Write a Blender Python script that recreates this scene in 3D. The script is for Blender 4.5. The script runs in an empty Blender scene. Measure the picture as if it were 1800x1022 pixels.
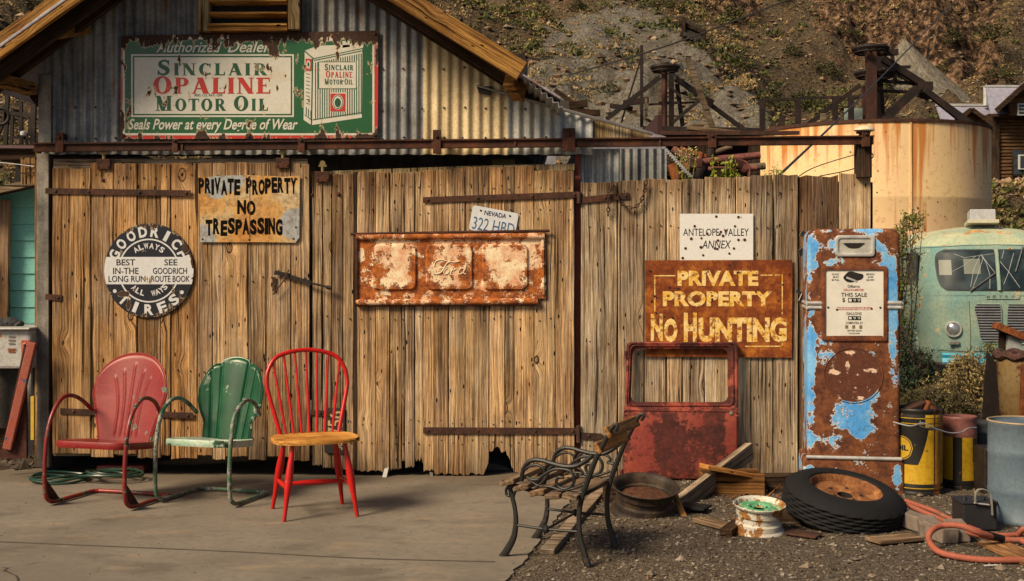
import bpy, math, random
import numpy as np
from mathutils import Vector, Matrix

D = bpy.data
SC = bpy.context.scene
COL = SC.collection
PI = math.pi
RD = math.radians

# ---------------------------------------------------------------- camera, sky, sun, exposure
FPX, HX, HY, CAMY, CAMZ = 2200.0, 900.0, 470.0, -8.9, 1.49
cam = D.cameras.new('camera')
cam.lens = 36.0 * FPX / 1800.0
cam.sensor_width = 36.0
cam.shift_y = -41.0 / 1800.0
cam.clip_start = 0.1
cam.clip_end = 900.0
cam_o = D.objects.new('camera', cam)
COL.objects.link(cam_o)
cam_o.location = (0, CAMY, CAMZ)
cam_o.rotation_euler = (RD(90), 0, 0)
SC.camera = cam_o

SUN_EL, SUN_AZ = 40.0, 230.0          # azimuth clockwise from +Y; the sun stands behind and to the left of the camera
world = D.worlds.new('World')
SC.world = world
world.use_nodes = True
wn = world.node_tree
sky = wn.nodes.new('ShaderNodeTexSky')
sky.sky_type = 'NISHITA'
sky.sun_disc = False
sky.sun_elevation = RD(SUN_EL)
sky.sun_rotation = RD(SUN_AZ)
sky.dust_density = 3.0
bg = wn.nodes['Background']
bg.inputs['Strength'].default_value = 0.055
wn.links.new(sky.outputs[0], bg.inputs['Color'])
sun = D.lights.new('sun', 'SUN')
sun.energy = 4.4
sun.angle = RD(18.0)
sun.color = (1.0, 0.80, 0.54)
sun_o = D.objects.new('sun', sun)
COL.objects.link(sun_o)
_sd = Vector((math.sin(RD(SUN_AZ)) * math.cos(RD(SUN_EL)), math.cos(RD(SUN_AZ)) * math.cos(RD(SUN_EL)), math.sin(RD(SUN_EL))))
sun_o.rotation_euler = _sd.to_track_quat('Z', 'Y').to_euler()
SC.view_settings.view_transform = 'Standard'
SC.view_settings.look = 'None'
SC.view_settings.exposure = 0.35
SC.view_settings.gamma = 1.0
SC.view_settings.use_curve_mapping = False
SC.render.engine = 'CYCLES'
SC.cycles.max_bounces = 5
SC.cycles.diffuse_bounces = 3
SC.cycles.glossy_bounces = 2
SC.cycles.transmission_bounces = 3
SC.cycles.transparent_max_bounces = 6


def P(px, py, y=0.0):
    """point of the place seen at photo pixel (px, py) on the vertical plane at depth y"""
    d = y - CAMY
    return Vector(((px - HX) * d / FPX, y, CAMZ - (py - HY) * d / FPX))


def G(px, py, z=0.0):
    """point on the ground (height z) seen at photo pixel"""
    d = FPX * (CAMZ - z) / (py - HY)
    return Vector(((px - HX) * d / FPX, CAMY + d, z))


# ---------------------------------------------------------------- node helper
class Mt:
    def __init__(s, name):
        s.m = D.materials.new(name)
        s.m.use_nodes = True
        s.t = s.m.node_tree
        s.t.nodes.clear()
        s.out = s.t.nodes.new('ShaderNodeOutputMaterial')
        s.b = s.t.nodes.new('ShaderNodeBsdfPrincipled')
        s.t.links.new(s.b.outputs[0], s.out.inputs[0])

    def put(s, sock, v):
        if v is None:
            return
        if isinstance(v, bpy.types.NodeSocket):
            s.t.links.new(v, sock)
        elif isinstance(v, (tuple, list)):
            if len(v) == 3 and len(sock.default_value) == 4:
                v = (*v, 1)
            sock.default_value = v
        else:
            try:
                sock.default_value = v
            except TypeError:
                sock.default_value = (v,) * len(sock.default_value)

    def node(s, typ, props=None, ins=None):
        n = s.t.nodes.new(typ)
        for k, v in (props or {}).items():
            setattr(n, k, v)
        for k, v in (ins or {}).items():
            s.put(n.inputs[k], v)
        return n

    def co(s, kind='Object'):
        if kind == 'Position':
            return s.node('ShaderNodeNewGeometry').outputs['Position']
        return s.node('ShaderNodeTexCoord').outputs[kind]

    def island(s):
        return s.node('ShaderNodeNewGeometry').outputs['Random Per Island']

    def rand(s):
        return s.node('ShaderNodeObjectInfo').outputs['Random']

    def attr(s, name):
        return s.node('ShaderNodeAttribute', {'attribute_name': name}).outputs['Fac']

    def attrc(s, name):
        return s.node('ShaderNodeAttribute', {'attribute_name': name}).outputs['Color']

    def map(s, vec, scale=(1, 1, 1), loc=(0, 0, 0), rot=(0, 0, 0)):
        return s.node('ShaderNodeMapping', None, {'Vector': vec, 'Scale': scale, 'Location': loc, 'Rotation': rot}).outputs[0]

    def vadd(s, a, b):
        return s.node('ShaderNodeVectorMath', {'operation': 'ADD'}, {0: a, 1: b}).outputs[0]

    def xyz(s, vec):
        n = s.node('ShaderNodeSeparateXYZ', None, {0: vec})
        return n.outputs[0], n.outputs[1], n.outputs[2]

    def comb(s, x, y, z):
        return s.node('ShaderNodeCombineXYZ', None, {0: x, 1: y, 2: z}).outputs[0]

    def noise(s, vec, scale=5, detail=4, rough=0.55, dist=0.0):
        return s.node('ShaderNodeTexNoise', None, {'Vector': vec, 'Scale': scale, 'Detail': detail, 'Roughness': rough, 'Distortion': dist}).outputs[0]

    def vor(s, vec, scale=5, feature='F1', rnd=1.0):
        return s.node('ShaderNodeTexVoronoi', {'feature': feature}, {'Vector': vec, 'Scale': scale, 'Randomness': rnd})

    def ramp(s, fac, stops, interp='LINEAR'):
        n = s.node('ShaderNodeValToRGB', None, {0: fac})
        cr = n.color_ramp
        cr.interpolation = interp
        while len(cr.elements) < len(stops):
            cr.elements.new(0.5)
        for e, (p, c) in zip(cr.elements, stops):
            e.position = p
            e.color = (c, c, c, 1) if isinstance(c, (int, float)) else (*c[:3], 1)
        return n.outputs[0]

    def mix(s, fac, a, b, blend='MIX'):
        n = s.node('ShaderNodeMix', {'data_type': 'RGBA', 'blend_type': blend})
        s.put(n.inputs[0], fac); s.put(n.inputs[6], a); s.put(n.inputs[7], b)
        return n.outputs[2]

    def math(s, op, a, b=None, clamp=False):
        n = s.node('ShaderNodeMath', {'operation': op, 'use_clamp': clamp}, {0: a})
        if b is not None:
            s.put(n.inputs[1], b)
        return n.outputs[0]

    def step(s, v, lo, hi):
        return s.node('ShaderNodeMapRange', {'interpolation_type': 'SMOOTHSTEP'}, {0: v, 1: lo, 2: hi}).outputs[0]

    def bump(s, h, strength=0.5, dist=0.01, normal=None):
        return s.node('ShaderNodeBump', None, {'Height': h, 'Strength': strength, 'Distance': dist, 'Normal': normal}).outputs[0]

    def fin(s, col, rough=0.7, metal=0.0, normal=None, spec=0.5, **kw):
        s.put(s.b.inputs['Base Color'], col)
        s.put(s.b.inputs['Roughness'], rough)
        s.put(s.b.inputs['Metallic'], metal)
        s.put(s.b.inputs['Normal'], normal)
        s.put(s.b.inputs['Specular IOR Level'], spec)
        for k, v in kw.items():
            s.put(s.b.inputs[k.replace('_', ' ')], v)
        return s.m


def wood_mat(name, light, mid, dark, axis='z', stain=0.5, knots=True, contrast=1.0, stain_col=(0.42, 0.19, 0.035), vary=0.5, grime=False):
    m = Mt(name)
    r = m.rand()
    off = m.comb(m.math('MULTIPLY', r, 37.0), m.math('MULTIPLY', r, 11.3), m.math('MULTIPLY', r, 91.0))
    v = m.vadd(m.co(), off)
    x, y, z = m.xyz(v)
    if axis == 'x':
        x, z = m.math('ADD', z, 0.0), x
    vv = m.math('MULTIPLY', y, 0.6)
    if knots:
        kv = m.comb(m.math('MULTIPLY', x, 4.6), 0.0, m.math('MULTIPLY', z, 2.6))
        vo = m.vor(kv, 1.0)
        d = vo.outputs['Distance']
        cr = m.node('ShaderNodeSeparateColor', None, {0: vo.outputs['Color']}).outputs[0]
        on = m.step(cr, 0.60, 0.62)
        fall = m.math('MULTIPLY', m.step(d, 0.34, 0.0), on)
        x2 = m.math('ADD', x, m.math('MULTIPLY', fall, 0.05))
    else:
        x2, fall = x, None
    # slow sideways drift of the grain
    drift = m.noise(m.comb(m.math('MULTIPLY', x, 3.0), vv, m.math('MULTIPLY', z, 1.3)), 1.0, 2, 0.5)
    x2 = m.math('ADD', x2, m.math('MULTIPLY', drift, 0.035))
    gv = m.comb(m.math('MULTIPLY', x2, 84.0), m.math('MULTIPLY', vv, 40.0), m.math('MULTIPLY', z, 1.3))
    grain = m.noise(gv, 1.0, 6, 0.68)
    fv = m.comb(m.math('MULTIPLY', x2, 210.0), m.math('MULTIPLY', vv, 60.0), m.math('MULTIPLY', z, 5.0))
    fine = m.noise(fv, 1.0, 3, 0.6)
    sv = m.comb(m.math('MULTIPLY', x2, 11.0), vv, m.math('MULTIPLY', z, 0.55))
    streak = m.noise(sv, 1.0, 4, 0.6)
    crk = m.noise(m.comb(m.math('MULTIPLY', x2, 46.0), m.math('MULTIPLY', vv, 10.0), m.math('MULTIPLY', z, 0.75)), 1.0, 3, 0.55)
    c1 = m.ramp(grain, [(0.32, dark), (0.44, mid), (0.57, light)])
    c2 = m.mix(m.ramp(fine, [(0.38, 0.85), (0.58, 0.0)]), c1, m.mix(1.0, c1, (0.36, 0.34, 0.33), 'MULTIPLY'))
    c3 = m.mix(m.ramp(streak, [(0.36, 0.75 * contrast), (0.56, 0.0)]), c2, m.mix(1.0, c2, (0.36, 0.30, 0.26), 'MULTIPLY'))
    pale = m.noise(m.comb(m.math('MULTIPLY', x, 2.6), m.math('ADD', vv, 5.0), m.math('MULTIPLY', z, 0.9)), 1.0, 4, 0.6)
    c3 = m.mix(m.ramp(pale, [(0.46, 0.0), (0.66, 0.55)]), c3, m.mix(0.6, c3, tuple(min(1, k * 1.25) for k in light)))
    gry = m.noise(m.comb(m.math('MULTIPLY', x, 3.4), m.math('ADD', vv, 11.0), m.math('MULTIPLY', z, 1.1)), 1.0, 5, 0.65)
    c3 = m.mix(m.ramp(gry, [(0.45, 0.0), (0.62, 0.5 if axis == 'z' else 0.2)]), c3, m.mix(1.0, m.mix(0.75, c3, m.node('ShaderNodeHueSaturation', None, {'Saturation': 0.35, 'Value': 0.85, 'Color': c3}).outputs[0]), (0.95, 0.98, 1.0), 'MULTIPLY'))
    if grime:
        zo = m.xyz(m.co())[2]
        gz = m.math('SUBTRACT', m.math('MULTIPLY', gry, 0.9), m.math('ADD', zo, 1.30))
        c3 = m.mix(m.ramp(gz, [(0.0, 0.0), (0.35, 0.75)]), c3, m.mix(1.0, c3, (0.34, 0.30, 0.28), 'MULTIPLY'))
        gt = m.math('SUBTRACT', m.math('ADD', zo, m.math('MULTIPLY', gry, 0.5)), 1.12)
        c3 = m.mix(m.ramp(gt, [(0.0, 0.0), (0.14, 0.7)]), c3, m.mix(1.0, c3, (0.40, 0.32, 0.26), 'MULTIPLY'))
    blot = m.noise(m.comb(m.math('MULTIPLY', x, 5.0), vv, m.math('MULTIPLY', z, 2.2)), 1.0, 5, 0.65)
    c3 = m.mix(m.ramp(blot, [(0.38, 0.62), (0.55, 0.0)]), c3, m.mix(1.0, c3, (0.50, 0.42, 0.36), 'MULTIPLY'))
    if stain:
        sn = m.noise(m.comb(m.math('MULTIPLY', x2, 9.0), 3.0, m.math('MULTIPLY', z, 0.8)), 1.0, 4, 0.6)
        c3 = m.mix(m.math('MULTIPLY', m.ramp(sn, [(0.60, 0.0), (0.72, 1.0)]), stain), c3, m.mix(0.4, stain_col, c3))
    tone = m.ramp(m.math('FRACT', m.math('MULTIPLY', r, 7.31)), [(0.0, (1.0, 0.90, 0.74)), (0.2, (0.66, 0.66, 0.68)), (0.42, (1.25, 1.08, 0.88)), (0.62, (0.52, 0.47, 0.43)), (0.8, (1.0, 0.95, 0.92)), (1.0, (1.2, 0.98, 0.72))], 'LINEAR')
    c3 = m.mix(vary, c3, tone, 'MULTIPLY')
    crm = m.ramp(crk, [(0.64, 0.0), (0.675, 0.9)])
    # short nail-hole and peck marks
    nv = m.vor(m.comb(m.math('MULTIPLY', x, 30.0), 0.0, m.math('MULTIPLY', z, 9.0)), 1.0)
    ncr = m.node('ShaderNodeSeparateColor', None, {0: nv.outputs['Color']}).outputs[1]
    peck = m.math('MULTIPLY', m.step(nv.outputs['Distance'], 0.17, 0.10), m.step(ncr, 0.89, 0.91))
    dk = m.math('MAXIMUM', crm, peck)
    c4 = m.mix(dk, c3, (0.012, 0.008, 0.005))
    h = m.math('SUBTRACT', m.math('ADD', m.math('MULTIPLY', grain, 1.0), m.math('MULTIPLY', fine, 0.35)), m.math('MULTIPLY', dk, 1.3))
    if knots:
        ring = m.math('MULTIPLY', m.step(d, 0.13, 0.10), on)
        core = m.math('MULTIPLY', m.step(d, 0.055, 0.03), on)
        rw = m.math('SINE', m.math('MULTIPLY', d, 260.0))
        kc = m.mix(m.math('MULTIPLY', m.math('ADD', rw, 1.0), 0.5), (0.16, 0.085, 0.04), (0.34, 0.19, 0.09))
        c4 = m.mix(m.math('MULTIPLY', ring, 0.85), c4, kc)
        rim = m.math('MULTIPLY', m.math('MULTIPLY', m.step(d, 0.14, 0.125), m.step(d, 0.105, 0.12)), on)
        c4 = m.mix(m.math('MULTIPLY', rim, 0.8), c4, (0.035, 0.02, 0.012))
        c4 = m.mix(core, c4, (0.012, 0.008, 0.006))
        h = m.math('SUBTRACT', h, m.math('MULTIPLY', m.math('ADD', rim, core), 0.9))
    return m.fin(c4, 0.85, 0.0, m.bump(h, 1.0, 0.014), 0.08)


def rust_mat(name, a=(0.075, 0.030, 0.017), b=(0.22, 0.080, 0.028), c=(0.030, 0.016, 0.012), scale=8, rough=0.85, bump=0.5):
    m = Mt(name)
    v = m.co()
    n1 = m.noise(v, scale, 7, 0.7)
    n2 = m.noise(v, scale * 6, 4, 0.7)
    col = m.ramp(n1, [(0.30, c), (0.48, a), (0.68, b)])
    col = m.mix(m.ramp(n2, [(0.4, 0.6), (0.6, 0.0)]), col, m.mix(1.0, col, (0.45, 0.4, 0.4), 'MULTIPLY'))
    return m.fin(col, rough, 0.0, m.bump(m.math('ADD', n2, n1), bump, 0.006), 0.3)


def chip_mat(name, paint, rust=(0.10, 0.035, 0.018), amount=0.42, scale=7, edge=None, rough=0.45, attr=None, paint2=None,
             fade=0.25, stretch=(1, 1, 1), coord='Object', rust2=None, dirt=0.5, bump=0.5, sharp=0.012, metal=0.0):
    """paint that has flaked off down to rust; where it has gone is noise, plus an attribute where the flakes have a known shape"""
    m = Mt(name)
    v = m.map(m.co(coord), stretch)
    n = m.noise(v, scale, 9, 0.66)
    if attr:
        n = m.math('ADD', m.math('MULTIPLY', m.math('SUBTRACT', n, 0.5), 0.9), m.attr(attr))
    gone = m.step(n, amount + sharp, amount - sharp)
    near = m.step(n, amount + sharp * 3.2, amount + sharp * 1.2)
    nf = m.noise(v, scale * 0.6, 5, 0.6)
    ns = m.noise(v, scale * 9, 4, 0.65)
    p2 = paint2 if paint2 else tuple(min(1, c * 0.6 + 0.02) for c in paint)
    pc = m.mix(m.ramp(nf, [(0.35, 0.0), (0.65, 1.0)]), paint, p2)
    pc = m.mix(m.math('MULTIPLY', m.ramp(ns, [(0.35, 1.0), (0.55, 0.0)]), dirt), pc, m.mix(1.0, pc, (0.5, 0.42, 0.36), 'MULTIPLY'))
    r2 = rust2 if rust2 else tuple(c * 2.3 for c in rust)
    rc = m.mix(m.ramp(m.noise(v, scale * 2.5, 6, 0.7), [(0.36, 0.0), (0.66, 1.0)]), rust, r2)
    rc = m.mix(m.ramp(ns, [(0.4, 0.55), (0.6, 0.0)]), rc, m.mix(1.0, rc, (0.4, 0.35, 0.33), 'MULTIPLY'))
    if edge:
        pc = m.mix(near, pc, edge)
    col = m.mix(gone, pc, rc)
    ro = m.math('ADD', m.math('MULTIPLY', gone, 0.9 - rough), rough)
    h = m.math('ADD', m.math('MULTIPLY', gone, -1.0), m.math('MULTIPLY', ns, 0.45))
    return m.fin(col, ro, metal, m.bump(h, bump, 0.004), 0.4)


def plain_mat(name, col, rough=0.6, metal=0.0, var=0.35, scale=14, bump=0.15, spec=0.5, **kw):
    m = Mt(name)
    v = m.co()
    n = m.noise(v, scale, 6, 0.65)
    c = m.mix(m.ramp(n, [(0.35, var), (0.62, 0.0)]), col, tuple(k * 0.4 for k in col))
    return m.fin(c, rough, metal, m.bump(n, bump, 0.004), spec, **kw)


def leaf_mat(name, cols, trans=0.25):
    m = Mt(name)
    n = m.noise(m.co(), 1.1, 3, 0.5)
    r = m.math('ADD', m.math('MULTIPLY', m.island(), 0.6), m.math('MULTIPLY', m.math('SUBTRACT', n, 0.5), 1.4), clamp=True)
    k = len(cols) - 1
    col = m.ramp(m.math('ADD', r, 0.15), [(i / k, c) for i, c in enumerate(cols)])
    m.put(m.b.inputs['Subsurface Weight'], 0.0)
    return m.fin(col, 0.75, 0.0, None, 0.2)


# ---------------------------------------------------------------- geometry helper
def vnoise(x, y, seed=0):
    xi = np.floor(x).astype(np.int64); yi = np.floor(y).astype(np.int64)
    fx = x - xi; fy = y - yi
    fx = fx * fx * (3 - 2 * fx); fy = fy * fy * (3 - 2 * fy)

    def hsh(a, b):
        h = (a * 374761393 + b * 668265263 + seed * 982451653) & 0xffffffff
        h = ((h ^ (h >> 13)) * 1274126177) & 0xffffffff
        return ((h ^ (h >> 16)) & 0xffff) / 65535.0
    a = hsh(xi, yi); b = hsh(xi + 1, yi); c = hsh(xi, yi + 1); d = hsh(xi + 1, yi + 1)
    return (a * (1 - fx) + b * fx) * (1 - fy) + (c * (1 - fx) + d * fx) * fy


def fbm(x, y, seed=0, octaves=5, gain=0.5):
    s = 0; a = 1; t = 0
    for i in range(octaves):
        s = s + a * vnoise(x * 2 ** i, y * 2 ** i, seed + i * 17)
        t += a
        a *= gain
    return s / t


def crv(pts, n=6, closed=False):
    """Catmull-Rom through the points"""
    pts = [Vector(p) for p in pts]
    out = []
    m = len(pts)
    rng = range(m) if closed else range(m - 1)
    for i in rng:
        p0 = pts[(i - 1) % m] if (closed or i > 0) else pts[0]
        p1 = pts[i]; p2 = pts[(i + 1) % m]
        p3 = pts[(i + 2) % m] if (closed or i + 2 < m) else pts[-1]
        for k in range(n):
            t = k / n
            out.append(0.5 * ((2 * p1) + (p2 - p0) * t + (2 * p0 - 5 * p1 + 4 * p2 - p3) * t * t + (3 * p1 - p0 - 3 * p2 + p3) * t ** 3))
    if not closed:
        out.append(pts[-1])
    return out


class MB:
    def __init__(s):
        s.v = []; s.f = []; s.at = {}

    def add(s, vs, fs):
        b = len(s.v)
        s.v += [tuple(v) for v in vs]
        s.f += [tuple(i + b for i in f) for f in fs]
        return s

    def box(s, c, size, rot=None):
        hx, hy, hz = size[0] / 2, size[1] / 2, size[2] / 2
        vs = [Vector((x, y, z)) for x in (-hx, hx) for y in (-hy, hy) for z in (-hz, hz)]
        if rot is not None:
            R = rot if isinstance(rot, Matrix) else Matrix.Rotation(rot[2], 3, 'Z') @ Matrix.Rotation(rot[1], 3, 'Y') @ Matrix.Rotation(rot[0], 3, 'X')
            vs = [R @ v for v in vs]
        c = Vector(c)
        return s.add([v + c for v in vs], [(0, 1, 3, 2), (4, 6, 7, 5), (0, 4, 5, 1), (2, 3, 7, 6), (0, 2, 6, 4), (1, 5, 7, 3)])

    def bar(s, a, b, w, h, up=(0, 0, 1)):
        a = Vector(a); b = Vector(b)
        t = (b - a).normalized(); u = Vector(up)
        if abs(t.dot(u)) > 0.98:
            u = Vector((0, 1, 0))
        sx = t.cross(u).normalized(); u = sx.cross(t).normalized()
        vs = []
        for q in (a, b):
            for i, j in ((-1, -1), (1, -1), (1, 1), (-1, 1)):
                vs.append(q + sx * (i * w / 2) + u * (j * h / 2))
        return s.add(vs, [(3, 2, 1, 0), (4, 5, 6, 7), (0, 1, 5, 4), (1, 2, 6, 5), (2, 3, 7, 6), (3, 0, 4, 7)])

    def tube(s, pts, r, seg=8, closed=False, flat=1.0, up=None):
        pts = [Vector(p) for p in pts]
        n = len(pts)
        rs = r if isinstance(r, (list, tuple)) else [r] * n
        vs = []
        u = None
        for i, p in enumerate(pts):
            a = pts[i - 1] if (closed or i > 0) else pts[i]
            b = pts[(i + 1) % n] if (closed or i < n - 1) else pts[i]
            t = (b - a)
            t = t.normalized() if t.length > 1e-9 else Vector((0, 0, 1))
            if up is not None:
                u = Vector(up) - t * t.dot(Vector(up))
                if u.length < 1e-4:
                    u = t.orthogonal()
            elif u is None:
                u = t.orthogonal()
            else:
                u = u - t * t.dot(u)
                if u.length < 1e-6:
                    u = t.orthogonal()
            u = u.normalized()
            w = t.cross(u)
            for k in range(seg):
                an = 2 * PI * k / seg
                vs.append(p + (u * math.cos(an) * flat + w * math.sin(an)) * rs[i])
        fs = []
        m = n if closed else n - 1
        for i in range(m):
            j = (i + 1) % n
            for k in range(seg):
                l = (k + 1) % seg
                fs.append((i * seg + k, i * seg + l, j * seg + l, j * seg + k))
        if not closed:
            fs.append(tuple(range(seg - 1, -1, -1)))
            fs.append(tuple((n - 1) * seg + k for k in range(seg)))
        return s.add(vs, fs)

    def lathe(s, prof, seg=24, M=None, a0=0.0, a1=2 * PI):
        full = abs(a1 - a0 - 2 * PI) < 1e-6
        cnt = seg if full else seg + 1
        vs = []
        for r, z in prof:
            for k in range(cnt):
                a = a0 + (a1 - a0) * k / seg
                p = Vector((r * math.cos(a), r * math.sin(a), z))
                vs.append(M @ p if M is not None else p)
        fs = []
        for i in range(len(prof) - 1):
            for k in range(seg):
                l = (k + 1) % cnt
                fs.append((i * cnt + k, i * cnt + l, (i + 1) * cnt + l, (i + 1) * cnt + k))
        return s.add(vs, fs)

    def prism(s, outline, axis_o, ax, ay, an, t0, t1, inset=0.0):
        """2-D outline (list of (u, v)) extruded along an from t0 to t1; an optional chamfer on the t1 side"""
        o = Vector(axis_o); ax = Vector(ax); ay = Vector(ay); an = Vector(an)
        n = len(outline)
        rings = []
        if inset:
            q = [Vector((a, b)) for a, b in outline]
            ins = []
            for i in range(n):
                e1 = (q[i] - q[i - 1]); e2 = (q[(i + 1) % n] - q[i])
                n1 = Vector((-e1.y, e1.x)).normalized() if e1.length > 1e-9 else Vector((0, 0))
                n2 = Vector((-e2.y, e2.x)).normalized() if e2.length > 1e-9 else Vector((0, 0))
                nn = (n1 + n2)
                nn = nn.normalized() if nn.length > 1e-6 else n1
                ins.append(q[i] + nn * inset)
            sg = 1 if t1 > t0 else -1
            rings = [(outline, t0), (outline, t1 - sg * inset), ([tuple(p) for p in ins], t1)]
        else:
            rings = [(outline, t0), (outline, t1)]
        vs = []
        for ol, t in rings:
            vs += [o + ax * u + ay * v + an * t for u, v in ol]
        fs = [tuple(range(n - 1, -1, -1)), tuple((len(rings) - 1) * n + i for i in range(n))]
        for k in range(len(rings) - 1):
            for i in range(n):
                j = (i + 1) % n
                fs.append((k * n + i, k * n + j, (k + 1) * n + j, (k + 1) * n + i))
        return s.add(vs, fs)

    def quad(s, *p):
        return s.add(p, [tuple(range(len(p)))])

    def build(s, name, mat, parent=None, smooth=False, origin=None, attrs=None, fixn=True, bevel=0, loc=None, rot=None):
        """vertices are given in the parent's frame (world if no parent)"""
        og = Vector(origin) if origin is not None else Vector((0, 0, 0))
        me = D.meshes.new(name)
        me.from_pydata([(v[0] - og.x, v[1] - og.y, v[2] - og.z) for v in s.v], [], s.f)
        me.update()
        if fixn:
            import bmesh
            bm = bmesh.new(); bm.from_mesh(me)
            bmesh.ops.recalc_face_normals(bm, faces=bm.faces)
            bm.to_mesh(me); bm.free()
        if attrs:
            for k, a in attrs.items():
                at = me.attributes.new(k, 'FLOAT', 'POINT')
                at.data.foreach_set('value', list(map(float, a)))
        me.materials.append(mat)
        if smooth:
            me.polygons.foreach_set('use_smooth', [True] * len(me.polygons))
            if smooth != 'all':
                try:
                    me.set_sharp_from_angle(angle=RD(38))
                except Exception:
                    pass
        o = D.objects.new(name, me)
        COL.objects.link(o)
        if parent is not None:
            o.parent = parent
        o.location = og
        if loc is not None:
            o.location = loc
        if rot is not None:
            o.rotation_euler = rot
        if bevel:
            b = o.modifiers.new('bevel', 'BEVEL')
            b.width = bevel; b.segments = 2; b.limit_method = 'ANGLE'
        return o


def tag(o, label=None, cat=None, group=None, kind=None):
    if label: o['label'] = label
    if cat: o['category'] = cat
    if group: o['group'] = group
    if kind: o['kind'] = kind
    return o


def thing(name, label, cat, loc=(0, 0, 0), rotz=0.0, group=None):
    o = D.objects.new(name, None)
    o.empty_display_size = 0.2
    COL.objects.link(o)
    o.location = loc
    o.rotation_euler = (0, 0, rotz)
    return tag(o, label, cat, group)


def rough_rect(x0, x1, z0, z1, rnd, wob=0.002, ragt=0.003, ragb=0.003, nz=7, nb=5):
    """outline of a board, anticlockwise, with uneven edges"""
    pts = []
    for i in range(nb + 1):
        pts.append((x0 + (x1 - x0) * i / nb, z0 + rnd.uniform(-1, 1) * ragb))
    for i in range(1, nz):
        pts.append((x1 + rnd.uniform(-1, 1) * wob, z0 + (z1 - z0) * i / nz))
    for i in range(nb + 1):
        pts.append((x1 - (x1 - x0) * i / nb, z1 + rnd.uniform(-1, 1) * ragt))
    for i in range(1, nz):
        pts.append((x0 + rnd.uniform(-1, 1) * wob, z1 - (z1 - z0) * i / nz))
    return pts


def text_obj(body, rect, y, mat, parent, name='lettering', bold=0.0, shear=0.0, space=1.0, origin=None, keep=False, M=None, thick=0.0):
    """flat print fitted to a rectangle (x0, z0, x1, z1) of the plane at y (in the parent's frame)"""
    cu = D.curves.new('t', 'FONT')
    cu.body = body
    cu.offset = bold
    cu.shear = shear
    cu.space_character = space
    cu.align_x = 'LEFT'
    cu.resolution_u = 3
    o = D.objects.new('t', cu)
    COL.objects.link(o)
    dg = bpy.context.evaluated_depsgraph_get()
    me = D.meshes.new_from_object(o.evaluated_get(dg))
    D.objects.remove(o); D.curves.remove(cu)
    n = len(me.vertices)
    if n == 0:
        return None
    a = np.empty(n * 3); me.vertices.foreach_get('co', a); a = a.reshape(n, 3)
    lo = a.min(0); hi = a.max(0)
    fs = [tuple(p.vertices) for p in me.polygons]
    D.meshes.remove(me)
    x0, z0, x1, z1 = rect
    sx = (x1 - x0) / max(hi[0] - lo[0], 1e-6); sz = (z1 - z0) / max(hi[1] - lo[1], 1e-6)
    if keep:
        sx = sz
    mb = MB()
    vs = []
    for q in a:
        u = x0 + (q[0] - lo[0]) * sx; w = z0 + (q[1] - lo[1]) * sz
        p = Vector((u, y, w))
        vs.append(M @ p if M is not None else p)
    mb.add(vs, fs)
    if name is None:
        return mb
    return mb.build(name, mat, parent, fixn=False)


def PR(x0, y0, x1, y1, y=0.0):
    """pixel rectangle -> (x0, z0, x1, z1) on the plane at depth y"""
    a = P(x0, y1, y); b = P(x1, y0, y)
    return (a.x, a.z, b.x, b.z)


def leafcloud(mb, blobs, n, size, rs, flat=0.5, surf=0.6, up=0.0):
    """many leaf-sized faces through the volume of ellipsoidal blobs (cx, cy, cz, rx, ry, rz)"""
    w = np.array([b[3] * b[5] for b in blobs]); w = w / w.sum()
    idx = rs.choice(len(blobs), n, p=w)
    B = np.array(blobs)[idx]
    d = rs.normal(size=(n, 3)); d /= np.linalg.norm(d, axis=1)[:, None]
    rad = rs.uniform(0, 1, n) ** (1 / 3.0)
    rad = rad * (1 - surf) + surf * (0.75 + 0.35 * rs.uniform(0, 1, n))
    c = B[:, :3] + d * B[:, 3:6] * rad[:, None]
    a = rs.normal(size=(n, 3)); a[:, 2] += up; a /= np.linalg.norm(a, axis=1)[:, None]
    b = np.cross(a, rs.normal(size=(n, 3))); b /= np.linalg.norm(b, axis=1)[:, None]
    s = size * rs.uniform(0.6, 1.4, n)[:, None]
    p0 = c - a * s; p1 = c + b * s * flat; p2 = c + a * s; p3 = c - b * s * flat
    vs = np.stack([p0, p1, p2, p3], 1).reshape(-1, 3)
    base = len(mb.v)
    mb.v += list(map(tuple, vs.tolist()))
    mb.f += [(base + 4 * i, base + 4 * i + 1, base + 4 * i + 2, base + 4 * i + 3) for i in range(n)]
    return mb

# ---------------------------------------------------------------- materials
W_DOOR1 = wood_mat('weathered_wood_brown', (0.72, 0.46, 0.22), (0.40, 0.245, 0.115), (0.05, 0.030, 0.018), stain=0.9, vary=0.8, grime=True)
W_DOOR2 = wood_mat('weathered_wood_tan', (0.86, 0.62, 0.37), (0.47, 0.325, 0.19), (0.05, 0.036, 0.026), stain=0.5, vary=0.9, grime=True)
W_FENCE = wood_mat('weathered_wood_grey', (0.88, 0.70, 0.48), (0.54, 0.42, 0.28), (0.08, 0.055, 0.035), stain=0.4, contrast=0.8, vary=0.65, grime=True)
W_BARK = wood_mat('bark_edged_wood', (0.36, 0.23, 0.13), (0.20, 0.12, 0.07), (0.04, 0.025, 0.015), stain=0.3)
W_BEAM = wood_mat('honey_timber', (0.55, 0.30, 0.085), (0.36, 0.175, 0.045), (0.12, 0.055, 0.02), axis='x', stain=0.3, vary=0.1)
W_BEAMZ = wood_mat('pale_timber', (0.52, 0.40, 0.21), (0.36, 0.26, 0.13), (0.10, 0.07, 0.04), axis='z', stain=0.2, vary=0.1)
W_GREYX = wood_mat('grey_timber', (0.46, 0.38, 0.29), (0.28, 0.225, 0.165), (0.06, 0.045, 0.03), axis='x', stain=0.1, knots=False)
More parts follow.
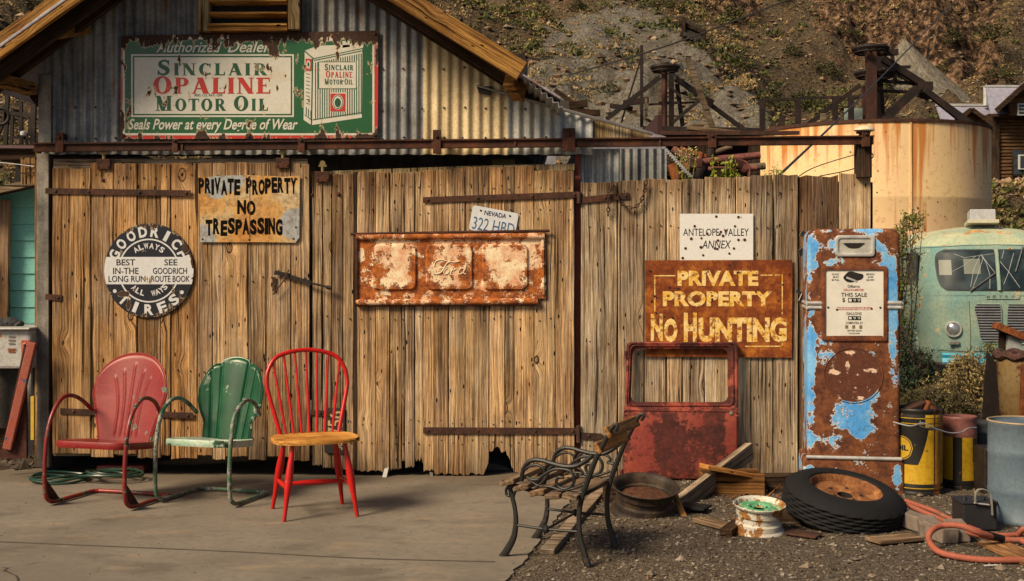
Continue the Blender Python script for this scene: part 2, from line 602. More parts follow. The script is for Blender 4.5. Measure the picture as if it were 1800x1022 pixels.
W_ORX = wood_mat('fresh_split_timber', (0.50, 0.25, 0.075), (0.33, 0.15, 0.04), (0.12, 0.05, 0.02), axis='x', stain=0.2, knots=False)
W_DARKX = wood_mat('dark_timber', (0.10, 0.065, 0.045), (0.055, 0.036, 0.025), (0.018, 0.012, 0.009), axis='x', stain=0.1, knots=False)
W_DARKZ = wood_mat('dark_post_timber', (0.10, 0.065, 0.045), (0.055, 0.036, 0.025), (0.018, 0.012, 0.009), axis='z', stain=0.1, knots=False)
W_LOG = wood_mat('log_timber', (0.30, 0.18, 0.085), (0.17, 0.095, 0.045), (0.05, 0.028, 0.015), axis='x', stain=0.2, knots=False)
W_SEATY = wood_mat('varnished_seat', (0.72, 0.36, 0.09), (0.58, 0.26, 0.055), (0.36, 0.15, 0.03), axis='x', stain=0.0, knots=False, contrast=0.3, vary=0.0)
W_BENCH = wood_mat('bench_slat_wood', (0.36, 0.26, 0.17), (0.22, 0.15, 0.095), (0.07, 0.045, 0.03), axis='x', stain=0.2, knots=False)
W_BENCHO = wood_mat('bench_back_wood', (0.50, 0.26, 0.10), (0.34, 0.17, 0.07), (0.12, 0.06, 0.03), axis='x', stain=0.4, knots=False)

RUST_RAIL = rust_mat('rail_rust', (0.055, 0.021, 0.013), (0.12, 0.040, 0.018), (0.028, 0.014, 0.010), 5)
RUST_DARK = rust_mat('strap_iron', (0.055, 0.026, 0.018), (0.11, 0.042, 0.022), (0.022, 0.013, 0.010), 9)
RUST_OR = rust_mat('orange_rust', (0.20, 0.062, 0.020), (0.36, 0.12, 0.030), (0.07, 0.025, 0.014), 7)
RUST_BLK = rust_mat('black_iron', (0.020, 0.016, 0.013), (0.045, 0.028, 0.018), (0.009, 0.008, 0.007), 10, rough=0.55)
BLACK = plain_mat('black_void', (0.008, 0.007, 0.006), 0.9, 0, 0.2)
RUBBER = plain_mat('tyre_rubber', (0.010, 0.010, 0.011), 0.8, 0, 0.3, 30, 0.4, spec=.2)
CHROME = plain_mat('worn_chrome', (0.62, 0.61, 0.58), 0.33, 0.45, 0.5, 20, 0.1)
DULLM = plain_mat('dull_metal', (0.30, 0.29, 0.27), 0.5, 0.6, 0.6, 12, 0.3)


def corr_mat(name, base, tint, rustc=(0.20, 0.10, 0.05), ramount=0.62, dark=0.5):
    m = Mt(name)
    v = m.co('Position')
    x, y, z = m.xyz(v)
    st = m.noise(m.comb(m.math('MULTIPLY', x, 16.0), 0.0, m.math('MULTIPLY', z, 1.0)), 1.0, 5, 0.65)
    bl = m.noise(v, 3.0, 6, 0.65)
    fn = m.noise(v, 60, 4, 0.7)
    c = m.mix(m.ramp(st, [(0.36, 0.0), (0.62, 1.0)]), base, tint)
    c = m.mix(m.ramp(bl, [(0.35, dark), (0.58, 0.0)]), c, m.mix(1.0, c, (0.30, 0.29, 0.30), 'MULTIPLY'))
    c = m.mix(m.ramp(fn, [(0.38, 0.55), (0.58, 0.0)]), c, m.mix(1.0, c, (0.5, 0.5, 0.52), 'MULTIPLY'))
    rr = m.math('ADD', m.math('MULTIPLY', st, 0.5), m.math('MULTIPLY', m.noise(v, 7.0, 6, 0.7), 0.5))
    c = m.mix(m.ramp(rr, [(ramount - 0.06, 0.0), (ramount + 0.05, 0.9)]), c, rustc)
    return m.fin(c, 0.6, 0.35 if base[0] < .45 else 0.0, m.bump(m.math('ADD', fn, bl), 0.3, 0.004), 0.3)


C_GREY = corr_mat('galvanised_grey', (0.17, 0.18, 0.195), (0.36, 0.36, 0.34), ramount=0.60, dark=0.75)
C_TAN = corr_mat('galvanised_tan', (0.50, 0.38, 0.20), (0.70, 0.57, 0.35), (0.42, 0.25, 0.12), 0.60, 0.3)
C_BLUE = corr_mat('galvanised_blue', (0.36, 0.40, 0.45), (0.60, 0.58, 0.50), (0.40, 0.27, 0.15), 0.64, 0.3)
C_ROOF = corr_mat('roof_sheet', (0.26, 0.26, 0.30), (0.40, 0.38, 0.42), (0.20, 0.10, 0.08), 0.60, 0.5)
C_MILL = corr_mat('mill_roof_sheet', (0.34, 0.37, 0.48), (0.48, 0.48, 0.58), (0.30, 0.14, 0.12), 0.56, 0.3)


def ground_mat(name, kind):
    m = Mt(name)
    v = m.co('Position')
    n1 = m.noise(v, 1.1, 6, 0.6)
    n2 = m.noise(v, 22, 5, 0.7)
    n3 = m.noise(v, 140, 3, 0.7)
    if kind == 'concrete':
        c = m.mix(m.ramp(n1, [(0.35, 0.0), (0.62, 1.0)]), (0.215, 0.185, 0.148), (0.155, 0.132, 0.105))
        c = m.mix(m.ramp(n2, [(0.36, 0.5), (0.55, 0.0)]), c, (0.13, 0.11, 0.09))
        c = m.mix(m.ramp(m.noise(m.map(v, (0.6, 1.6, 1)), 2.4, 6, 0.7), [(0.56, 0.0), (0.68, 0.7)]), c, (0.28, 0.21, 0.135))
        oil = m.noise(m.map(v, (1, 1.5, 1), (4, 2, 0)), 1.7, 5, 0.6)
        c = m.mix(m.ramp(oil, [(0.56, 0.0), (0.66, 0.55)]), c, (0.085, 0.07, 0.055))
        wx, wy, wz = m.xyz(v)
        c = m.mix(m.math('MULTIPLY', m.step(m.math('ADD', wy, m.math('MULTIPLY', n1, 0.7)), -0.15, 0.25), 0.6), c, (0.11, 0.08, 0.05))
        ck = m.vor(m.vadd(v, m.node('ShaderNodeVectorMath', {'operation': 'SCALE'}, {0: m.node('ShaderNodeTexNoise', None, {'Vector': v, 'Scale': 3.0}).outputs[1], 3: 0.35}).outputs[0]), 0.55, 'DISTANCE_TO_EDGE').outputs['Distance']
        crack = m.math('MULTIPLY', m.step(ck, 0.006, 0.002), m.step(n1, 0.56, 0.62))
        spk = m.step(m.vor(v, 9.0).outputs['Distance'], 0.06, 0.035)
        c = m.mix(m.math('MAXIMUM', crack, spk), c, (0.045, 0.035, 0.028))
        h = m.math('SUBTRACT', m.math('ADD', n2, m.math('MULTIPLY', n3, 0.5)), crack)
        return m.fin(c, 0.9, 0, m.bump(h, 0.35, 0.006), 0.25)
    vo = m.vor(v, 75)
    c = m.ramp(m.node('ShaderNodeSeparateColor', None, {0: vo.outputs['Color']}).outputs[0], [(0, (0.05, 0.04, 0.03)), (0.5, (0.125, 0.10, 0.072)), (0.85, (0.19, 0.155, 0.12)), (1, (0.30, 0.26, 0.21))])
    c = m.mix(0.5, c, m.mix(m.ramp(n1, [(0.35, 0.0), (0.6, 1.0)]), (0.15, 0.108, 0.066), (0.085, 0.066, 0.048)))
    c = m.mix(m.ramp(n2, [(0.36, 0.7), (0.55, 0.0)]), c, (0.05, 0.038, 0.028))
    h = m.math('ADD', m.math('MULTIPLY', vo.outputs['Distance'], -1.0), m.math('ADD', n2, n3))
    return m.fin(c, 0.95, 0, m.bump(h, 0.9, 0.012), 0.2)


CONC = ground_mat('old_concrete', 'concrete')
GRAV = ground_mat('gravel_dirt', 'gravel')


def hill_mat():
    m = Mt('desert_hillside')
    v = m.co('Position')
    n1 = m.noise(v, 0.10, 6, 0.6)
    n2 = m.noise(v, 0.8, 7, 0.7)
    n3 = m.noise(v, 5.0, 5, 0.75)
    c = m.mix(m.ramp(n1, [(0.36, 0.0), (0.62, 1.0)]), (0.165, 0.122, 0.070), (0.105, 0.082, 0.052))
    c = m.mix(m.ramp(n2, [(0.50, 0.0), (0.66, 0.85)]), c, (0.21, 0.125, 0.062))
    c = m.mix(m.ramp(n3, [(0.42, 0.85), (0.55, 0.0)]), c, (0.028, 0.020, 0.014))
    t = m.attr('tailings')
    gs = m.noise(m.map(v, (1.3, 0.16, 0.16)), 1.0, 6, 0.7)
    gc = m.mix(m.ramp(n3, [(0.38, 0.0), (0.58, 1.0)]), (0.10, 0.09, 0.072), (0.26, 0.24, 0.20))
    gc = m.mix(m.ramp(gs, [(0.40, 0.6), (0.56, 0.0)]), gc, (0.10, 0.075, 0.048))
    tt = m.step(m.math('ADD', t, m.math('MULTIPLY', m.math('SUBTRACT', n2, 0.5), 0.8)), 0.42, 0.58)
    c = m.mix(tt, c, gc)
    rk = m.step(m.math('ADD', m.attr('crag'), m.math('MULTIPLY', m.math('SUBTRACT', n2, 0.5), 0.8)), 0.45, 0.6)
    rc = m.ramp(m.noise(v, 1.7, 7, 0.75), [(0.42, (0.012, 0.009, 0.007)), (0.5, (0.085, 0.050, 0.028)), (0.62, (0.36, 0.22, 0.13))])
    c = m.mix(rk, c, rc)
    return m.fin(c, 0.95, 0, m.bump(m.math('ADD', n3, m.math('MULTIPLY', n2, 2.0)), 0.9, 0.35), 0.15)


HILL = hill_mat()

# ---------------------------------------------------------------- ground and hills


def sstep(a, b, t):
    t = np.clip((t - a) / (b - a), 0, 1)
    return t * t * (3 - 2 * t)


def terrain(x, y):
    x = np.asarray(x, float); y = np.asarray(y, float)
    y0 = 30 + 12 * sstep(9, 20, x) - 4 * sstep(-10, -22, x)
    base = -0.30 * sstep(2.5, 7, y)
    up = np.maximum(0, y - y0)
    z = base + 0.40 * up * (1 - np.exp(-up / 7.0))
    amp = sstep(0, 14, up)
    z = z + amp * (fbm(x * 0.05 + 3, y * 0.05, 5, 5) - 0.5) * 11
    # gullies that run down the slope
    z = z + amp * (np.abs(fbm(x * 0.16 + fbm(x * .05, y * .05, 9, 2) * 3, y * 0.045, 21, 4) - 0.5)) * 9.0
    z = z + amp * (fbm(x * 0.5, y * 0.5, 33, 4) - 0.5) * 1.0
    pm = sstep(11, 17, x) * sstep(33, 41, y) * (1 - sstep(58, 72, y))
    z = z * (1 - pm) + 4.75 * pm
    cr = crag(x, y)
    z = z + cr * (np.abs(fbm(x * 0.28, y * 0.28, 77, 5) - 0.5) * 15 + (fbm(x * .9, y * .9, 78, 3) - .5) * 2.2)
    return z


def crag(x, y):
    d = y - CAMY
    px = HX + x * FPX / d
    a = sstep(1350, 1500, px) * (1 - sstep(1720, 1800, px)) * sstep(74, 84, y)
    b = sstep(1120, 1180, px) * (1 - sstep(1300, 1380, px)) * sstep(80, 90, y)
    return np.maximum(a, b)


def tail(x, y):
    """loose grey mine spoil spread down the slope"""
    d = y - CAMY
    px = HX + x * FPX / d + (fbm(x * .12, y * .12, 91, 3) - .5) * 260
    t = sstep(950, 1010, px) * (1 - sstep(1150 + (85 - y) * 4, 1230 + (85 - y) * 4, px)) * (1 - sstep(78, 86, y)) * sstep(33, 38, y)
    t2 = sstep(1180, 1230, px) * (1 - sstep(1330, 1400, px)) * (1 - sstep(50, 58, y)) * sstep(34, 38, y)
    return np.maximum(t, t2)


ys = np.concatenate([np.linspace(-12, 28, 50), np.linspace(28.6, 150, 260)])
us = np.linspace(-1, 1, 330)
X = np.outer(0 * ys + 1, us) * (16 + (ys[:, None] + 12) * 0.75)
Y = np.outer(ys, 0 * us + 1)
Z = terrain(X, Y)
split = 49
for nm, sl, mt in (('ground', slice(0, split + 1), GRAV), ('hillside', slice(split, None), HILL)):
    mb = MB()
    xs, yy, zz = X[sl], Y[sl], Z[sl]
    r, c = xs.shape
    mb.v = list(zip(xs.ravel().tolist(), yy.ravel().tolist(), zz.ravel().tolist()))
    mb.f = [(i * c + j, i * c + j + 1, (i + 1) * c + j + 1, (i + 1) * c + j) for i in range(r - 1) for j in range(c - 1)]
    o = mb.build(nm, mt, fixn=False, smooth='all', attrs={'tailings': tail(xs, yy).ravel(), 'crag': crag(xs, yy).ravel()} if nm == 'hillside' else None)
    tag(o, kind='structure')

# concrete apron in front of the shed; its right edge runs away from the camera
rnd = random.Random(5)
edge = [G(880, 1030), G(905, 1005), G(935, 972), G(962, 935), G(985, 905), G(1012, 870), G(1035, 842)]
ep = crv([(p.x, p.y, 0) for p in edge], 6)
ep = [Vector((p.x + rnd.uniform(-.012, .012), p.y, 0)) for p in ep]
ol = [(-9, -12.0), (0.2, -12.0), (-0.02, -4.2)] + [(p.x, p.y) for p in ep] + [(ep[-1].x + .02, 3.0), (-9, 3.0)]
mb = MB()
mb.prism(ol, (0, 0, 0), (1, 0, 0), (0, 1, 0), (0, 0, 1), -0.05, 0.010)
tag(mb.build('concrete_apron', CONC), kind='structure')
# expansion joint
mb = MB()
j = crv([G(-40, 955), G(200, 965), G(430, 975), G(640, 986), G(870, 992)], 8)
for a, b in zip(j[:-1], j[1:]):
    mb.bar((a.x, a.y, 0.0105), (b.x, b.y, 0.0105), 0.012, 0.006)
tag(mb.build('pavement_joint', plain_mat('joint_dirt', (0.07, 0.055, 0.04), 0.95)), kind='structure')
# old plank edging beside the apron
mb = MB()
a = G(962, 975); b = G(1065, 856)
mb.bar((a.x, a.y, 0.0), (b.x, b.y, 0.0), 0.075, 0.06)
tag(mb.build('edging_timber', W_GREYX, bevel=0.006), 'weathered purple-grey timber half sunk between the concrete and the gravel', 'timber')

# loose stones: gravel
rs = np.random.RandomState(3)


def stones(n, fx, fy, s0, s1, zf, flat=0.6):
    ico = np.array([(1, 0, 0), (-1, 0, 0), (0, 1, 0), (0, -1, 0), (0, 0, 1), (0, 0, -1)], float)
    fcs = [(0, 2, 4), (2, 1, 4), (1, 3, 4), (3, 0, 4), (2, 0, 5), (1, 2, 5), (3, 1, 5), (0, 3, 5)]
    x = fx(n); y = fy(n)
    s = s0 + (s1 - s0) * rs.uniform(0, 1, n) ** 4
    z = zf(x, y)
    J = ico[None] * rs.uniform(0.55, 1.3, (n, 6, 1)) + rs.normal(0, .18, (n, 6, 3))
    J[:, :, 2] *= flat
    V = J * s[:, None, None] + np.stack([x, y, z + s * 0.2], 1)[:, None, :]
    F = (np.array(fcs)[None] + (np.arange(n) * 6)[:, None, None]).reshape(-1, 3)
    mb = MB()
    mb.v = list(map(tuple, V.reshape(-1, 3).tolist())); mb.f = list(map(tuple, F.tolist()))
    return mb


def stone_mat(name, cols):
    m = Mt(name)
    c = m.ramp(m.island(), [(i / (len(cols) - 1), k) for i, k in enumerate(cols)])
    n = m.noise(m.co('Position'), 40, 4, 0.7)
    c = m.mix(m.ramp(n, [(0.35, 0.6), (0.6, 0.0)]), c, m.mix(1.0, c, (0.4, 0.38, 0.35), 'MULTIPLY'))
    return m.fin(c, 0.9, 0, m.bump(n, 0.4, 0.003), 0.3)


def gx(n):
    return rs.uniform(-0.2, 4.2, n)


nst = 34000
gxv = rs.uniform(-0.25, 4.6, nst)
gyv = rs.uniform(-3.4, 0.4, nst)
edx = np.interp(gyv, [p.y for p in ep], [p.x for p in ep])
keep = gxv > edx - 0.02 + rs.normal(0, .03, nst)
gxv, gyv = gxv[keep], gyv[keep]
mb = stones(len(gxv), lambda n: gxv, lambda n: gyv, 0.003, 0.017, lambda x, y: 0 * x)
tag(mb.build('gravel', stone_mat('gravel_stones', [(0.04, 0.03, 0.022), (0.09, 0.07, 0.05), (0.16, 0.125, 0.088), (0.12, 0.10, 0.075), (0.30, 0.26, 0.21)]), fixn=False), kind='stuff')
bx_ = rs.uniform(0.3, 4.4, 420); by_ = rs.uniform(-3.2, 0.0, 420)
ok_ = bx_ > np.interp(by_, [p.y for p in ep], [p.x for p in ep]) + .04
bx_, by_ = bx_[ok_], by_[ok_]
mb = stones(len(bx_), lambda n: bx_, lambda n: by_, 0.008, 0.034, lambda x, y: 0 * x)
tag(mb.build('larger_gravel', stone_mat('large_gravel', [(0.06, 0.05, 0.04), (0.15, 0.12, 0.09), (0.26, 0.21, 0.16), (0.20, 0.11, 0.06), (0.34, 0.30, 0.26)]), fixn=False), kind='stuff')
# crumbs scattered over the apron
mb = stones(700, lambda n: rs.uniform(-3.6, 0.4, n), lambda n: rs.uniform(-2.9, -0.05, n), 0.0015, 0.006, lambda x, y: 0 * x + 0.010)
tag(mb.build('loose_crumbs', stone_mat('crumbs', [(0.03, 0.025, 0.02), (0.10, 0.08, 0.06), (0.2, 0.13, 0.07)]), fixn=False), kind='stuff')

# hillside rocks and scrub


def hill_pts(n, y0=32, y1=112):
    y = rs.uniform(y0, y1, n)
    px = rs.uniform(-150, 1950, n)
    x = (px - HX) * (y - CAMY) / FPX
    return x, y


x, y = hill_pts(42000)
t = tail(x, y)
keep = (t < .5) | (rs.uniform(0, 1, len(x)) < .5)
x, y, t = x[keep], y[keep], t[keep]
mb = stones(len(x), lambda n: x, lambda n: y, 0.03, 0.30, lambda a, b: terrain(a, b))
tag(mb.build('hillside_rocks', stone_mat('hill_stones', [(0.05, 0.035, 0.025), (0.16, 0.10, 0.06), (0.26, 0.17, 0.10), (0.16, 0.13, 0.10), (0.44, 0.33, 0.22)]), fixn=False), kind='stuff')


def scrub(n, name, cols, smin, smax, per, dens, seed, y1=112):
    x, y = hill_pts(n, 31, y1)
    k = fbm(x * .14, y * .14, seed, 3) + rs.uniform(-.14, .14, n) - 0.20 * tail(x, y) - .1 * crag(x, y)
    kk = k > dens
    x, y = x[kk], y[kk]
    z = terrain(x, y)
    m = len(x)
    r = rs.uniform(smin, smax, m) ** 1.0
    c = np.repeat(np.stack([x, y, z], 1), per, 0); R = np.repeat(r, per)
    N = len(R)
    d = rs.normal(size=(N, 3)); d[:, 2] = np.abs(d[:, 2]); d /= np.linalg.norm(d, axis=1)[:, None]
    c = c + d * (R * rs.uniform(.35, 1.0, N))[:, None] * np.array([1, 1, .8])
    a = d + rs.normal(0, .5, (N, 3)); a /= np.linalg.norm(a, axis=1)[:, None]
    b = np.cross(a, rs.normal(size=(N, 3))); b /= np.linalg.norm(b, axis=1)[:, None]
    s = (R * rs.uniform(.15, .30, N))[:, None]
    V = np.stack([c - a * s, c + b * s * .45, c + a * s, c - b * s * .45], 1).reshape(-1, 3)
    mb = MB()
    mb.v = list(map(tuple, V.tolist()))
    mb.f = [(4 * i, 4 * i + 1, 4 * i + 2, 4 * i + 3) for i in range(N)]
    return tag(mb.build(name, leaf_mat(name + '_mat', cols), fixn=False), kind='stuff')


scrub(24000, 'dry_scrub', [(0.13, 0.085, 0.035), (0.27, 0.19, 0.085), (0.38, 0.27, 0.12), (0.22, 0.15, 0.05)], 0.16, 0.42, 20, 0.44, 41)
scrub(7000, 'green_scrub', [(0.030, 0.038, 0.014), (0.060, 0.072, 0.022), (0.13, 0.13, 0.035), (0.045, 0.05, 0.02)], 0.25, 0.75, 34, 0.56, 57)

# larger dark bushes one can pick out on the slope
DKLEAF = leaf_mat('creosote_leaf', [(0.012, 0.014, 0.006), (0.040, 0.042, 0.014), (0.10, 0.095, 0.035), (0.045, 0.045, 0.018)])
proto = MB()
leafcloud(proto, [(0, 0, .45, .7, .7, .45), (.65, .1, .3, .45, .5, .3), (-.6, -.2, .35, .5, .5, .35), (.15, .3, .85, .35, .3, .4), (-.25, -.3, .8, .25, .3, .3)], 620, 0.075, rs, 0.45)
for k in range(12):
    an = k * .7
    proto.tube([(0, 0, -.1), (.4 * math.cos(an), .4 * math.sin(an), .7)], [.03, .008], 4)
bm0 = None
for i, (px, py, s) in enumerate([(745, 14, 1.1), (1165, 18, 1.5), (1015, 22, 1.2), (1290, 40, 1.8), (890, 20, .8), (1395, 105, 1.5), (1230, 180, 1.0), (1420, 190, 1.7), (1480, 60, 1.3), (1675, 75, 1.6), (1350, 190, 1.4), (1660, 140, 1.2), (1745, 70, 1.9), (1075, 170, .8), (1450, 140, 1.8), (1300, 120, 1.1), (1760, 140, 1.3), (960, 105, .8), (1560, 150, 1.3), (60, 20, 1.5), (130, 60, 1.2), (1020, 128, .7), (1380, 10, 1.5)]):
    # march the view ray to the slope
    dx = (px - HX) / FPX; dz = -(py - HY) / FPX
    dd = 36.0
    while dd < 160 and CAMZ + dz * dd > float(terrain(dx * dd, CAMY + dd)):
        dd += 0.4
    lc = (dx * dd, CAMY + dd, float(terrain(dx * dd, CAMY + dd)) - .15)
    if bm0 is None:
        o = proto.build('hillside_bush', DKLEAF, fixn=False); bm0 = o
    else:
        o = bm0.copy(); COL.objects.link(o)
    o.location = lc; s *= .75; o.scale = (s * rs.uniform(.8, 1.5), s, s * rs.uniform(.6, 1.0)); o.rotation_euler = (0, 0, rs.uniform(0, 6))
    tag(o, 'dark green desert bush growing on the hillside', 'bush', 'dark bushes on the hillside')


def march(px, py):
    dx = (px - HX) / FPX; dz = -(py - HY) / FPX
    dd = 36.0
    while dd < 160 and CAMZ + dz * dd > float(terrain(dx * dd, CAMY + dd)):
        dd += 0.4
    return CAMY + dd


def spoil(px, pz_top, py_base, y, r, name, label):
    y = march(px, 150) + 0.5 * r * 0.4
    top = P(px, pz_top, y); h = (top.z - P(px, py_base, y).z) * 1.0
    mb = MB()
    n = 60; rings = 16
    for i in range(rings + 1):
        rr = r * i / rings
        for k in range(n):
            a = 2 * PI * k / n
            w = float(fbm(np.array(math.cos(a) * 4 + 9), np.array(math.sin(a) * 4 + 9), 4, 3))
            zz = top.z - h * (rr / r) ** 0.92 - 0.9 * w * rr / r * 1.2 + rs.uniform(-.03, .03)
            mb.v.append((top.x + rr * math.cos(a), y + rr * math.sin(a), zz))
    for i in range(rings):
        for k in range(n):
            l = (k + 1) % n
            mb.f.append((i * n + k, i * n + l, (i + 1) * n + l, (i + 1) * n + k))
    m = Mt('spoil_grey')
    v = m.co('Position')
    n3 = m.noise(m.map(v, (2.2, 1, .5)), 2.2, 7, 0.75)
    c = m.ramp(n3, [(0.36, (0.085, 0.072, 0.055)), (0.5, (0.17, 0.15, 0.115)), (0.64, (0.26, 0.23, 0.18))])
    o = mb.build(name, m.fin(c, .95, 0, m.bump(n3, .8, .2), .15), fixn=False, smooth='all')
    return tag(o, label, 'spoil heap')


spoil(1590, 66, 270, 62, 9.0, 'spoil_heap', 'tall pale grey cone of mine spoil high on the slope behind the timber headframe')

# ---------------------------------------------------------------- the shed
barn = thing('metal_shed', 'gabled shed of corrugated metal with two wooden sliding doors', 'shed', (0, 0, 0))


def roof_px(px):
    """lower edge of the roof on the gable, photo pixels"""
    l = 103 - 0.715 * px; r = (px - 655) * 0.63 - 10
    return max(l, r)


def corr_sheet(x0p, x1p, ztop, zbp, mat, y=0.0, period=0.0735, amp=0.010, parent=barn, name='metal_sheet', phase=0.0, th=0.002):
    a = P(x0p, 0, y).x; b = P(x1p, 0, y).x
    n = int((b - a) / period * 8) + 1
    mb = MB()
    for yy in (0, 1):
        for i in range(n + 1):
            x = a + (b - a) * i / n
            px = x * FPX / (y - CAMY) + HX
            yo = y + amp * math.sin(2 * PI * x / period + phase) + yy * th
            zt = P(px, ztop(px), y).z; zb = P(px, zbp, y).z + 0.003 * math.sin(i * .37)
            mb.v += [(x, yo, zb), (x, yo, (zb * 2 + zt) / 3), (x, yo, zt)]
    m = (n + 1) * 3
    for i in range(n):
        for k in range(2):
            q = i * 3 + k
            mb.f.append((q, q + 3, q + 4, q + 1))
            mb.f.append((m + q, m + q + 1, m + q + 4, m + q + 3))
        for k in (0, 2):
            q = i * 3 + k
            mb.f.append((q, m + q, m + q + 3, q + 3))
    return mb.build(name, mat, parent, smooth=True, fixn=False)


corr_sheet(78, 225, roof_px, 272, C_GREY)
corr_sheet(222, 480, roof_px, 272, C_GREY, y=0.004)
corr_sheet(477, 748, roof_px, 272, C_GREY, y=0.0)
corr_sheet(744, 896, lambda p: max(roof_px(p), 0), 272, C_TAN, y=-0.006)
corr_sheet(892, 1042, lambda p: 154 + (p - 840) * 0.262, 272, C_BLUE, y=-0.012, phase=.6)
# nail heads on the sheets
mb = MB()
rnd = random.Random(2)
for px in range(95, 1030, 36):
    for py in (243,) + ((120, 190) if px > 670 else ((190,) if px < 200 else ())):
        if py > roof_px(px) + 12 and not (px > 893 and py < 185):
            p = P(px + rnd.uniform(-3, 3), py + rnd.uniform(-2, 2), -0.016)
            mb.lathe([(0.0, -0.006), (0.006, -0.004), (0.008, 0.004)], 8, Matrix.Translation(p) @ Matrix.Rotation(RD(-90), 4, 'X'))
mb.build('roofing_nails', RUST_DARK, barn)['kind'] = 'stuff'


# grey corner sheet and post at the left
def px_prism(pts, y0, y1, name, mat, parent, inset=0.0, origin=None, **k):
    """outline in photo pixels on the plane y0, made solid from y1 (back) to y0 (front)"""
    q = [P(a, b, y0) for a, b in pts]
    ol = [(p.x, p.z) for p in q]
    ar = sum(ol[i][0] * ol[(i + 1) % len(ol)][1] - ol[(i + 1) % len(ol)][0] * ol[i][1] for i in range(len(ol)))
    if ar < 0:
        ol = ol[::-1]
    mb = MB()
    mb.prism(ol, (0, 0, 0), (1, 0, 0), (0, 0, 1), (0, 1, 0), y1, y0, inset=inset)
    cx = sum(p[0] for p in ol) / len(ol); cz = sum(p[1] for p in ol) / len(ol)
    return mb.build(name, mat, parent, origin=origin if origin is not None else (cx, y0, cz), **k)


C_POST = corr_mat('corner_sheet', (0.20, 0.19, 0.175), (0.34, 0.30, 0.24), ramount=0.62, dark=0.8)
px_prism([(67, 130), (90, 130), (90, 252), (67, 252)], -0.02, 0.0, 'corner_sheet', C_POST, barn, inset=.004)
px_prism([(64, 270), (86, 270), (86, 822), (64, 822)], -0.03, 0.05, 'corner_post', C_POST, barn, inset=.006)
px_prism([(61, 266), (65, 266), (65, 822), (61, 822)], -0.022, 0.04, 'corner_trim', W_DOOR1, barn)
px_prism([(86, 290), (92, 290), (92, 818), (86, 818)], 0.02, 0.05, 'door_jamb', RUST_DARK, barn)
# side walls, back wall, floor shadow: the inside is closed and dark
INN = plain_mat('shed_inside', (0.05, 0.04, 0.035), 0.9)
xl = P(70, 0, 0).x; xr = P(1018, 0, 0).x
mb = MB(); mb.box((xl + .01, 2.6, 1.25), (0.03, 5.1, 2.5)); mb.build('side_wall', C_ROOF, barn)
mb = MB(); mb.box((xr + .02, 2.6, 1.2), (0.03, 5.1, 2.4)); mb.build('side_wall', C_ROOF, barn)
mb = MB(); mb.box(((xl + xr) / 2, 5.16, 1.6), (xr - xl + .03, 0.03, 3.2)); mb.build('rear_wall', C_ROOF, barn)
# timber header behind the rail, seen in the gap above the doors
px_prism([(92, 266), (1016, 266), (1016, 273), (92, 273)], 0.05, 0.12, 'header_beam', W_DARKX, barn)
# red steel post at the right of the door opening
px_prism([(1011, 272), (1020, 272), (1020, 842), (1011, 842)], 0.03, 0.09, 'opening_post', plain_mat('red_oxide_post', (0.20, 0.045, 0.022), 0.8, 0, .5), barn)

# roof: barge boards, rafters, sheets
def slab(p0, p1, y0, y1, th, mat, name, parent=barn, over=0.0):
    a = Vector(p0); b = Vector(p1)
    t = (b - a).normalized(); n = Vector((-t.z, 0, t.x))
    if n.z < 0: n = -n
    ce = (a + b) / 2 + n * th / 2
    mb = MB()
    L = (b - a).length
    mb.box((0, 0, 0), (L, y1 - y0, th))
    ang = -math.atan2(t.z, t.x)
    return mb.build(name, mat, parent, loc=(ce.x, (y0 + y1) / 2, ce.z), rot=(0, ang, 0), bevel=0.004)


YB = -0.46
A = P(395, -176, YB)
RR = P(908, 142, YB)
LL = P(-60, 147, YB)
slab(A, RR, YB - .045, YB, 0.135, W_BEAM, 'barge_board')
slab(P(-60, 150, YB), P(395, -176, YB), YB - .045, YB, 0.14, W_BEAM, 'barge_board')
up = Vector((0, 0, 0.150))
# soffit sheets (underside seen from below) and roof sheets
slab(P(395, -193, YB) + Vector((0, 0, 0)), P(985, 176, YB), YB - .03, 5.2, 0.014, C_ROOF, 'roof_sheet')
slab(P(-70, 140, YB), P(395, -193, YB), YB - .05, 5.2, 0.02, C_ROOF, 'roof_sheet')
for yy in (YB + .14, YB + .3, 0.6, 1.8, 3.0):
    slab(P(-40, 148, YB) + Vector((0, 0, -.02)), P(395, -172, YB), yy, yy + .05, 0.10, W_DARKX, 'rafter')
    slab(P(395, -172, YB), P(905, 148, YB) + Vector((0, 0, -.02)), yy, yy + .05, 0.10, W_DARKX, 'rafter')
# purlin stubs under the left eave
for (a, b, w, h) in (((92, 62), (150, 52), .10, .07), ((-5, 140), (58, 158), .11, .08)):
    p = P(a[0], a[1], YB + .2); q = P(b[0], b[1], -0.02)
    mb = MB(); mb.bar((0, 0, 0), q - p, w, h)
    mb.build('purlin_end', W_BEAM, barn, loc=p)
# rafter end block by the broken eave
mb = MB(); mb.bar((0, 0, 0), P(914, 158, -.2) - P(896, 130, -.35), .08, .12); mb.build('rafter_end', W_BEAM, barn, loc=P(896, 138, -.35))
px_prism([(838, 152), (868, 152), (862, 168), (842, 164)], -0.03, -0.024, 'torn_flap', RUST_BLK, barn)
# lean-to flashing running down to the right, and the corrugated edge of the lower roof
mb = MB(); mb.tube([P(838, 151, -.04), P(890, 165, -.05), P(1040, 207, -.05), P(1148, 236, -.05)], [.007, .010, .013, .012], 6)
mb.build('eave_flashing', DULLM, barn, smooth=True)


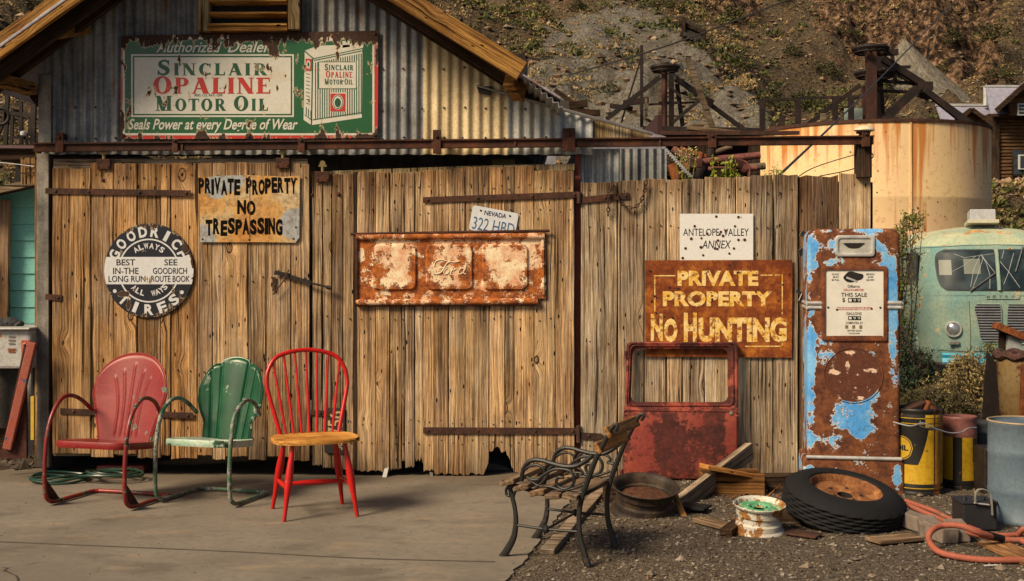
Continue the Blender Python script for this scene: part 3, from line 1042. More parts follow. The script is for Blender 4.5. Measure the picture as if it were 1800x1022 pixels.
def corr_edge(a, b, y0, y1, name, period=.05, amp=.010):
    a = Vector(a); b = Vector(b); t = (b - a); L = t.length; t = t / L
    n = Vector((-t.z, 0, t.x));
    if n.z < 0: n = -n
    mb = MB(); k = int(L / period * 8)
    for yy in (y0, y1):
        for i in range(k + 1):
            s = L * i / k
            p = a + t * s + n * amp * math.sin(2 * PI * s / period)
            for o in (0, .006):
                q = p + n * o
                mb.v.append((q.x, yy, q.z))
    m = (k + 1) * 2
    for i in range(k):
        q = i * 2
        mb.f += [(q, q + 2, q + 3, q + 1), (q + m, q + 1 + m, q + 3 + m, q + 2 + m), (q, q + m, q + 2 + m, q + 2), (q + 1, q + 3, q + 3 + m, q + 1 + m)]
    return mb.build(name, plain_mat('bright_sheet_edge', (0.50, 0.50, 0.50), .4, .5), barn, fixn=True)


corr_edge(P(905, 124, -.44), P(988, 190, -.44), -.44, 5.0, 'roof_sheet')
# plank infill right of the sheet end, above the rail
px_prism([(1042, 207), (1142, 236), (1142, 244), (1042, 244)], 0.0, 0.04, 'infill_board', W_BEAMZ, barn, inset=.003)
px_prism([(862, 155), (1000, 178), (1000, 206), (895, 206), (862, 160)], 0.06, 0.08, 'eave_gap_dark', INN, barn)  # dark sheet put in for the unlit opening under the eave end
# side annex of corrugated metal seen through the gap right of the doors
corr_sheet(1020, 1090, lambda p: 262, 322, C_BLUE, y=0.10, period=.06, name='annex_sheet')
corr_sheet(1088, 1172, lambda p: 262, 330, C_GREY, y=0.55, period=.06, name='annex_sheet')
px_prism([(1018, 206), (1170, 240), (1170, 262), (1018, 262)], 0.62, 0.66, 'annex_sheet', C_ROOF, barn)

# ventilator in the gable
vent = MB(); 
vp = px_prism([(347, -60), (368, -60), (368, 55), (345, 55)], -0.09, 0.0, 'ventilator_post', W_BEAMZ, barn, inset=.004)
px_prism([(506, -60), (527, -60), (527, 52), (506, 52)], -0.09, 0.0, 'ventilator_post', W_BEAMZ, barn, inset=.004)
px_prism([(368, -60), (506, -60), (506, 53), (368, 53)], -0.020, -0.016, 'ventilator_backing', BLACK, barn)
for k, py in enumerate((-42, -18, 5, 27, 47)):
    p = P(437, py, -.055)
    mb = MB(); mb.box((0, 0, 0), ((506 - 368) / 247.2 - .004, .085, .016))
    mb.build('louvre', W_BEAM, barn, loc=p, rot=(RD(-12), 0, 0), bevel=.003)
mb = MB(); mb.box((0, 0, 0), ((506 - 366) / 247.2, .09, .03)); mb.build('ventilator_sill', W_BEAM, barn, loc=P(437, 53, -.05), bevel=.004)

# ---- door rail with brackets, from the corner to the post at the far right
ry = -0.10
rail = MB()
ra, rb = P(60, 260, ry), P(1535, 247, ry)
rail.bar(ra, rb, .03, .060)
rail_o = rail.build('door_rail', RUST_RAIL, barn, bevel=.004)
mb = MB(); mb.bar(P(60, 253, ry - .004), P(1535, 240, ry - .004), .055, .010); mb.build('rail_lip', RUST_RAIL, rail_o)
for px, w, h0, h1 in ((105, 14, 234, 268), (308, 10, 245, 268), (530, 12, 244, 268), (768, 14, 229, 270), (1000, 22, 226, 266), (1252, 14, 236, 260), (1522, 14, 232, 258)):
    y = ry - .022
    mb = MB()
    p = P(px, (h0 + h1) / 2, y)
    mb.box((0, 0, 0), (w / 247, .022, (h1 - h0) / 247))
    mb.box((0, .05, (h1 - h0) / 494 - .02), (w / 247 * .8, .10, .035))
    mb.lathe([(0.0, -.026), (.011, -.022), (.013, -.01)], 6, Matrix.Translation((0, 0, .035)) @ Matrix.Rotation(RD(-90), 4, 'X'))
    mb.build('bracket', RUST_RAIL, rail_o, loc=p, bevel=.003)
# rail joints
for px in (320, 530, 760, 905, 1160):
    p = P(px, 260 - (px - 60) * .0088, ry - .018)
    mb = MB(); mb.box((0, 0, 0), (.014, .012, .064)); mb.build('rail_joint', RUST_DARK, rail_o, loc=p)


# ---- doors made of single planks
def plank(x0p, x1p, ztp, zbp, y, mat, parent, rnd, th=.026, ragt=.005, ragb=.005, bot=None, top=None, nb=5):
    a = P(x0p + .5, zbp, y); b = P(x1p - .5, ztp, y)
    cx, cz = (a.x + b.x) / 2, (a.z + b.z) / 2
    ol = rough_rect(a.x, b.x, a.z, b.z, rnd, .0022, ragt, ragb, 8, nb)
    if bot:
        nn = nb + 1
        ol = [(u, P(0, bot(i / nb), y).z + rnd.uniform(-1, 1) * ragb) for i, (u, v) in enumerate(ol[:nn])] + ol[nn:]
    ol = [(u - cx, v - cz) for u, v in ol]
    mb = MB()
    mb.prism(ol, (0, 0, 0), (1, 0, 0), (0, 0, 1), (0, 1, 0), th, 0.0, inset=.0034)
    yo = rnd.uniform(-.005, .005)
    o = mb.build('plank', mat, parent, loc=(cx, y + yo, cz), rot=(0, 0, RD(rnd.uniform(-.9, .9))))
    return o


rnd = random.Random(11)
yD1 = -0.065
d1 = D.objects.new('sliding_door', None); COL.objects.link(d1); d1.parent = barn; d1['label'] = 'left sliding door of orange-brown weathered planks'
xs1 = [92, 160, 200, 241, 283, 300, 347, 373, 396, 436, 468, 511, 544]
for i, (a, b) in enumerate(zip(xs1[:-1], xs1[1:])):
    bt = 800 + (4 if i % 2 else -2) + i * .6
    tp = 297 if i == 0 else 287 + rnd.uniform(-2, 2)
    plank(a, b, tp, bt, yD1, W_DOOR1 if a < 360 else W_DOOR2, d1, rnd)
# rails at the back of the door
for py in (291, 470, 640, 790):
    p = P(318, py, yD1 + .045); mb = MB(); mb.box((0, 0, 0), (1.80, .03, .09)); mb.build('cross_board', W_GREYX, d1, loc=p)

d2 = D.objects.new('sliding_door', None); COL.objects.link(d2); d2.parent = barn; d2['label'] = 'wide tan plank door with rotted bottom edge'
yD2 = -0.035
pl2 = [(548, 567, 302, 818), (567, 583, 304, 822), (583, 603, 306, 824), (603, 622, 306, 826), (628, 661, 303, 828), (661, 685, 303, 829), (685, 706, 304, 826), (706, 712, 304, 810), (712, 729, 303, 822),
       (729, 744, 302, 800), (744, 763, 300, 828), (763, 789, 299, 833), (789, 818, 297, 835), (818, 860, 294, 833), (860, 888, 294, 792), (888, 904, 293, 812), (904, 939, 292, 832), (939, 976, 300, 838), (976, 1010, 300, 840)]
for a, b, t, bo in pl2:
    f = None
    if a == 860: f = lambda u: 791 + 4 * math.sin(u * 9)
    if a == 888: f = lambda u: 792 + 38 * u
    if a == 729: f = lambda u: 800 + 14 * abs(math.sin(u * 8))
    if a == 818: f = lambda u: 834 - 22 * max(0, u - .8) * 5
    plank(a, b, t, bo, yD2, W_DOOR2, d2, rnd, ragt=.005, ragb=.011, bot=f, nb=9)
# backing boards of the wide door (seen above it and behind its gaps)
q = px_prism([(545, 302), (820, 292), (1010, 288), (1010, 300), (545, 312)], yD2 + .03, yD2 + .055, 'cross_board', W_BEAMZ, d2, inset=.003)
px_prism([(622, 303), (629, 303), (629, 826), (622, 826)], yD2 + .004, yD2 + .02, 'dark_gap_strip', W_DARKZ, d2)
for py in (348, 560, 758):
    p = P(780, py, yD2 + .050); mb = MB(); mb.box((0, 0, 0), (1.84, .03, .12)); mb.build('cross_board', W_GREYX, d2, loc=p)


def strap(pts, wpx, y, parent, bolts, name='strap', mat=RUST_DARK):
    """flat iron strap with bolt heads; pts photo pixels"""
    a = P(pts[0][0], pts[0][1], y); b = P(pts[1][0], pts[1][1], y)
    mb = MB(); mb.bar(a, b, .007, wpx / 247.0)
    for t in bolts:
        c = a.lerp(b, t)
        mb.lathe([(0, -.012), (.008, -.010), (.013, -.003)], 10, Matrix.Translation(c) @ Matrix.Rotation(RD(-90), 4, 'X'))
    return mb.build(name, mat, parent)


strap(((80, 336), (335, 340)), 10, yD1 - .012, d1, (.07, .3, .65, .97))
strap(((80, 522), (108, 524)), 10, yD1 - .012, d1, (.8,))
strap(((106, 723), (340, 731)), 10, yD1 - .012, d1, (.1, .4, .7, .96))
strap(((744, 352), (1018, 342)), 10, yD2 - .012, d2, (.03, .35, .7, .97))
strap(((744, 757), (1018, 758)), 11, yD2 - .012, d2, (.03, .35, .72, .96))
strap(((546, 725), (580, 728)), 9, yD2 - .012, d2, (.5,))
# bolts on the planks
def bolt(px, py, y, parent, r=.016):
    mb = MB(); mb.lathe([(0, -.014), (r * .55, -.012), (r * .8, -.004), (r, 0.002)], 12, Matrix.Rotation(RD(-90), 4, 'X'))
    mb.build('bolt', RUST_DARK, parent, loc=P(px, py, y), smooth=True)
bolt(181, 317, yD1, d1); bolt(595, 342, yD2, d2); bolt(548, 343, yD2, d2)
# roller hangers
for px, py, dd, yy in ((182, 289, d1, yD1), (497, 287, d1, yD1), (567, 311, d2, yD2)):
    p = P(px, py, yy - .016)
    h = MB(); h.box((0, 0, 0), (.098, .014, .075)); ho = h.build('hanger', RUST_RAIL, dd, loc=p, bevel=.006)
    mb = MB(); mb.tube([(0, .006, .03), (0, .006, .075)], .012, 8); mb.box((0, .006, .078), (.055, .02, .014)); mb.lathe([(0, -.012), (.02, -.012), (.02, .012), (0, .012)], 12, Matrix.Translation((0, 0.006, .095)) @ Matrix.Rotation(RD(90), 4, 'X'))
    mb.build('roller', plain_mat('brass_dull', (.30, .22, .09), .5, .6), ho)
    for sx in (-.034, .034):
        mb = MB()
        mb.lathe([(0, -.013), (.006, -.011), (.008, -.006)], 8, Matrix.Translation((sx, 0, -.018)) @ Matrix.Rotation(RD(-90), 4, 'X'))
        mb.build('rivet', RUST_BLK, ho)
# hasp and handle across the gap between the doors
hs = MB(); hs.bar(P(482, 479, yD1 - .02), P(510, 485, yD1 - .02), .008, .030); hs.bar(P(508, 486, yD1 - .022), P(548, 498, yD1 - .022), .008, .026); hs.bar(P(546, 498, yD1 - .022), P(576, 505, yD1 - .022), .008, .016)
hs.tube([P(574, 505, yD1 - .022), P(582, 507, yD1 - .022)], .014, 8)
hs.build('hasp', RUST_BLK, d1)
mb = MB(); mb.tube([P(508, 474, yD1 - .034), P(500, 492, yD1 - .04), P(480, 518, yD1 - .03)], .0045, 8); mb.build('door_pin', RUST_DARK, d1, smooth=True)
mb = MB(); mb.box((0, 0, 0), (.02, .008, .10)); mb.build('latch_plate', RUST_DARK, d1, loc=P(482, 500, yD1 - .008), rot=(0, RD(4), 0))
# dark nails
mb = MB()
for (pls, rows, yy) in ((xs1, (310, 490, 655, 772), yD1), ([p[0] for p in pl2] + [1010], (328, 372, 560, 778, 742), yD2)):
    for a, b in zip(pls[:-1], pls[1:]):
        for r in rows:
            for fx in (.25, .75) if b - a > 26 else (.5,):
                p = P(a + (b - a) * fx + rnd.uniform(-2, 2), r + rnd.uniform(-5, 5), yy - .006)
                mb.lathe([(0, 0), (rnd.uniform(.003, .006), .001), (.006, .012)], 6, Matrix.Translation(p) @ Matrix.Rotation(RD(-90), 4, 'X'))
mb.build('nails', RUST_BLK, barn)['kind'] = 'stuff'
# things hanging below the worn bottom edge
mb = MB(); mb.bar(P(680, 822, -.03), P(676, 840, -.08), .03, .012); mb.build('bottom_guide', DULLM, d2)
mb = MB(); mb.bar(P(758, 830, -.02), P(759, 842, -.02), .022, .03); mb.build('bottom_guide', DULLM, d2)
px_prism([(865, 280), (905, 280), (905, 296), (865, 296)], 0.35, 0.4, 'inner_board', plain_mat('pale_board', (.45, .38, .17), .8), barn)

# ---------------------------------------------------------------- plank fence to the right
fence = thing('plank_fence', 'tall fence of pale weathered vertical planks right of the shed doors', 'fence', (0, 0, 0))
yF = -0.03
xsF = [(1021, 1085, 321), (1086, 1132, 318), (1133, 1171, 316), (1172, 1199, 315), (1200, 1238, 314), (1239, 1293, 311), (1294, 1320, 310), (1321, 1359, 309), (1360, 1403, 308)]
for a, b, t in xsF:
    plank(a, b, t + rnd.uniform(-1, 1), 838, yF, W_FENCE, fence, rnd, ragt=.004, th=.03)
for px in [q_[1] for q_ in xsF] + [1171, 1475, 1531 - 4]:
    p = P(px + .5, 575, yF + .042); mb = MB(); mb.box((0, 0, 0), (.05, .014, 2.06)); mb.build('dark_gap_strip', W_DARKZ, fence, loc=p)  # added strips behind the plank gaps, to stop light and keep them dark
plank(1403, 1474, 310, 832, yF + .02, W_BARK, fence, rnd, ragt=.012, th=.05)
plank(1476, 1531, 306, 840, yF, W_FENCE, fence, rnd, ragt=.008, th=.03)
for py in (400, 600, 780):
    p = P(1276, py, yF + .07); mb = MB(); mb.box((0, 0, 0), (2.06, .05, .10)); mb.build('cross_rail', W_GREYX, fence, loc=p)
px_prism([(1508, 252), (1533, 252), (1533, 312), (1508, 312)], yF - .06, yF + .04, 'rail_post', W_DARKZ, fence, inset=.004)
strap(((1022, 352), (1106, 344)), 11, yF - .012, fence, (.5, .93))
strap(((1020, 766), (1058, 768)), 11, yF - .012, fence, (.4,))
mb = MB()
mb.tube([P(1018, 338, yF - .014), P(1018, 358, yF - .014)], .016, 10); mb.build('hinge_pin', RUST_DARK, fence)
mb = MB()
mb.tube([P(1017, 748, yF - .014), P(1017, 778, yF - .014)], .016, 10); mb.build('hinge_pin', RUST_DARK, fence)
mb = MB()
for a, b, t in xsF:
    for r in (336, 400, 600, 780):
        for fx in (.25, .75):
            p = P(a + (b - a) * fx, r + rnd.uniform(-5, 5), yF - .006)
            mb.lathe([(0, 0), (.005, .001), (.006, .012)], 6, Matrix.Translation(p) @ Matrix.Rotation(RD(-90), 4, 'X'))
mb.build('nails', RUST_BLK, fence)['kind'] = 'stuff'
# bent tin tabs nailed at the right edge of the fence
for k, (px, py, w, h, r) in enumerate(((1412, 412, .05, .04, 20), (1409, 443, .055, .06, -30), (1405, 514, .07, .02, 25), (1410, 526, .06, .07, -60))):
    mb = MB(); mb.box((0, 0, 0), (w, .004, h)); mb.build('tin_tab', DULLM, fence, loc=P(px, py, yF - .03), rot=(RD(20), RD(r), RD(30)))

# chain hanging over the fence
ch = thing('rusty_chain', 'rusty chain looped over the top of the fence beside the upper strap', 'chain', P(1075, 316, yF - .02))
lc = ch.location
def chain(pts, r=.0045, ln=.034):
    c = crv(pts, 10)
    acc = 0; k = 0
    last = c[0]
    for a, b in zip(c[:-1], c[1:]):
        acc += (b - a).length
        if acc >= ln * .78:
            acc = 0
            t = (b - last).normalized(); last = b
            side = t.cross(Vector((0, 1, 0))).normalized() if k % 2 else Vector((0, 1, 0))
            loop = []
            for q in range(10):
                an = 2 * PI * q / 10
                loop.append(b + t * (math.cos(an) * ln * .52) + side * (math.sin(an) * ln * .30) - lc)
            mb = MB(); mb.tube(loop, r, 5, closed=True); mb.build('link', RUST_DARK, ch, smooth=True)
            k += 1
yc = yF - .03
chain([P(1070, 317, yc), P(1070, 345, yc - .01), P(1069, 376, yc)])
chain([P(1077, 316, yc), P(1080, 335, yc), P(1090, 355, yc - .012), P(1108, 366, yc - .012), P(1124, 358, yc), P(1133, 335, yc), P(1136, 315, yc)])

# ---------------------------------------------------------------- signs
def enamel(name, col, rust=(0.055, 0.025, 0.015), amount=0.33, scale=9.0, edge=(0.55, 0.42, 0.26), rough=0.28, attr=False, seed=0.0, var=0.12, stain=0.25):
    """vitreous enamel with chips through to rusty steel; the chip pattern is tied to place, so every printed colour chips alike"""
    m = Mt(name)
    v = m.map(m.co('Position'), (1, 1, 1), (seed, seed * 2, 0))
    n = m.noise(v, scale, 8, 0.62)
    x, y, z = m.xyz(v)
    drip = m.noise(m.comb(m.math('MULTIPLY', x, 26.0), 0.0, m.math('MULTIPLY', z, 3.5)), 1.0, 4, 0.6)
    n = m.math('ADD', m.math('MULTIPLY', n, 0.62), m.math('MULTIPLY', drip, 0.38))
    if attr:
        n = attr(m, n)
    gone = m.step(n, amount + 0.010, amount - 0.002)
    near = m.step(n, amount + 0.030, amount + 0.012)
    st = m.noise(v, 5.0, 5, 0.6)
    c = m.mix(m.math('MULTIPLY', m.ramp(st, [(0.52, 0.0), (0.72, 1.0)]), stain), col, m.mix(1.0, col, (0.75, 0.5, 0.22), 'MULTIPLY'))
    c = m.mix(m.math('MULTIPLY', m.ramp(m.noise(v, 45, 4, .7), [(0.35, 1.0), (0.6, 0.0)]), var), c, (0.05, 0.035, 0.02))
    c = m.mix(m.math('MULTIPLY', near, 0.8), c, edge)
    rc = m.ramp(m.noise(v, 40, 5, .7), [(0.35, tuple(k * .5 for k in rust)), (0.6, rust), (0.75, tuple(min(1, k * 3) for k in rust))])
    c = m.mix(gone, c, rc)
    ro = m.math('ADD', m.math('MULTIPLY', gone, 0.9 - rough), rough)
    return m.fin(c, ro, 0.0, m.bump(m.math('SUBTRACT', m.math('MULTIPLY', m.noise(v, 60, 3, .6), .2), gone), .5, .003), 0.5)


# --- serif lettering built from strokes
def serif_text(mb, text, x, z, h, y, thick=.20, thin=.085, xs=1.0, gap=.13, small=None, width=None, M=None):
    """capital letters with slab serifs; first letters of words may be larger (small = height of the rest)"""
    polys = []
    cx = 0.0

    def glyph(c):
        out = []
        T, N = thick, thin

        def rect(x0, y0, x1, y1): out.append([(x0, y0), (x1, y0), (x1, y1), (x0, y1)])

        def serif(xc, w, top, s=.075):
            if top: out.append([(xc - w, 1 - s * .55), (xc + w, 1 - s * .55), (xc + w, 1), (xc - w, 1)])
            else: out.append([(xc - w, 0), (xc + w, 0), (xc + w, s * .55), (xc - w, s * .55)])

        def arc(cxx, cyy, rx, ry, tx, ty, a0, a1, n=18):
            for k in range(n):
                p = a0 + (a1 - a0) * k / n; q = a0 + (a1 - a0) * (k + 1) / n
                out.append([(cxx + rx * math.cos(p), cyy + ry * math.sin(p)), (cxx + rx * math.cos(q), cyy + ry * math.sin(q)),
                            (cxx + (rx - tx) * math.cos(q), cyy + (ry - ty) * math.sin(q)), (cxx + (rx - tx) * math.cos(p), cyy + (ry - ty) * math.sin(p))])

        def dg(x0, y0, x1, y1, w): out.append([(x0 - w / 2, y0), (x0 + w / 2, y0), (x1 + w / 2, y1), (x1 - w / 2, y1)])
        S = T / 2 + .09
        if c == 'I':
            w = .38; rect(w / 2 - T / 2, 0, w / 2 + T / 2, 1); serif(w / 2, w / 2, 1); serif(w / 2, w / 2, 0)
        elif c == 'L':
            w = .72; rect(.09, 0, .09 + T, 1); serif(.09 + T / 2, S, 1); rect(.0, 0, w, N); out.append([(w - .10, 0), (w, 0), (w + .02, .30), (w - .02, .30)])
        elif c == 'E':
            w = .74; rect(.09, 0, .09 + T, 1); rect(0, 0, w, N); rect(0, 1 - N, w - .03, 1); rect(.09, .47, .52, .47 + N)
            out.append([(w - .09, 0), (w, 0), (w + .02, .28), (w - .02, .28)]); out.append([(w - .12, 1), (w - .03, 1), (w - .01, .74), (w - .05, .74)]); rect(.50, .38, .54, .64)
        elif c == 'N':
            w = .92; rect(.10, 0, .10 + N, 1); rect(w - .10 - N, 0, w - .10, 1); dg(.17, 1, w - .16, 0, T * 1.25); serif(.14, .15, 0); serif(.12, .12, 1); serif(w - .14, .15, 1)
        elif c == 'M':
            w = 1.12; rect(.10, 0, .10 + N, 1); rect(w - .10 - T, 0, w - .10, 1); dg(.17, 1, .52, 0, T * 1.2); dg(w - .20, 1, .52, 0, N * 1.2); serif(.14, .15, 0); serif(w - .10 - T / 2, S, 0); serif(.12, .12, 1); serif(w - .12, .12, 1)
        elif c == 'A':
            w = .96; dg(.13, 0, .46, 1, N * 1.1); dg(w - .17, 0, .46, 1, T * 1.25); rect(.24, .28, .68, .28 + N * .9); serif(.13, .13, 0); serif(w - .16, .19, 0)
        elif c == 'T':
            w = .86; rect(w / 2 - T / 2, 0, w / 2 + T / 2, 1); serif(w / 2, S, 0); rect(.0, 1 - N, w, 1)
            out.append([(0, 1), (.07, 1), (.03, .72), (-.01, .72)]); out.append([(w, 1), (w - .07, 1), (w - .03, .72), (w + .01, .72)])
        elif c == 'O':
            w = .92; arc(w / 2, .5, w / 2, .52, T * 1.05, N, 0, 2 * PI, 36)
        elif c == 'C':
            w = .86; arc(w / 2 + .02, .5, w / 2, .52, T * 1.05, N, RD(42), RD(318), 28); rect(w - .13, .66, w - .05, .98); rect(w - .11, .05, w - .05, .25)
        elif c in 'PR':
            w = .80 if c == 'P' else .90; rect(.09, 0, .09 + T, 1); serif(.09 + T / 2, S, 0); serif(.09, .09, 1)
            arc(.46, .73, .32, .27, T * .95, N, RD(-90), RD(90), 14); rect(.2, 1 - N, .47, 1); rect(.2, .46, .47, .46 + N)
            if c == 'R': dg(.48, .47, .78, 0, T * 1.2); rect(.76, 0, .94, .06)
        elif c == 'S':
            w = .66
            ctr = crv([(.60, .80, 0), (.47, .94, 0), (.28, .93, 0), (.15, .80, 0), (.19, .62, 0), (.38, .50, 0), (.53, .36, 0), (.53, .18, 0), (.38, .06, 0), (.20, .07, 0), (.05, .22, 0)], 5)
            n = len(ctr)
            for k in range(n - 1):
                def ww(i):
                    t = i / (n - 1); return (N + (T - N) * math.exp(-((t - .5) / .22) ** 2)) * .5 + .012
                a, b = ctr[k], ctr[k + 1]; d1 = (ctr[min(k + 1, n - 1)] - ctr[max(k - 1, 0)]).normalized(); d2 = (ctr[min(k + 2, n - 1)] - ctr[k]).normalized()
                n1 = Vector((-d1.y, d1.x, 0)) * ww(k); n2 = Vector((-d2.y, d2.x, 0)) * ww(k + 1)
                out.append([(a + n1)[:2], (b + n2)[:2], (b - n2)[:2], (a - n1)[:2]])
            rect(.56, .68, .63, .98); rect(.02, .02, .09, .32)
        else:
            w = .3
        return out, w
    first = True
    for c in text:
        if c == ' ':
            cx += .36 * h * xs; first = True; continue
        hh = h if (first or small is None) else small
        g, w = glyph(c)
        for q in g:
            polys.append([(cx + a * hh * xs, b * hh) for a, b in q])
        cx += (w + gap) * hh * xs
        first = False
    cx -= gap * hh * xs
    f = (width / cx) if width else 1.0
    e = 0
    for q in polys:
        e += 1
        pts = [Vector((x + a * f, y - (e % 37) * 1.2e-5, z + b)) for a, b in q]
        mb.quad(*[M @ p for p in pts] if M is not None else pts)
    return cx * f


def rect_print(mb, px0, py0, px1, py1, y, M=None):
    x0, z0, x1, z1 = PR(px0, py0, px1, py1, 0)
    q = [Vector((x0, y, z0)), Vector((x1, y, z0)), Vector((x1, y, z1)), Vector((x0, y, z1))]
    if M: q = [M @ p for p in q]
    mb.quad(*q)


def frame_print(mb, px0, py0, px1, py1, t, y, M=None):
    rect_print(mb, px0, py0, px1, py0 + t, y, M); rect_print(mb, px0, py1 - t, px1, py1, y, M)
    rect_print(mb, px0, py0 + t, px0 + t, py1 - t, y, M); rect_print(mb, px1 - t, py0 + t, px1, py1 - t, y, M)


# ---- motor oil sign
ys_ = -0.030
sg = thing('motor_oil_sign', 'large green and white enamel motor oil sign with red edge, high on the gable', 'sign', P(438, 245, ys_))
so = Vector(sg.location)


def sx(o):
    """keep world coordinates of a part when it goes under an Empty that is not at the origin"""
    return o


def under(mb, name, mat, parent, **k):
    """build from world coordinates below a placed, unrotated Empty"""
    L = Vector(parent.location)
    mb.v = [(v[0] - L.x, v[1] - L.y, v[2] - L.z) for v in mb.v]
    return mb.build(name, mat, parent, **k)


def top_rust(m, n):
    """the upper edge and the rim of the sign have rusted most"""
    x, y, z = m.xyz(m.co('Position'))
    a = P(212, 245); b = P(666, 55)
    t = m.step(z, b.z - 0.17, b.z + .01)
    l = m.step(x, a.x + .10, a.x - .02); r = m.step(x, b.x - .10, b.x + .02); bt = m.step(z, a.z + .07, a.z - .02)
    w = m.math('ADD', m.math('MULTIPLY', t, 0.20), m.math('MULTIPLY', m.math('ADD', m.math('ADD', l, r), bt), 0.085))
    return m.math('SUBTRACT', n, w)


kw = dict(attr=top_rust, amount=0.405, scale=8.0)
E_RED = enamel('enamel_red', (0.46, 0.035, 0.022), **kw)
E_WHITE = enamel('enamel_white', (0.60, 0.58, 0.50), **kw)
E_GREEN = enamel('enamel_green', (0.018, 0.10, 0.034), **kw)
E_GREENL = enamel('enamel_green_letter', (0.018, 0.085, 0.035), **kw)
px_ = px_prism([(213, 63), (665, 54), (664, 243), (211, 245)], ys_, -0.012, 'sign_plate', E_RED, None, origin=so)
px_.parent = sg; px_.location = (0, 0, 0)
mb = MB(); rect_print(mb, 218, 67, 659, 239, ys_ - .0012); under(mb, 'white_field', E_WHITE, sg, fixn=False)
mb = MB(); rect_print(mb, 222, 71, 655, 235, ys_ - .0024); under(mb, 'green_field', E_GREEN, sg, fixn=False)
mb = MB(); rect_print(mb, 233, 97, 518, 207, ys_ - .0036); under(mb, 'white_panel', E_WHITE, sg, fixn=False)
mb = MB(); frame_print(mb, 236, 100, 515, 204, 2.5, ys_ - .0044); under(mb, 'panel_border', E_GREENL, sg, fixn=False)
yl = ys_ - .0050
m1 = MB()
a = P(279, 134); serif_text(m1, 'SINCLAIR', a.x, a.z, 27 / 247, yl, small=21 / 247, width=191 / 247, gap=.22, thick=.25)
under(m1, 'green_lettering', E_GREENL, sg, fixn=False); m1 = MB()
a = P(276, 196); serif_text(m1, 'MOTOR', a.x, a.z, 26 / 247, yl, small=21 / 247, width=122 / 247, gap=.20, thick=.25)
under(m1, 'green_lettering', E_GREENL, sg, fixn=False); m1 = MB()
a = P(413, 196); serif_text(m1, 'OIL', a.x, a.z, 26 / 247, yl, small=21 / 247, width=59 / 247, gap=.20, thick=.25)
under(m1, 'green_lettering', E_GREENL, sg, fixn=False)
m1 = MB(); a = P(272, 166); serif_text(m1, 'OPALINE', a.x, a.z, 30 / 247, yl, small=28 / 247, width=204 / 247, gap=.14, thick=.25)
under(m1, 'red_lettering', E_RED, sg, fixn=False)


def txt(body, px0, py0, px1, py1, y, mat, parent, name='lettering', **k):
    mb = text_obj(body, PR(px0, py0, px1, py1, 0), y, None, None, name=None, **k)
    return under(mb, name, mat, parent, fixn=False)


txt('REG. U.S. PAT. OFF.', 344, 167, 394, 171, yl, E_GREENL, sg, 'small_print', bold=.01)
txt('Authorized', 277, 75, 392, 94, yl, E_WHITE, sg, 'white_script', shear=.35, bold=.012)
txt('Dealer', 402, 74, 478, 94, yl, E_WHITE, sg, 'white_script', shear=.35, bold=.012)
txt('Seals Power at every Degree of Wear', 228, 210, 525, 235, yl, E_WHITE, sg, 'white_script', shear=.32, bold=.02)


def pxpoly(mb, pts, y):
    q = [P(a, b, 0) for a, b in pts]
    mb.quad(*[Vector((p.x, y, p.z)) for p in q])


w = MB()
yc_ = ys_ - .0034
pxpoly(w, [(552, 106), (638, 88), (637, 208), (550, 221)], yc_)
pxpoly(w, [(537, 93), (551, 105), (548.5, 221), (535, 212)], yc_)
pxpoly(w, [(537, 91), (560, 82), (640, 80), (639, 86), (553, 104)], yc_)
cv = crv([(560, 92, 0), (563, 80, 0), (575, 73, 0), (590, 74, 0), (603, 84, 0)], 6)
for a, b in zip(cv[:-1], cv[1:]):
    d = (b - a).normalized(); n = Vector((-d.y, d.x, 0)) * 1.6
    pxpoly(w, [(a + n)[:2], (b + n)[:2], (b - n)[:2], (a - n)[:2]], yc_ - .0003)
pxpoly(w, [(603, 74), (616, 74), (616, 84), (603, 86)], yc_); pxpoly(w, [(616, 79), (640, 70), (642, 73), (618, 84)], yc_ - .0003)
under(w, 'oil_can_picture', E_WHITE, sg, fixn=False)
g = MB()
yg = ys_ - .0042
for k in range(21):
    u = 555 + k * 4.0; t = (u - 552) / 86
    top = 112 - 17 * t; bot = 212 - 10 * t
    for (a, b) in ((top, 114 - 6 * t) if 2 < k < 19 else (top, bot), (158 - 5 * t, bot) if 2 < k < 19 else (0, 0)):
        if b - a > 3 and not (6 < k < 14 and a > 120):
            pxpoly(g, [(u, a), (u + 1.7, a), (u + 1.7, b), (u, b)], yg)
        elif b - a > 3:
            pxpoly(g, [(u, a), (u + 1.7, a), (u + 1.7, 164), (u, 164)], yg); pxpoly(g, [(u, 198), (u + 1.7, 198), (u + 1.7, b), (u, b)], yg)
for a, b in (((550.5, 105), (548.5, 221)), ((551, 212), (637, 199)), ((538, 92), (552, 105)), ((553, 108), (638, 91)), ((537, 203), (550, 213))):
    A2 = Vector((*a, 0)); B2 = Vector((*b, 0)); d = (B2 - A2).normalized(); n = Vector((-d.y, d.x, 0)) * .8
    pxpoly(g, [(A2 + n)[:2], (B2 + n)[:2], (B2 - n)[:2], (A2 - n)[:2]], yg - .0002)
for k in range(3):
    pxpoly(g, [(539 + k * 4, 190 + k * 3), (540.5 + k * 4, 190 + k * 3), (540.5 + k * 4, 203 + k * 3), (539 + k * 4, 203 + k * 3)], yg)
for k in range(9):
    pxpoly(g, [(539.5, 130 + k * 6.5), (546, 132 + k * 6.5), (546, 133.3 + k * 6.5), (539.5, 131.3 + k * 6.5)], yg)
for a in ((561, 110, 628, 158),):
    frame_print(g, *a, 1.2, yg - .0002)
under(g, 'can_stripes', E_GREENL, sg, fixn=False)
g = MB(); rect_print(g, 562, 111, 627, 157, yg - .0001); under(g, 'can_label', E_WHITE, sg, fixn=False)
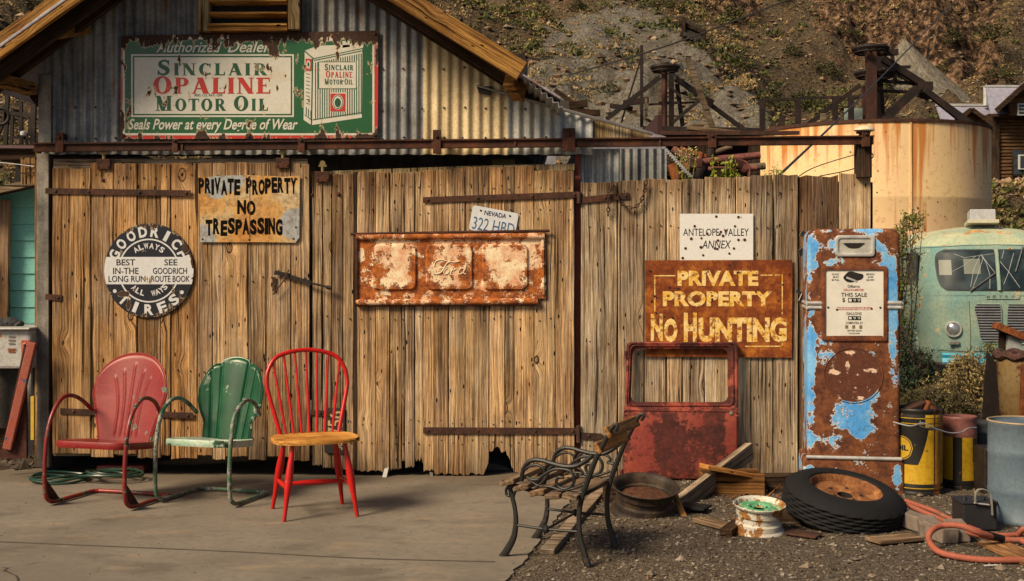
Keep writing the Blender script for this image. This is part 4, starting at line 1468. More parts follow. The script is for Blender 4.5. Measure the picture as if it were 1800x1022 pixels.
g = MB(); a = P(572, 125); serif_text(g, 'SINCLAIR', a.x, a.z, 11 / 247, yg - .0012, small=9 / 247, width=50 / 247, gap=.2, thick=.24, thin=.12)
under(g, 'green_lettering', E_GREENL, sg, fixn=False); g = MB()
a = P(572, 150); serif_text(g, 'MOTOR OIL', a.x, a.z, 10 / 247, yg - .0012, small=8.5 / 247, width=49 / 247, gap=.2, thick=.24, thin=.12)
under(g, 'green_lettering', E_GREENL, sg, fixn=False)
g = MB(); a = P(574, 138); serif_text(g, 'OPALINE', a.x, a.z, 12 / 247, yg - .0012, small=10 / 247, width=46 / 247, gap=.2, thick=.24, thin=.12)
under(g, 'red_lettering', E_RED, sg, fixn=False)
g = MB(); rect_print(g, 582, 166, 608, 197, yg - .0014); rect_print(g, 538.5, 105, 549, 126, yg - .0014); under(g, 'red_square', E_RED, sg, fixn=False)['kind'] = 'stuff'


def disc(mb, px, py, rx, ry, y, n=28, r0=0.0):
    c = P(px, py, 0); k = 1 / 247.2
    if r0 == 0:
        mb.quad(*[Vector((c.x + rx * k * math.cos(2 * PI * i / n), y, c.z + ry * k * math.sin(2 * PI * i / n))) for i in range(n)])
    else:
        for i in range(n):
            a = 2 * PI * i / n; b = 2 * PI * (i + 1) / n
            mb.quad(*[Vector((c.x + rx * k * f * math.cos(t), y, c.z + ry * k * f * math.sin(t))) for f, t in ((1, a), (1, b), (r0, b), (r0, a))])


g = MB(); disc(g, 595, 181, 10, 13, yg - .0020); disc(g, 543.5, 115, 3.6, 7, yg - .0020); under(g, 'emblem_disc', E_WHITE, sg, fixn=False)
g = MB(); disc(g, 595, 182, 5.5, 8, yg - .0026); disc(g, 595, 181, 9, 12, yg - .0026, r0=.88); disc(g, 543.5, 115, 1.8, 4, yg - .0026); under(g, 'emblem', E_GREENL, sg, fixn=False)
for px, py in ((219, 70), (659, 60), (218, 239), (659, 238), (438, 62), (438, 240)):
    mb = MB(); mb.lathe([(0, -.010), (.010, -.007), (.013, 0)], 10, Matrix.Translation(P(px, py, ys_)) @ Matrix.Rotation(RD(-90), 4, 'X')); under(mb, 'screw', RUST_DARK, sg)

# ---- round tyre sign
yr = yD1 - .012
gs = thing('round_tyre_sign', 'round black and white enamel tyre sign with chipped rim on the left door', 'sign', P(262, 559, yr))


def blob_chips(pts):
    """chips at known places: (px, py, rx, ry, weight)"""
    def f(m, n):
        pos = m.co('Position')
        for (px, py, rx, ry, w) in pts:
            c = P(px, py, 0)
            d = m.node('ShaderNodeVectorMath', {'operation': 'LENGTH'}, {0: m.map(m.node('ShaderNodeVectorMath', {'operation': 'SUBTRACT'}, {0: pos, 1: (c.x, 0, c.z)}).outputs[0], (247 / rx, 0.0, 247 / ry))}).outputs[1]
            n = m.math('SUBTRACT', n, m.math('MULTIPLY', m.step(d, 1.3, 0.2), w))
        return n
    return f


def rim_chips(m, n):
    n = blob_chips([(222, 516, 13, 8, .22), (232, 535, 8, 12, .22), (258, 443, 14, 5, .15), (330, 440, 8, 8, .17), (245, 510, 8, 8, .12)])(m, n)
    c = P(262, 476, 0)
    d = m.node('ShaderNodeVectorMath', {'operation': 'LENGTH'}, {0: m.map(m.node('ShaderNodeVectorMath', {'operation': 'SUBTRACT'}, {0: m.co('Position'), 1: (c.x, 0, c.z)}).outputs[0], (1, 0, 1))}).outputs[1]
    return m.math('SUBTRACT', n, m.math('MULTIPLY', m.step(d, .27, .345), .14))


kw = dict(attr=rim_chips, amount=0.375, scale=9.0, seed=3.0, edge=(.5, .38, .22), stain=.15)
E_BLK = enamel('enamel_black', (0.016, 0.018, 0.028), **kw)
E_WHB = enamel('enamel_white_round', (0.62, 0.63, 0.64), **kw)
KS = -CAMY / (yr - CAMY)     # sign pixels are read on the wall plane; this shrinks nothing visible


def ring_z(px, py, r, seg=64):
    c = P(px, py, yr); k = (yr - CAMY) / FPX
    return c, r * k


c, R = ring_z(262, 476, 79)
kpx = (yr - CAMY) / FPX
mb = MB(); mb.lathe([(0, -.002), (R - .004, -.002), (R, .002), (R, .008), (R - .006, .010), (0, .010)], 72, Matrix.Translation(c) @ Matrix.Rotation(RD(90), 4, 'X') @ Matrix.Scale(1.055, 4, (0, 1, 0)) @ Matrix.Scale(-1, 4, (0, 0, 1)))
under(mb, 'sign_plate', E_BLK, gs, smooth=True)


def rpoly(mb, pts, dy):
    mb.quad(*[Vector((c.x + (a - 262) * kpx, yr - dy, c.z - (b - 476) * kpx)) for a, b in pts])


w = MB()
for (r0, r1, a0, a1) in ((51.5, 54, 14, 166), (51.5, 54, 194, 346)):
    n = 40
    for i in range(n):
        p, q = RD(a0 + (a1 - a0) * i / n), RD(a0 + (a1 - a0) * (i + 1) / n)
        rpoly(w, [(262 + r * math.cos(t), 476 - r * 1.04 * math.sin(t)) for r, t in ((r0, p), (r0, q), (r1, q), (r1, p))], .0035)
# centre band following the circle
pts = []
for i in range(13):
    t = RD(17 - 34 * i / 12); pts.append((262 + 78.4 * math.cos(t), 476 - 82 * math.sin(t)))
lf = [(524 - x, y) for x, y in pts][::-1]
top = [(a, b) for a, b in pts if True]
rpoly(w, pts + lf, .0036)
rpoly(w, [(202 + 3.3 * math.cos(t), 512 + 3.3 * math.sin(t)) for t in np.linspace(0, 2 * PI, 14)[:-1]], .0036)
rpoly(w, [(320 + 3.3 * math.cos(t), 514 + 3.3 * math.sin(t)) for t in np.linspace(0, 2 * PI, 14)[:-1]], .0036)
under(w, 'white_band', E_WHB, gs, fixn=False)


def arc_text(word, cx, cy, r, h, a0, a1, mat, parent, wch, cc, kk, yy, inward=False, bold=.04, name='arc_lettering'):
    """letters set along a circle; a0..a1 degrees from the top, clockwise"""
    mbs = MB()
    n = len(word)
    for i, ch_ in enumerate(word):
        if ch_ == ' ': continue
        a = RD(a0 + (a1 - a0) * (i / (n - 1) if n > 1 else .5))
        wd = wch * (0.45 if ch_ == 'I' else 1.0) * kk
        s = -1 if inward else 1
        px = cx + r * math.sin(a); py = cy - r * 1.04 * math.cos(a)
        ctr = Vector(((px - cx) * kk, 0, -(py - cy) * kk)) + cc
        rot = -a if not inward else -(a + PI)
        Mx = Matrix.Translation((ctr.x, yy, ctr.z)) @ Matrix.Rotation(-rot, 4, 'Y')
        g_ = text_obj(ch_, (-wd / 2, -h * kk / 2, wd / 2, h * kk / 2), 0, None, None, name=None, bold=bold, M=Mx)
        mbs.add(g_.v, g_.f)
    return under(mbs, name, mat, parent, fixn=False)


arc_text('GOODRICH', 262, 476, 66, 19, -66, 66, E_WHB, gs, 15, c, kpx, yr - .0037)
arc_text('ALWAYS', 262, 476, 42, 10, -33, 33, E_WHB, gs, 8, c, kpx, yr - .0037, bold=.03)
arc_text('TIRES', 262, 476, 66, 19, 222, 138, E_WHB, gs, 16, c, kpx, yr - .0037, inward=True)
arc_text('ALL', 262, 476, 39, 10, 222, 197, E_WHB, gs, 7, c, kpx, yr - .0037, inward=True, bold=.03)
arc_text('WAYS', 262, 476, 39, 10, 168, 135, E_WHB, gs, 8, c, kpx, yr - .0037, inward=True, bold=.03)
for t, r in (('BEST', (205, 456, 238, 467)), ('IN-THE', (199, 471, 244, 482)), ('LONG RUN', (191, 485, 256, 496)), ('SEE', (289, 456, 312, 467)), ('GOODRICH', (269, 471, 329, 482)), ('ROUTE BOOK', (266, 485, 334, 496))):
    x0 = c.x + (r[0] - 262) * kpx; x1 = c.x + (r[2] - 262) * kpx; z0 = c.z - (r[3] - 476) * kpx; z1 = c.z - (r[1] - 476) * kpx
    under(text_obj(t, (x0, z0, x1, z1), yr - .0045, None, None, name=None, bold=.012), 'black_lettering', E_BLK, gs, fixn=False)

# ---- hand painted board on the left door
yn = yD1 - .014
nb_ = thing('no_trespassing_sign', 'hand painted black on rusty yellow board on the left door', 'sign', P(438, 427, yn))
m = Mt('rusty_yellow_tin')
v = m.co('Position')
n1 = m.noise(v, 3.2, 5, .6); n2 = m.noise(v, 30, 5, .7)
x, y, z = m.xyz(v)
cc = m.ramp(n1, [(.36, (0.54, 0.42, 0.24)), (.46, (0.56, 0.33, 0.11)), (.58, (0.54, 0.24, 0.045)), (.70, (0.30, 0.11, 0.03))])
gm = m.noise(m.map(v, (1, 1, 1), (7, 0, 3)), 2.6, 4, .55)
# bare zinc shows at the corners and the top
def near(px, py, r):
    cp = P(px, py, 0)
    d = m.node('ShaderNodeVectorMath', {'operation': 'LENGTH'}, {0: m.map(m.node('ShaderNodeVectorMath', {'operation': 'SUBTRACT'}, {0: v, 1: (cp.x, 0, cp.z)}).outputs[0], (1, 0, 1))}).outputs[1]
    return m.step(d, r / 247, r / 500)
zz = m.math('MAXIMUM', m.math('MAXIMUM', near(352, 425, 42), near(408, 312, 36)), m.math('MAXIMUM', near(524, 395, 38), near(385, 330, 28)))
zk = m.step(m.math('ADD', zz, m.math('MULTIPLY', m.math('SUBTRACT', n2, .5), .9)), .42, .60)
cc = m.mix(zk, cc, (0.34, 0.36, 0.36))
cc = m.mix(m.ramp(n2, [(.36, .6), (.56, 0)]), cc, (0.12, 0.06, 0.03))
TIN = m.fin(cc, .6, .1, m.bump(n2, .3, .003), .4)
BRUSH = plain_mat('brushed_black_paint', (0.008, 0.007, 0.006), .95, 0, .1, spec=.02)
o = px_prism([(350, 312), (395, 309), (440, 308), (500, 311), (527, 309), (526, 418), (519, 427), (470, 426), (352, 426)], yn, yn + .004, 'board', TIN, None, origin=Vector(nb_.location))
o.parent = nb_; o.location = (0, 0, 0)
rr = random.Random(4)
for wd, x0, x1, y0, y1 in (('PRIVATE', 353, 427, 316, 343), ('PROPERTY', 436, 525, 315, 342), ('NO', 421, 454, 353, 378), ('TRESPASSING', 366, 501, 386, 414)):
    n = len(wd)
    mb = MB()
    wt = [0.5 if k == 'I' else 1.0 for k in wd]
    tot = sum(wt); cx = x0
    for k, ch_ in enumerate(wd):
        w_ = (x1 - x0) * wt[k] / tot
        dy = rr.uniform(-2, 2); 
        g_ = text_obj(ch_, PR(cx + .2, y0 + dy + rr.uniform(-1, 1), cx + w_ - 1.0 + rr.uniform(0, .8), y1 + dy, 0), yn - .0012 - k * .00003, None, None, name=None, bold=.055, shear=rr.uniform(-.04, .05))
        mb.add(g_.v, g_.f); cx += w_
    under(mb, 'brush_lettering', BRUSH, nb_, fixn=False)
mb = MB(); a = P(439, 309, yn - .001); b = P(439, 426, yn - .001); mb.bar(a, b, .004, .002); under(mb, 'crease', RUST_OR, nb_)
for px, py in ((355, 316), (521, 315), (356, 421), (438, 312), (438, 422), (516, 420), (520, 400)):
    mb = MB(); mb.lathe([(0, -.005), (.006, -.003), (.008, 0)], 8, Matrix.Translation(P(px, py, yn)) @ Matrix.Rotation(RD(-90), 4, 'X')); under(mb, 'nail', RUST_DARK, nb_)

# ---- tailgate
yt = yD2 - .02
tg = thing('truck_tailgate', 'rusty orange pickup tailgate with three pressed panels hung on the wide door', 'tailgate', P(792, 540, yt))


def pos_chip(name, paint, paint2, rust, rust2, scale, amount, blobs=(), stretch=(1, 1, 1), rough=.5, edge=None, seed=0, bump=.5, sharp=.015, y0=0.0, fine=.35):
    m = Mt(name)
    pos = m.co('Position')
    v = m.map(pos, stretch, (seed, 0, seed))
    n = m.noise(v, scale, 8, .64)
    ff = m.noise(v, scale * 9, 5, .7)
    n = m.math('ADD', n, m.math('MULTIPLY', m.math('SUBTRACT', ff, .5), fine))
    for (px, py, rx, ry, w) in blobs:
        cp = P(px, py, y0); k = (y0 - CAMY) / FPX
        d = m.node('ShaderNodeVectorMath', {'operation': 'LENGTH'}, {0: m.map(m.node('ShaderNodeVectorMath', {'operation': 'SUBTRACT'}, {0: pos, 1: (cp.x, 0, cp.z)}).outputs[0], (1 / rx / k, 0.0, 1 / ry / k))}).outputs[1]
        n = m.math('ADD', n, m.math('MULTIPLY', m.step(d, 1.35, .35), w))
    # paint stands where n is high
    on = m.step(n, amount - sharp, amount + sharp)
    rim = m.math('MULTIPLY', on, m.step(n, amount + sharp * 4.5, amount + sharp * 1.5))
    nf = m.noise(v, scale * .8, 5, .6); ns = m.noise(v, scale * 7, 5, .7)
    pc = m.mix(m.ramp(nf, [(.38, 0.), (.6, 1.)]), paint, paint2)
    pc = m.mix(m.ramp(ns, [(.36, .55), (.52, 0)]), pc, m.mix(1.0, pc, (.55, .42, .33), 'MULTIPLY'))
    if edge: pc = m.mix(rim, pc, edge)
    rc = m.mix(m.ramp(m.noise(v, scale * 1.7, 6, .7), [(.38, 0.), (.62, 1.)]), rust, rust2)
    rc = m.mix(m.ramp(ns, [(.38, .6), (.58, 0.)]), rc, m.mix(1.0, rc, (.38, .33, .30), 'MULTIPLY'))
    c = m.mix(on, rc, pc)
    ro = m.math('SUBTRACT', .9, m.math('MULTIPLY', on, .9 - rough))
    return m.fin(c, ro, 0, m.bump(m.math('ADD', on, m.math('MULTIPLY', ns, .6)), bump, .004), .4)


TGM = pos_chip('tailgate_rust', (0.85, 0.72, 0.48), (0.70, 0.36, 0.20), (0.16, 0.040, 0.014), (0.52, 0.15, 0.022), 11, .555,
               [(692, 455, 38, 34, .13), (700, 490, 30, 16, .10), (790, 450, 38, 22, .10), (790, 490, 34, 18, .08), (885, 460, 40, 40, .15), (790, 424, 150, 4, .10), (935, 425, 10, 40, .12), (635, 448, 8, 16, .12), (700, 530, 90, 6, .07)], y0=yt, sharp=.02, fine=.5)
TGD = rust_mat('tailgate_dark_rust', (.05, .020, .014), (.11, .04, .02), (.02, .012, .01), 12)
o = px_prism([(624, 412), (958, 409), (960, 524), (943, 526), (943, 534), (626, 537)], yt, yt + .02, 'panel', TGM, None, origin=Vector(tg.location))
o.parent = tg; o.location = (0, 0, 0)
# raised pressed fields


def rrect(x0, y0, x1, y1, r, n=5):
    pts = []
    for cx_, cy_, a in ((x1 - r, y1 - r, 0), (x0 + r, y1 - r, 90), (x0 + r, y0 + r, 180), (x1 - r, y0 + r, 270)):
        for k in range(n + 1):
            t = RD(a + 90 * k / n); pts.append((cx_ + r * math.cos(t), cy_ + r * math.sin(t)))
    return pts


def pressed(pts, y, h, parent, mat, name, steps=((1.0, 0), (.965, .6), (.93, 1.0))):
    cx_ = sum(p[0] for p in pts) / len(pts); cy_ = sum(p[1] for p in pts) / len(pts)
    mb = MB(); n = len(pts)
    for s, hh in steps:
        for a, b in pts:
            q = P(cx_ + (a - cx_) * s, cy_ + (b - cy_) * s, y); mb.v.append((q.x, y - h * hh, q.z))
    for k in range(len(steps) - 1):
        for i in range(n):
            j = (i + 1) % n; mb.f.append((k * n + i, k * n + j, (k + 1) * n + j, (k + 1) * n + i))
    mb.f.append(tuple((len(steps) - 1) * n + i for i in range(n)))
    return under(mb, name, mat, parent, smooth=True)


for (x0, x1) in ((654, 733), (748, 832), (847, 929)):
    pressed(rrect(x0, 429, x1, 511, 11), yt, .016, tg, TGM, 'pressed_field')
for py, hh, m_ in ((416, 9, TGM), (531, 9, TGM)):
    mb = MB(); a = P(626, py + 1, yt - .004); b = P(945 if py > 500 else 957, py - 1, yt - .004); mb.tube([a, b], hh / 247 / 2 * 1.3, 12); under(mb, 'rolled_edge', m_, tg, smooth=True)
mb = MB(); mb.tube([P(617, 412, yt - .01), P(966, 406, yt - .01)], .0105, 12); under(mb, 'hinge_rod', TGD, tg, smooth=True)
mb = MB(); mb.tube([P(626, 537, yt - .006), P(943, 536, yt - .006)], .009, 10); under(mb, 'lower_rod', TGD, tg, smooth=True)
mb = MB(); mb.bar(P(627, 420, yt - .006), P(627, 528, yt - .006), .018, .02); under(mb, 'side_flange', TGD, tg, bevel=.004)
mb = MB(); mb.bar(P(954, 416, yt - .006), P(955, 520, yt - .006), .018, .012); under(mb, 'side_flange', TGM, tg, bevel=.004)
mb = MB()
for st, r in (([(763, 469), (766, 460), (776, 457), (790, 460), (800, 461), (808, 459)], .0042), ([(790, 461), (785, 464), (779, 475), (772, 481), (764, 481), (760, 477)], .0050),
              ([(771, 472), (780, 471), (787, 469)], .0034), ([(784, 473), (780, 478), (782, 482), (787, 481), (790, 476), (787, 472), (784, 473)], .0036),
              ([(792, 481), (796, 473), (797, 476), (802, 472), (805, 474)], .0036), ([(818, 473), (811, 472), (806, 478), (808, 482), (813, 480), (818, 473), (820, 464)], .0036), ([(820, 463), (815, 479), (819, 482)], .0040)):
    mb.tube([P(a, b, yt - .0175) for a, b in [tuple(p[:2]) for p in crv([(u, v_, 0) for u, v_ in st], 5)]], r, 6)
under(mb, 'script_emblem', plain_mat('pale_emblem', (.75, .62, .42), .6, 0, .4, 60), tg, smooth=True)

# ---- licence plates
yp = yD2 - .012
lp = thing('white_licence_plate', 'white and blue licence plate tucked behind the top of the tailgate', 'licence plate', P(868, 390, yp), group=None)
Mr = Matrix.Rotation(RD(10.5), 4, 'Y')
lp.rotation_euler = (0, RD(10.5), 0)
PLW = plain_mat('plate_white', (.62, .64, .66), .4, 0, .25, 25)
PLB = plain_mat('plate_blue', (.05, .12, .26), .5, 0, .2, 60)
PLD = plain_mat('plate_dark_blue', (.02, .025, .09), .5, 0, .1)
k = (yp - CAMY) / FPX
W_, H_ = 82 * k, 44 * k
mb = MB(); mb.prism([(a * k, b * k) for a, b in rrect(-41, -22, 41, 22, 5)], (0, 0, 0), (1, 0, 0), (0, 0, 1), (0, 1, 0), .0025, 0, inset=.001); mb.build('plate', PLW, lp)
text_obj('NEVADA', (-19 * k, 9 * k, 20 * k, 17 * k), -.0012, PLD, lp, 'state_lettering', bold=.02)
text_obj('322 HBD', (-36 * k, -19 * k, 38 * k, 3 * k), -.0016, PLB, lp, 'number', bold=-.005)
for sxx in (-26, 26):
    mb = MB(); mb.lathe([(0, -.002), (1.6 * k, -.0018), (1.8 * k, 0)], 10, Matrix.Translation((sxx * k, -.001, 15 * k)) @ Matrix.Rotation(RD(-90), 4, 'X')); mb.build('plate_bolt', BLACK, lp)
lp2 = thing('old_licence_plate', 'old black licence plate nailed upright behind the red spindle chair', 'licence plate', P(588, 757, yp))
mb = MB(); mb.prism([(a * k, b * k) for a, b in rrect(-18, -40, 18, 40, 4)], (0, 0, 0), (1, 0, 0), (0, 0, 1), (0, 1, 0), .0025, 0, inset=.001); mb.build('plate', plain_mat('plate_black', (.03, .022, .016), .6, 0, .4, 20), lp2)
Mz = Matrix.Rotation(RD(-90), 4, 'Y')
PLY = plain_mat('plate_cream', (.50, .40, .20), .6, 0, .4, 50)
for body, r in (('756', (-8, -15, 34, 12)), ('NEV', (0, -14, 20, -10)), ('56', (-34, -14, -22, 0))):
    g_ = text_obj(body, (-38 * k if body == '' else r[0] * k, r[1] * k, r[2] * k, r[3] * k), -.0016, None, None, name=None, bold=.01, M=Mz)
    g_.build('number', PLY, lp2, fixn=False)
mb = MB(); mb.lathe([(0, -.004), (.012, -.003), (.014, 0)], 12, Matrix.Translation((0, -.001, 28 * k)) @ Matrix.Rotation(RD(-90), 4, 'X')); mb.build('plate_bolt', DULLM, lp2)

# ---- white annex sign
ya = yF - .010
an = thing('white_annex_sign', 'white rectangular tin sign with rusty bullet holes on the plank fence', 'sign', P(1259, 458, ya))
EW2 = enamel('white_tin', (.74, .73, .70), amount=.34, scale=9, seed=9, stain=.12, var=.08, attr=None)
o = px_prism([(1195, 376), (1324, 376), (1324, 458), (1195, 458)], ya, ya + .003, 'board', EW2, None, origin=Vector(an.location)); o.parent = an; o.location = (0, 0, 0)
INK = plain_mat('sign_black_ink', (.008, .008, .008), .9, 0, .1, spec=.02)


def txy(body, r, y, mat, parent, name='lettering', **k):
    return under(text_obj(body, PR(*r, y), y, None, None, name=None, **k), name, mat, parent, fixn=False)


txy('ANTELOPE', (1201, 402, 1264, 415), ya - .001, INK, an); txy('VALLEY', (1272, 402, 1316, 415), ya - .001, INK, an); txy('ANNEX', (1234, 423, 1285, 437), ya - .001, INK, an, shear=.2)
RIMR = rust_mat('bullet_rust', (.20, .07, .03), (.35, .14, .05), (.08, .03, .02), 60)
rr = random.Random(9)
for (px, py) in ((1221, 398), (1259, 381), (1292, 398), (1215, 420), (1233, 419), (1205, 437), (1232, 435), (1236, 449), (1200, 454), (1243, 411), (1265, 412), (1267, 408), (1276, 406), (1262, 423), (1257, 437), (1261, 438), (1290, 437), (1282, 446), (1298, 422), (1309, 422), (1298, 382), (1271, 415)):
    s = rr.uniform(.8, 1.1)
    mb = MB(); mb.lathe([(.0065 * s, .001), (.0085 * s, -.0022), (.0095 * s, -.0016), (.0105 * s, 0)], 12, Matrix.Translation(P(px, py, ya - .001)) @ Matrix.Rotation(RD(-90), 4, 'X'))
    under(mb, 'hole_rim', RIMR, an, smooth=True)
    mb = MB(); mb.lathe([(0, -.001), (.0062 * s, -.001)], 12, Matrix.Translation(P(px, py, ya - .0005)) @ Matrix.Rotation(RD(-90), 4, 'X'))
    under(mb, 'hole', BLACK, an, fixn=False)

# ---- no hunting sign
yh = yF - .018
nh = thing('no_hunting_sign', 'large rusty orange sign with yellow stencilled letters behind the car door', 'sign', P(1264, 628, yh))
HR = rust_mat('sign_orange_rust', (.22, .050, .011), (.52, .17, .022), (.09, .022, .008), 7, bump=.3)
o = px_prism([(1134, 458), (1393, 457), (1392, 629), (1134, 627)], yh, yh + .004, 'board', HR, None, origin=Vector(nh.location)); o.parent = nh; o.location = (0, 0, 0)
HY_ = pos_chip('stencil_yellow', (.76, .42, .04), (.85, .66, .28), (.26, .07, .015), (.40, .13, .02), 34, .43, [(1275, 510, 70, 30, .04)], y0=yh, fine=.5, sharp=.02, bump=.2)
for t, r, b in (('PRIVATE', (1191, 476, 1333, 503), .05), ('PROPERTY', (1165, 512, 1357, 539), .05)):
    txy(t, r, yh - .001, HY_, nh, 'stencil_lettering', bold=b, space=1.05)
for t, r in (('N', (1144, 552, 1165, 600)), ('O', (1167, 560, 1191, 602)), ('H', (1202, 550, 1225, 602)), ('UNTING', (1228, 558, 1383, 602))):
    txy(t, r, yh - .001, HY_, nh, 'stencil_lettering', bold=.055)
mb = MB()
for r in ((1150, 484, 1187, 486), (1150, 486, 1152, 548), (1337, 483, 1376, 485), (1374, 485, 1376, 552), (1310, 608, 1376, 610), (1374, 603, 1376, 610)):
    x0, z0, x1, z1 = PR(*r, yh); mb.quad((x0, yh - .001, z0), (x1, yh - .001, z0), (x1, yh - .001, z1), (x0, yh - .001, z1))
under(mb, 'border_line', HY_, nh, fixn=False)
for k in range(26):
    px, py = rr.uniform(1140, 1388), rr.uniform(464, 620)
    mb = MB(); s = rr.uniform(.6, 1.1); mb.lathe([(0, -.002), (.004 * s, -.0025), (.007 * s, -.002), (.008 * s, 0)], 8, Matrix.Translation(P(px, py, yh - .001)) @ Matrix.Rotation(RD(-90), 4, 'X'))
    under(mb, 'pellet_hole', RUST_BLK, nh)

# ---------------------------------------------------------------- seats on the apron
RED1 = chip_mat('faded_red_paint', (0.19, 0.010, 0.010), rust=(.05, .02, .014), amount=.365, scale=6, paint2=(0.25, 0.020, 0.017), rough=.42, dirt=.45, edge=(.10, .22, .16), bump=.25)
RED1T = chip_mat('faded_red_tube', (0.26, 0.022, 0.020), rust=(.04, .018, .012), amount=.40, scale=9, paint2=(0.17, 0.018, 0.016), rough=.35, dirt=.4, edge=(.10, .22, .16))
GREEN1 = chip_mat('green_chair_paint', (0.003, 0.040, 0.015), rust=(.05, .10, .06), rust2=(.50, .55, .46), amount=.375, scale=9, paint2=(0.007, 0.075, 0.028), rough=.30, dirt=.25, bump=.25)
GREENS = chip_mat('green_worn_seat', (0.62, 0.68, 0.60), rust=(.012, .11, .045), rust2=(.03, .04, .02), amount=.42, scale=9, paint2=(0.30, 0.45, 0.34), rough=.4, dirt=.5, stretch=(.5, 1, 1), bump=.3)
GREENT = chip_mat('green_worn_tube', (0.045, 0.13, 0.065), rust=(.035, .028, .018), rust2=(.42, .46, .40), amount=.52, scale=13, paint2=(0.10, 0.17, 0.10), rough=.5, dirt=.6, sharp=.02)
GUSS = rust_mat('gusset_dark', (.05, .018, .012), (.10, .03, .02), (.015, .01, .008), 14)


def lawn_chair(name, label, loc, rz, w, base_d, hw, ztop, ribs, mats, gus, back_h, back_w, armz=.665):
    body, seatm, tube = mats
    t = thing(name, label, 'chair', loc, RD(rz))
    xw = w / 2
    fr = MB()
    side = lambda s: [(s * xw, base_d * .5 - .05, .016), (s * xw * .99, 0, .017), (s * xw, -base_d * .5 + .07, .017), (s * xw, -base_d * .5 - .005, .030), (s * xw, -base_d * .5 - .045, .085), (s * xw, -base_d * .5 - .05, .25),
                      (s * xw, -base_d * .5 - .030, .43), (s * xw * .99, -base_d * .5 + .02, .565), (s * xw * .99, -base_d * .5 + .11, armz - .012), (s * xw * .97, -base_d * .5 + .20, armz), (s * xw * .95, -base_d * .5 + .30, armz - .04), (s * xw * .88, .155, armz - .115)]
    full = side(-1)[::-1] + [(-xw * .93, base_d * .5 - .01, .016), (-xw * .75, base_d * .5, .016), (0, base_d * .5 + .005, .016), (xw * .75, base_d * .5, .016), (xw * .93, base_d * .5 - .01, .016)] + side(1)
    fr.tube(crv(full, 6), .0135, 10)
    fr.build('tube_frame', tube, t, smooth=True)
    if gus:
        for s in (-1, 1):
            g = MB(); g.prism([(-base_d * .5 - .03, .035), (-base_d * .5 + .10, .020), (-base_d * .5 - .038, .17)], (s * xw - .003, 0, 0), (0, 1, 0), (0, 0, 1), (1, 0, 0), 0, .006)
            g.build('gusset', GUSS, t)
    # seat pan
    sw = w * .5 - .016
    n = 30; mb = MB()
    ol = []
    for k in range(48):
        a = 2 * PI * k / 48
        ca, sa = math.cos(a), math.sin(a)
        e = 5.0 if sa < 0 else 3.0
        r = (abs(ca) ** e + abs(sa) ** e) ** (-1 / e)
        ol.append((sw * ca * r * (1 - .10 * max(0, sa)), .235 * sa * r))
    rings = [(.93, -.030), (.985, -.040), (1.0, -.028), (1.0, -.008), (.985, .002), (.93, .004), (.6, -.010), (.3, -.016), (0.02, -.017)]
    for s, dz in rings:
        for (a, b) in ol:
            mb.v.append((a * s, -.03 + b * s, .385 - .10 * (b * s) + dz))
    m_ = len(ol)
    for k in range(len(rings) - 1):
        for i in range(m_):
            j = (i + 1) % m_; mb.f.append((k * m_ + i, k * m_ + j, (k + 1) * m_ + j, (k + 1) * m_ + i))
    mb.f.append(tuple((len(rings) - 1) * m_ + i for i in range(m_)))
    mb.build('seat', seatm, t, smooth=True)
    # back shell
    nu, nt = 84, 60
    mb = MB()
    lean = .26
    for layer in (0, 1):
        for j in range(nt + 1):
            tt = j / nt
            for i in range(nu + 1):
                u = -1 + 2 * i / nu
                zt = tt * ztop(u)
                x = u * hw(zt) * back_w
                z = zt * back_h
                edge = max(0, (abs(u) - .90) / .10); edt = max(0, (tt - .955) / .045)
                y = .135 + lean * z + .035 * u * u * -1 * (0.4 + zt) + .012 * max(edge, edt) ** 2
                y += ribs(u * hw(zt), zt)
                mb.v.append((x, y + .005 * layer, .355 + z))
    m_ = (nt + 1) * (nu + 1)
    for j in range(nt):
        for i in range(nu):
            q = j * (nu + 1) + i
            mb.f.append((q, q + 1, q + nu + 2, q + nu + 1)); mb.f.append((m_ + q, m_ + q + nu + 1, m_ + q + nu + 2, m_ + q + 1))
    for j in range(nt):
        for i in (0, nu):
            q = j * (nu + 1) + i; mb.f.append((q, q + nu + 1, m_ + q + nu + 1, m_ + q))
    for i in range(nu):
        for j in (0, nt):
            q = j * (nu + 1) + i; mb.f.append((q, q + 1, m_ + q + 1, m_ + q))
    mb.build('backrest', body, t, smooth='all')
    # rolled rim of the back
    rim = []
    for k in range(13): rim.append((-1, k / 12))
    for i in range(1, 40): rim.append((-1 + 2 * i / 40, 1))
    for k in range(13): rim.append((1, 1 - k / 12))
    pts = []
    for u, tt in rim:
        zt = tt * ztop(u); z = zt * back_h
        pts.append((u * hw(zt) * back_w, .135 + lean * z - .035 * u * u * (0.4 + zt) + .012, .355 + z))
    mb = MB(); mb.tube(pts, .0065, 8); mb.build('rolled_rim', body, t, smooth=True)
    return t


def ribs_red(x, z):
    d = 0
    for b in (-.30, -.15, 0.0, .15, .30):
        s = max(0, z - .25) / .65
        xr = b * (1 + 1.15 * s ** 2.2)
        lim = .90 - 1.1 * abs(b) * .45
        if .06 < z < lim:
            d -= .007 * math.exp(-((x - xr) / .022) ** 2) * min(1, (lim - z) / .03) * min(1, (z - .06) / .05)
    return d


def hw_red(z):
    return .70 + .30 * min(1, z / .55) ** 1.3 * (2 - min(1, z / .55))  if z < .55 else 1.0


lawn_chair('shell_lawn_chair', 'red metal lawn chair with rounded ribbed back, leftmost of the three chairs', (-2.53, -.99, .010), -17, .57, .46,
           lambda z: min(1.0, .70 + .62 * z ** 1.15), lambda u: .56 + .44 * math.sqrt(max(0, 1 - abs(u) ** 2.2)), ribs_red, (RED1, RED1, RED1T), True, .560, .272)


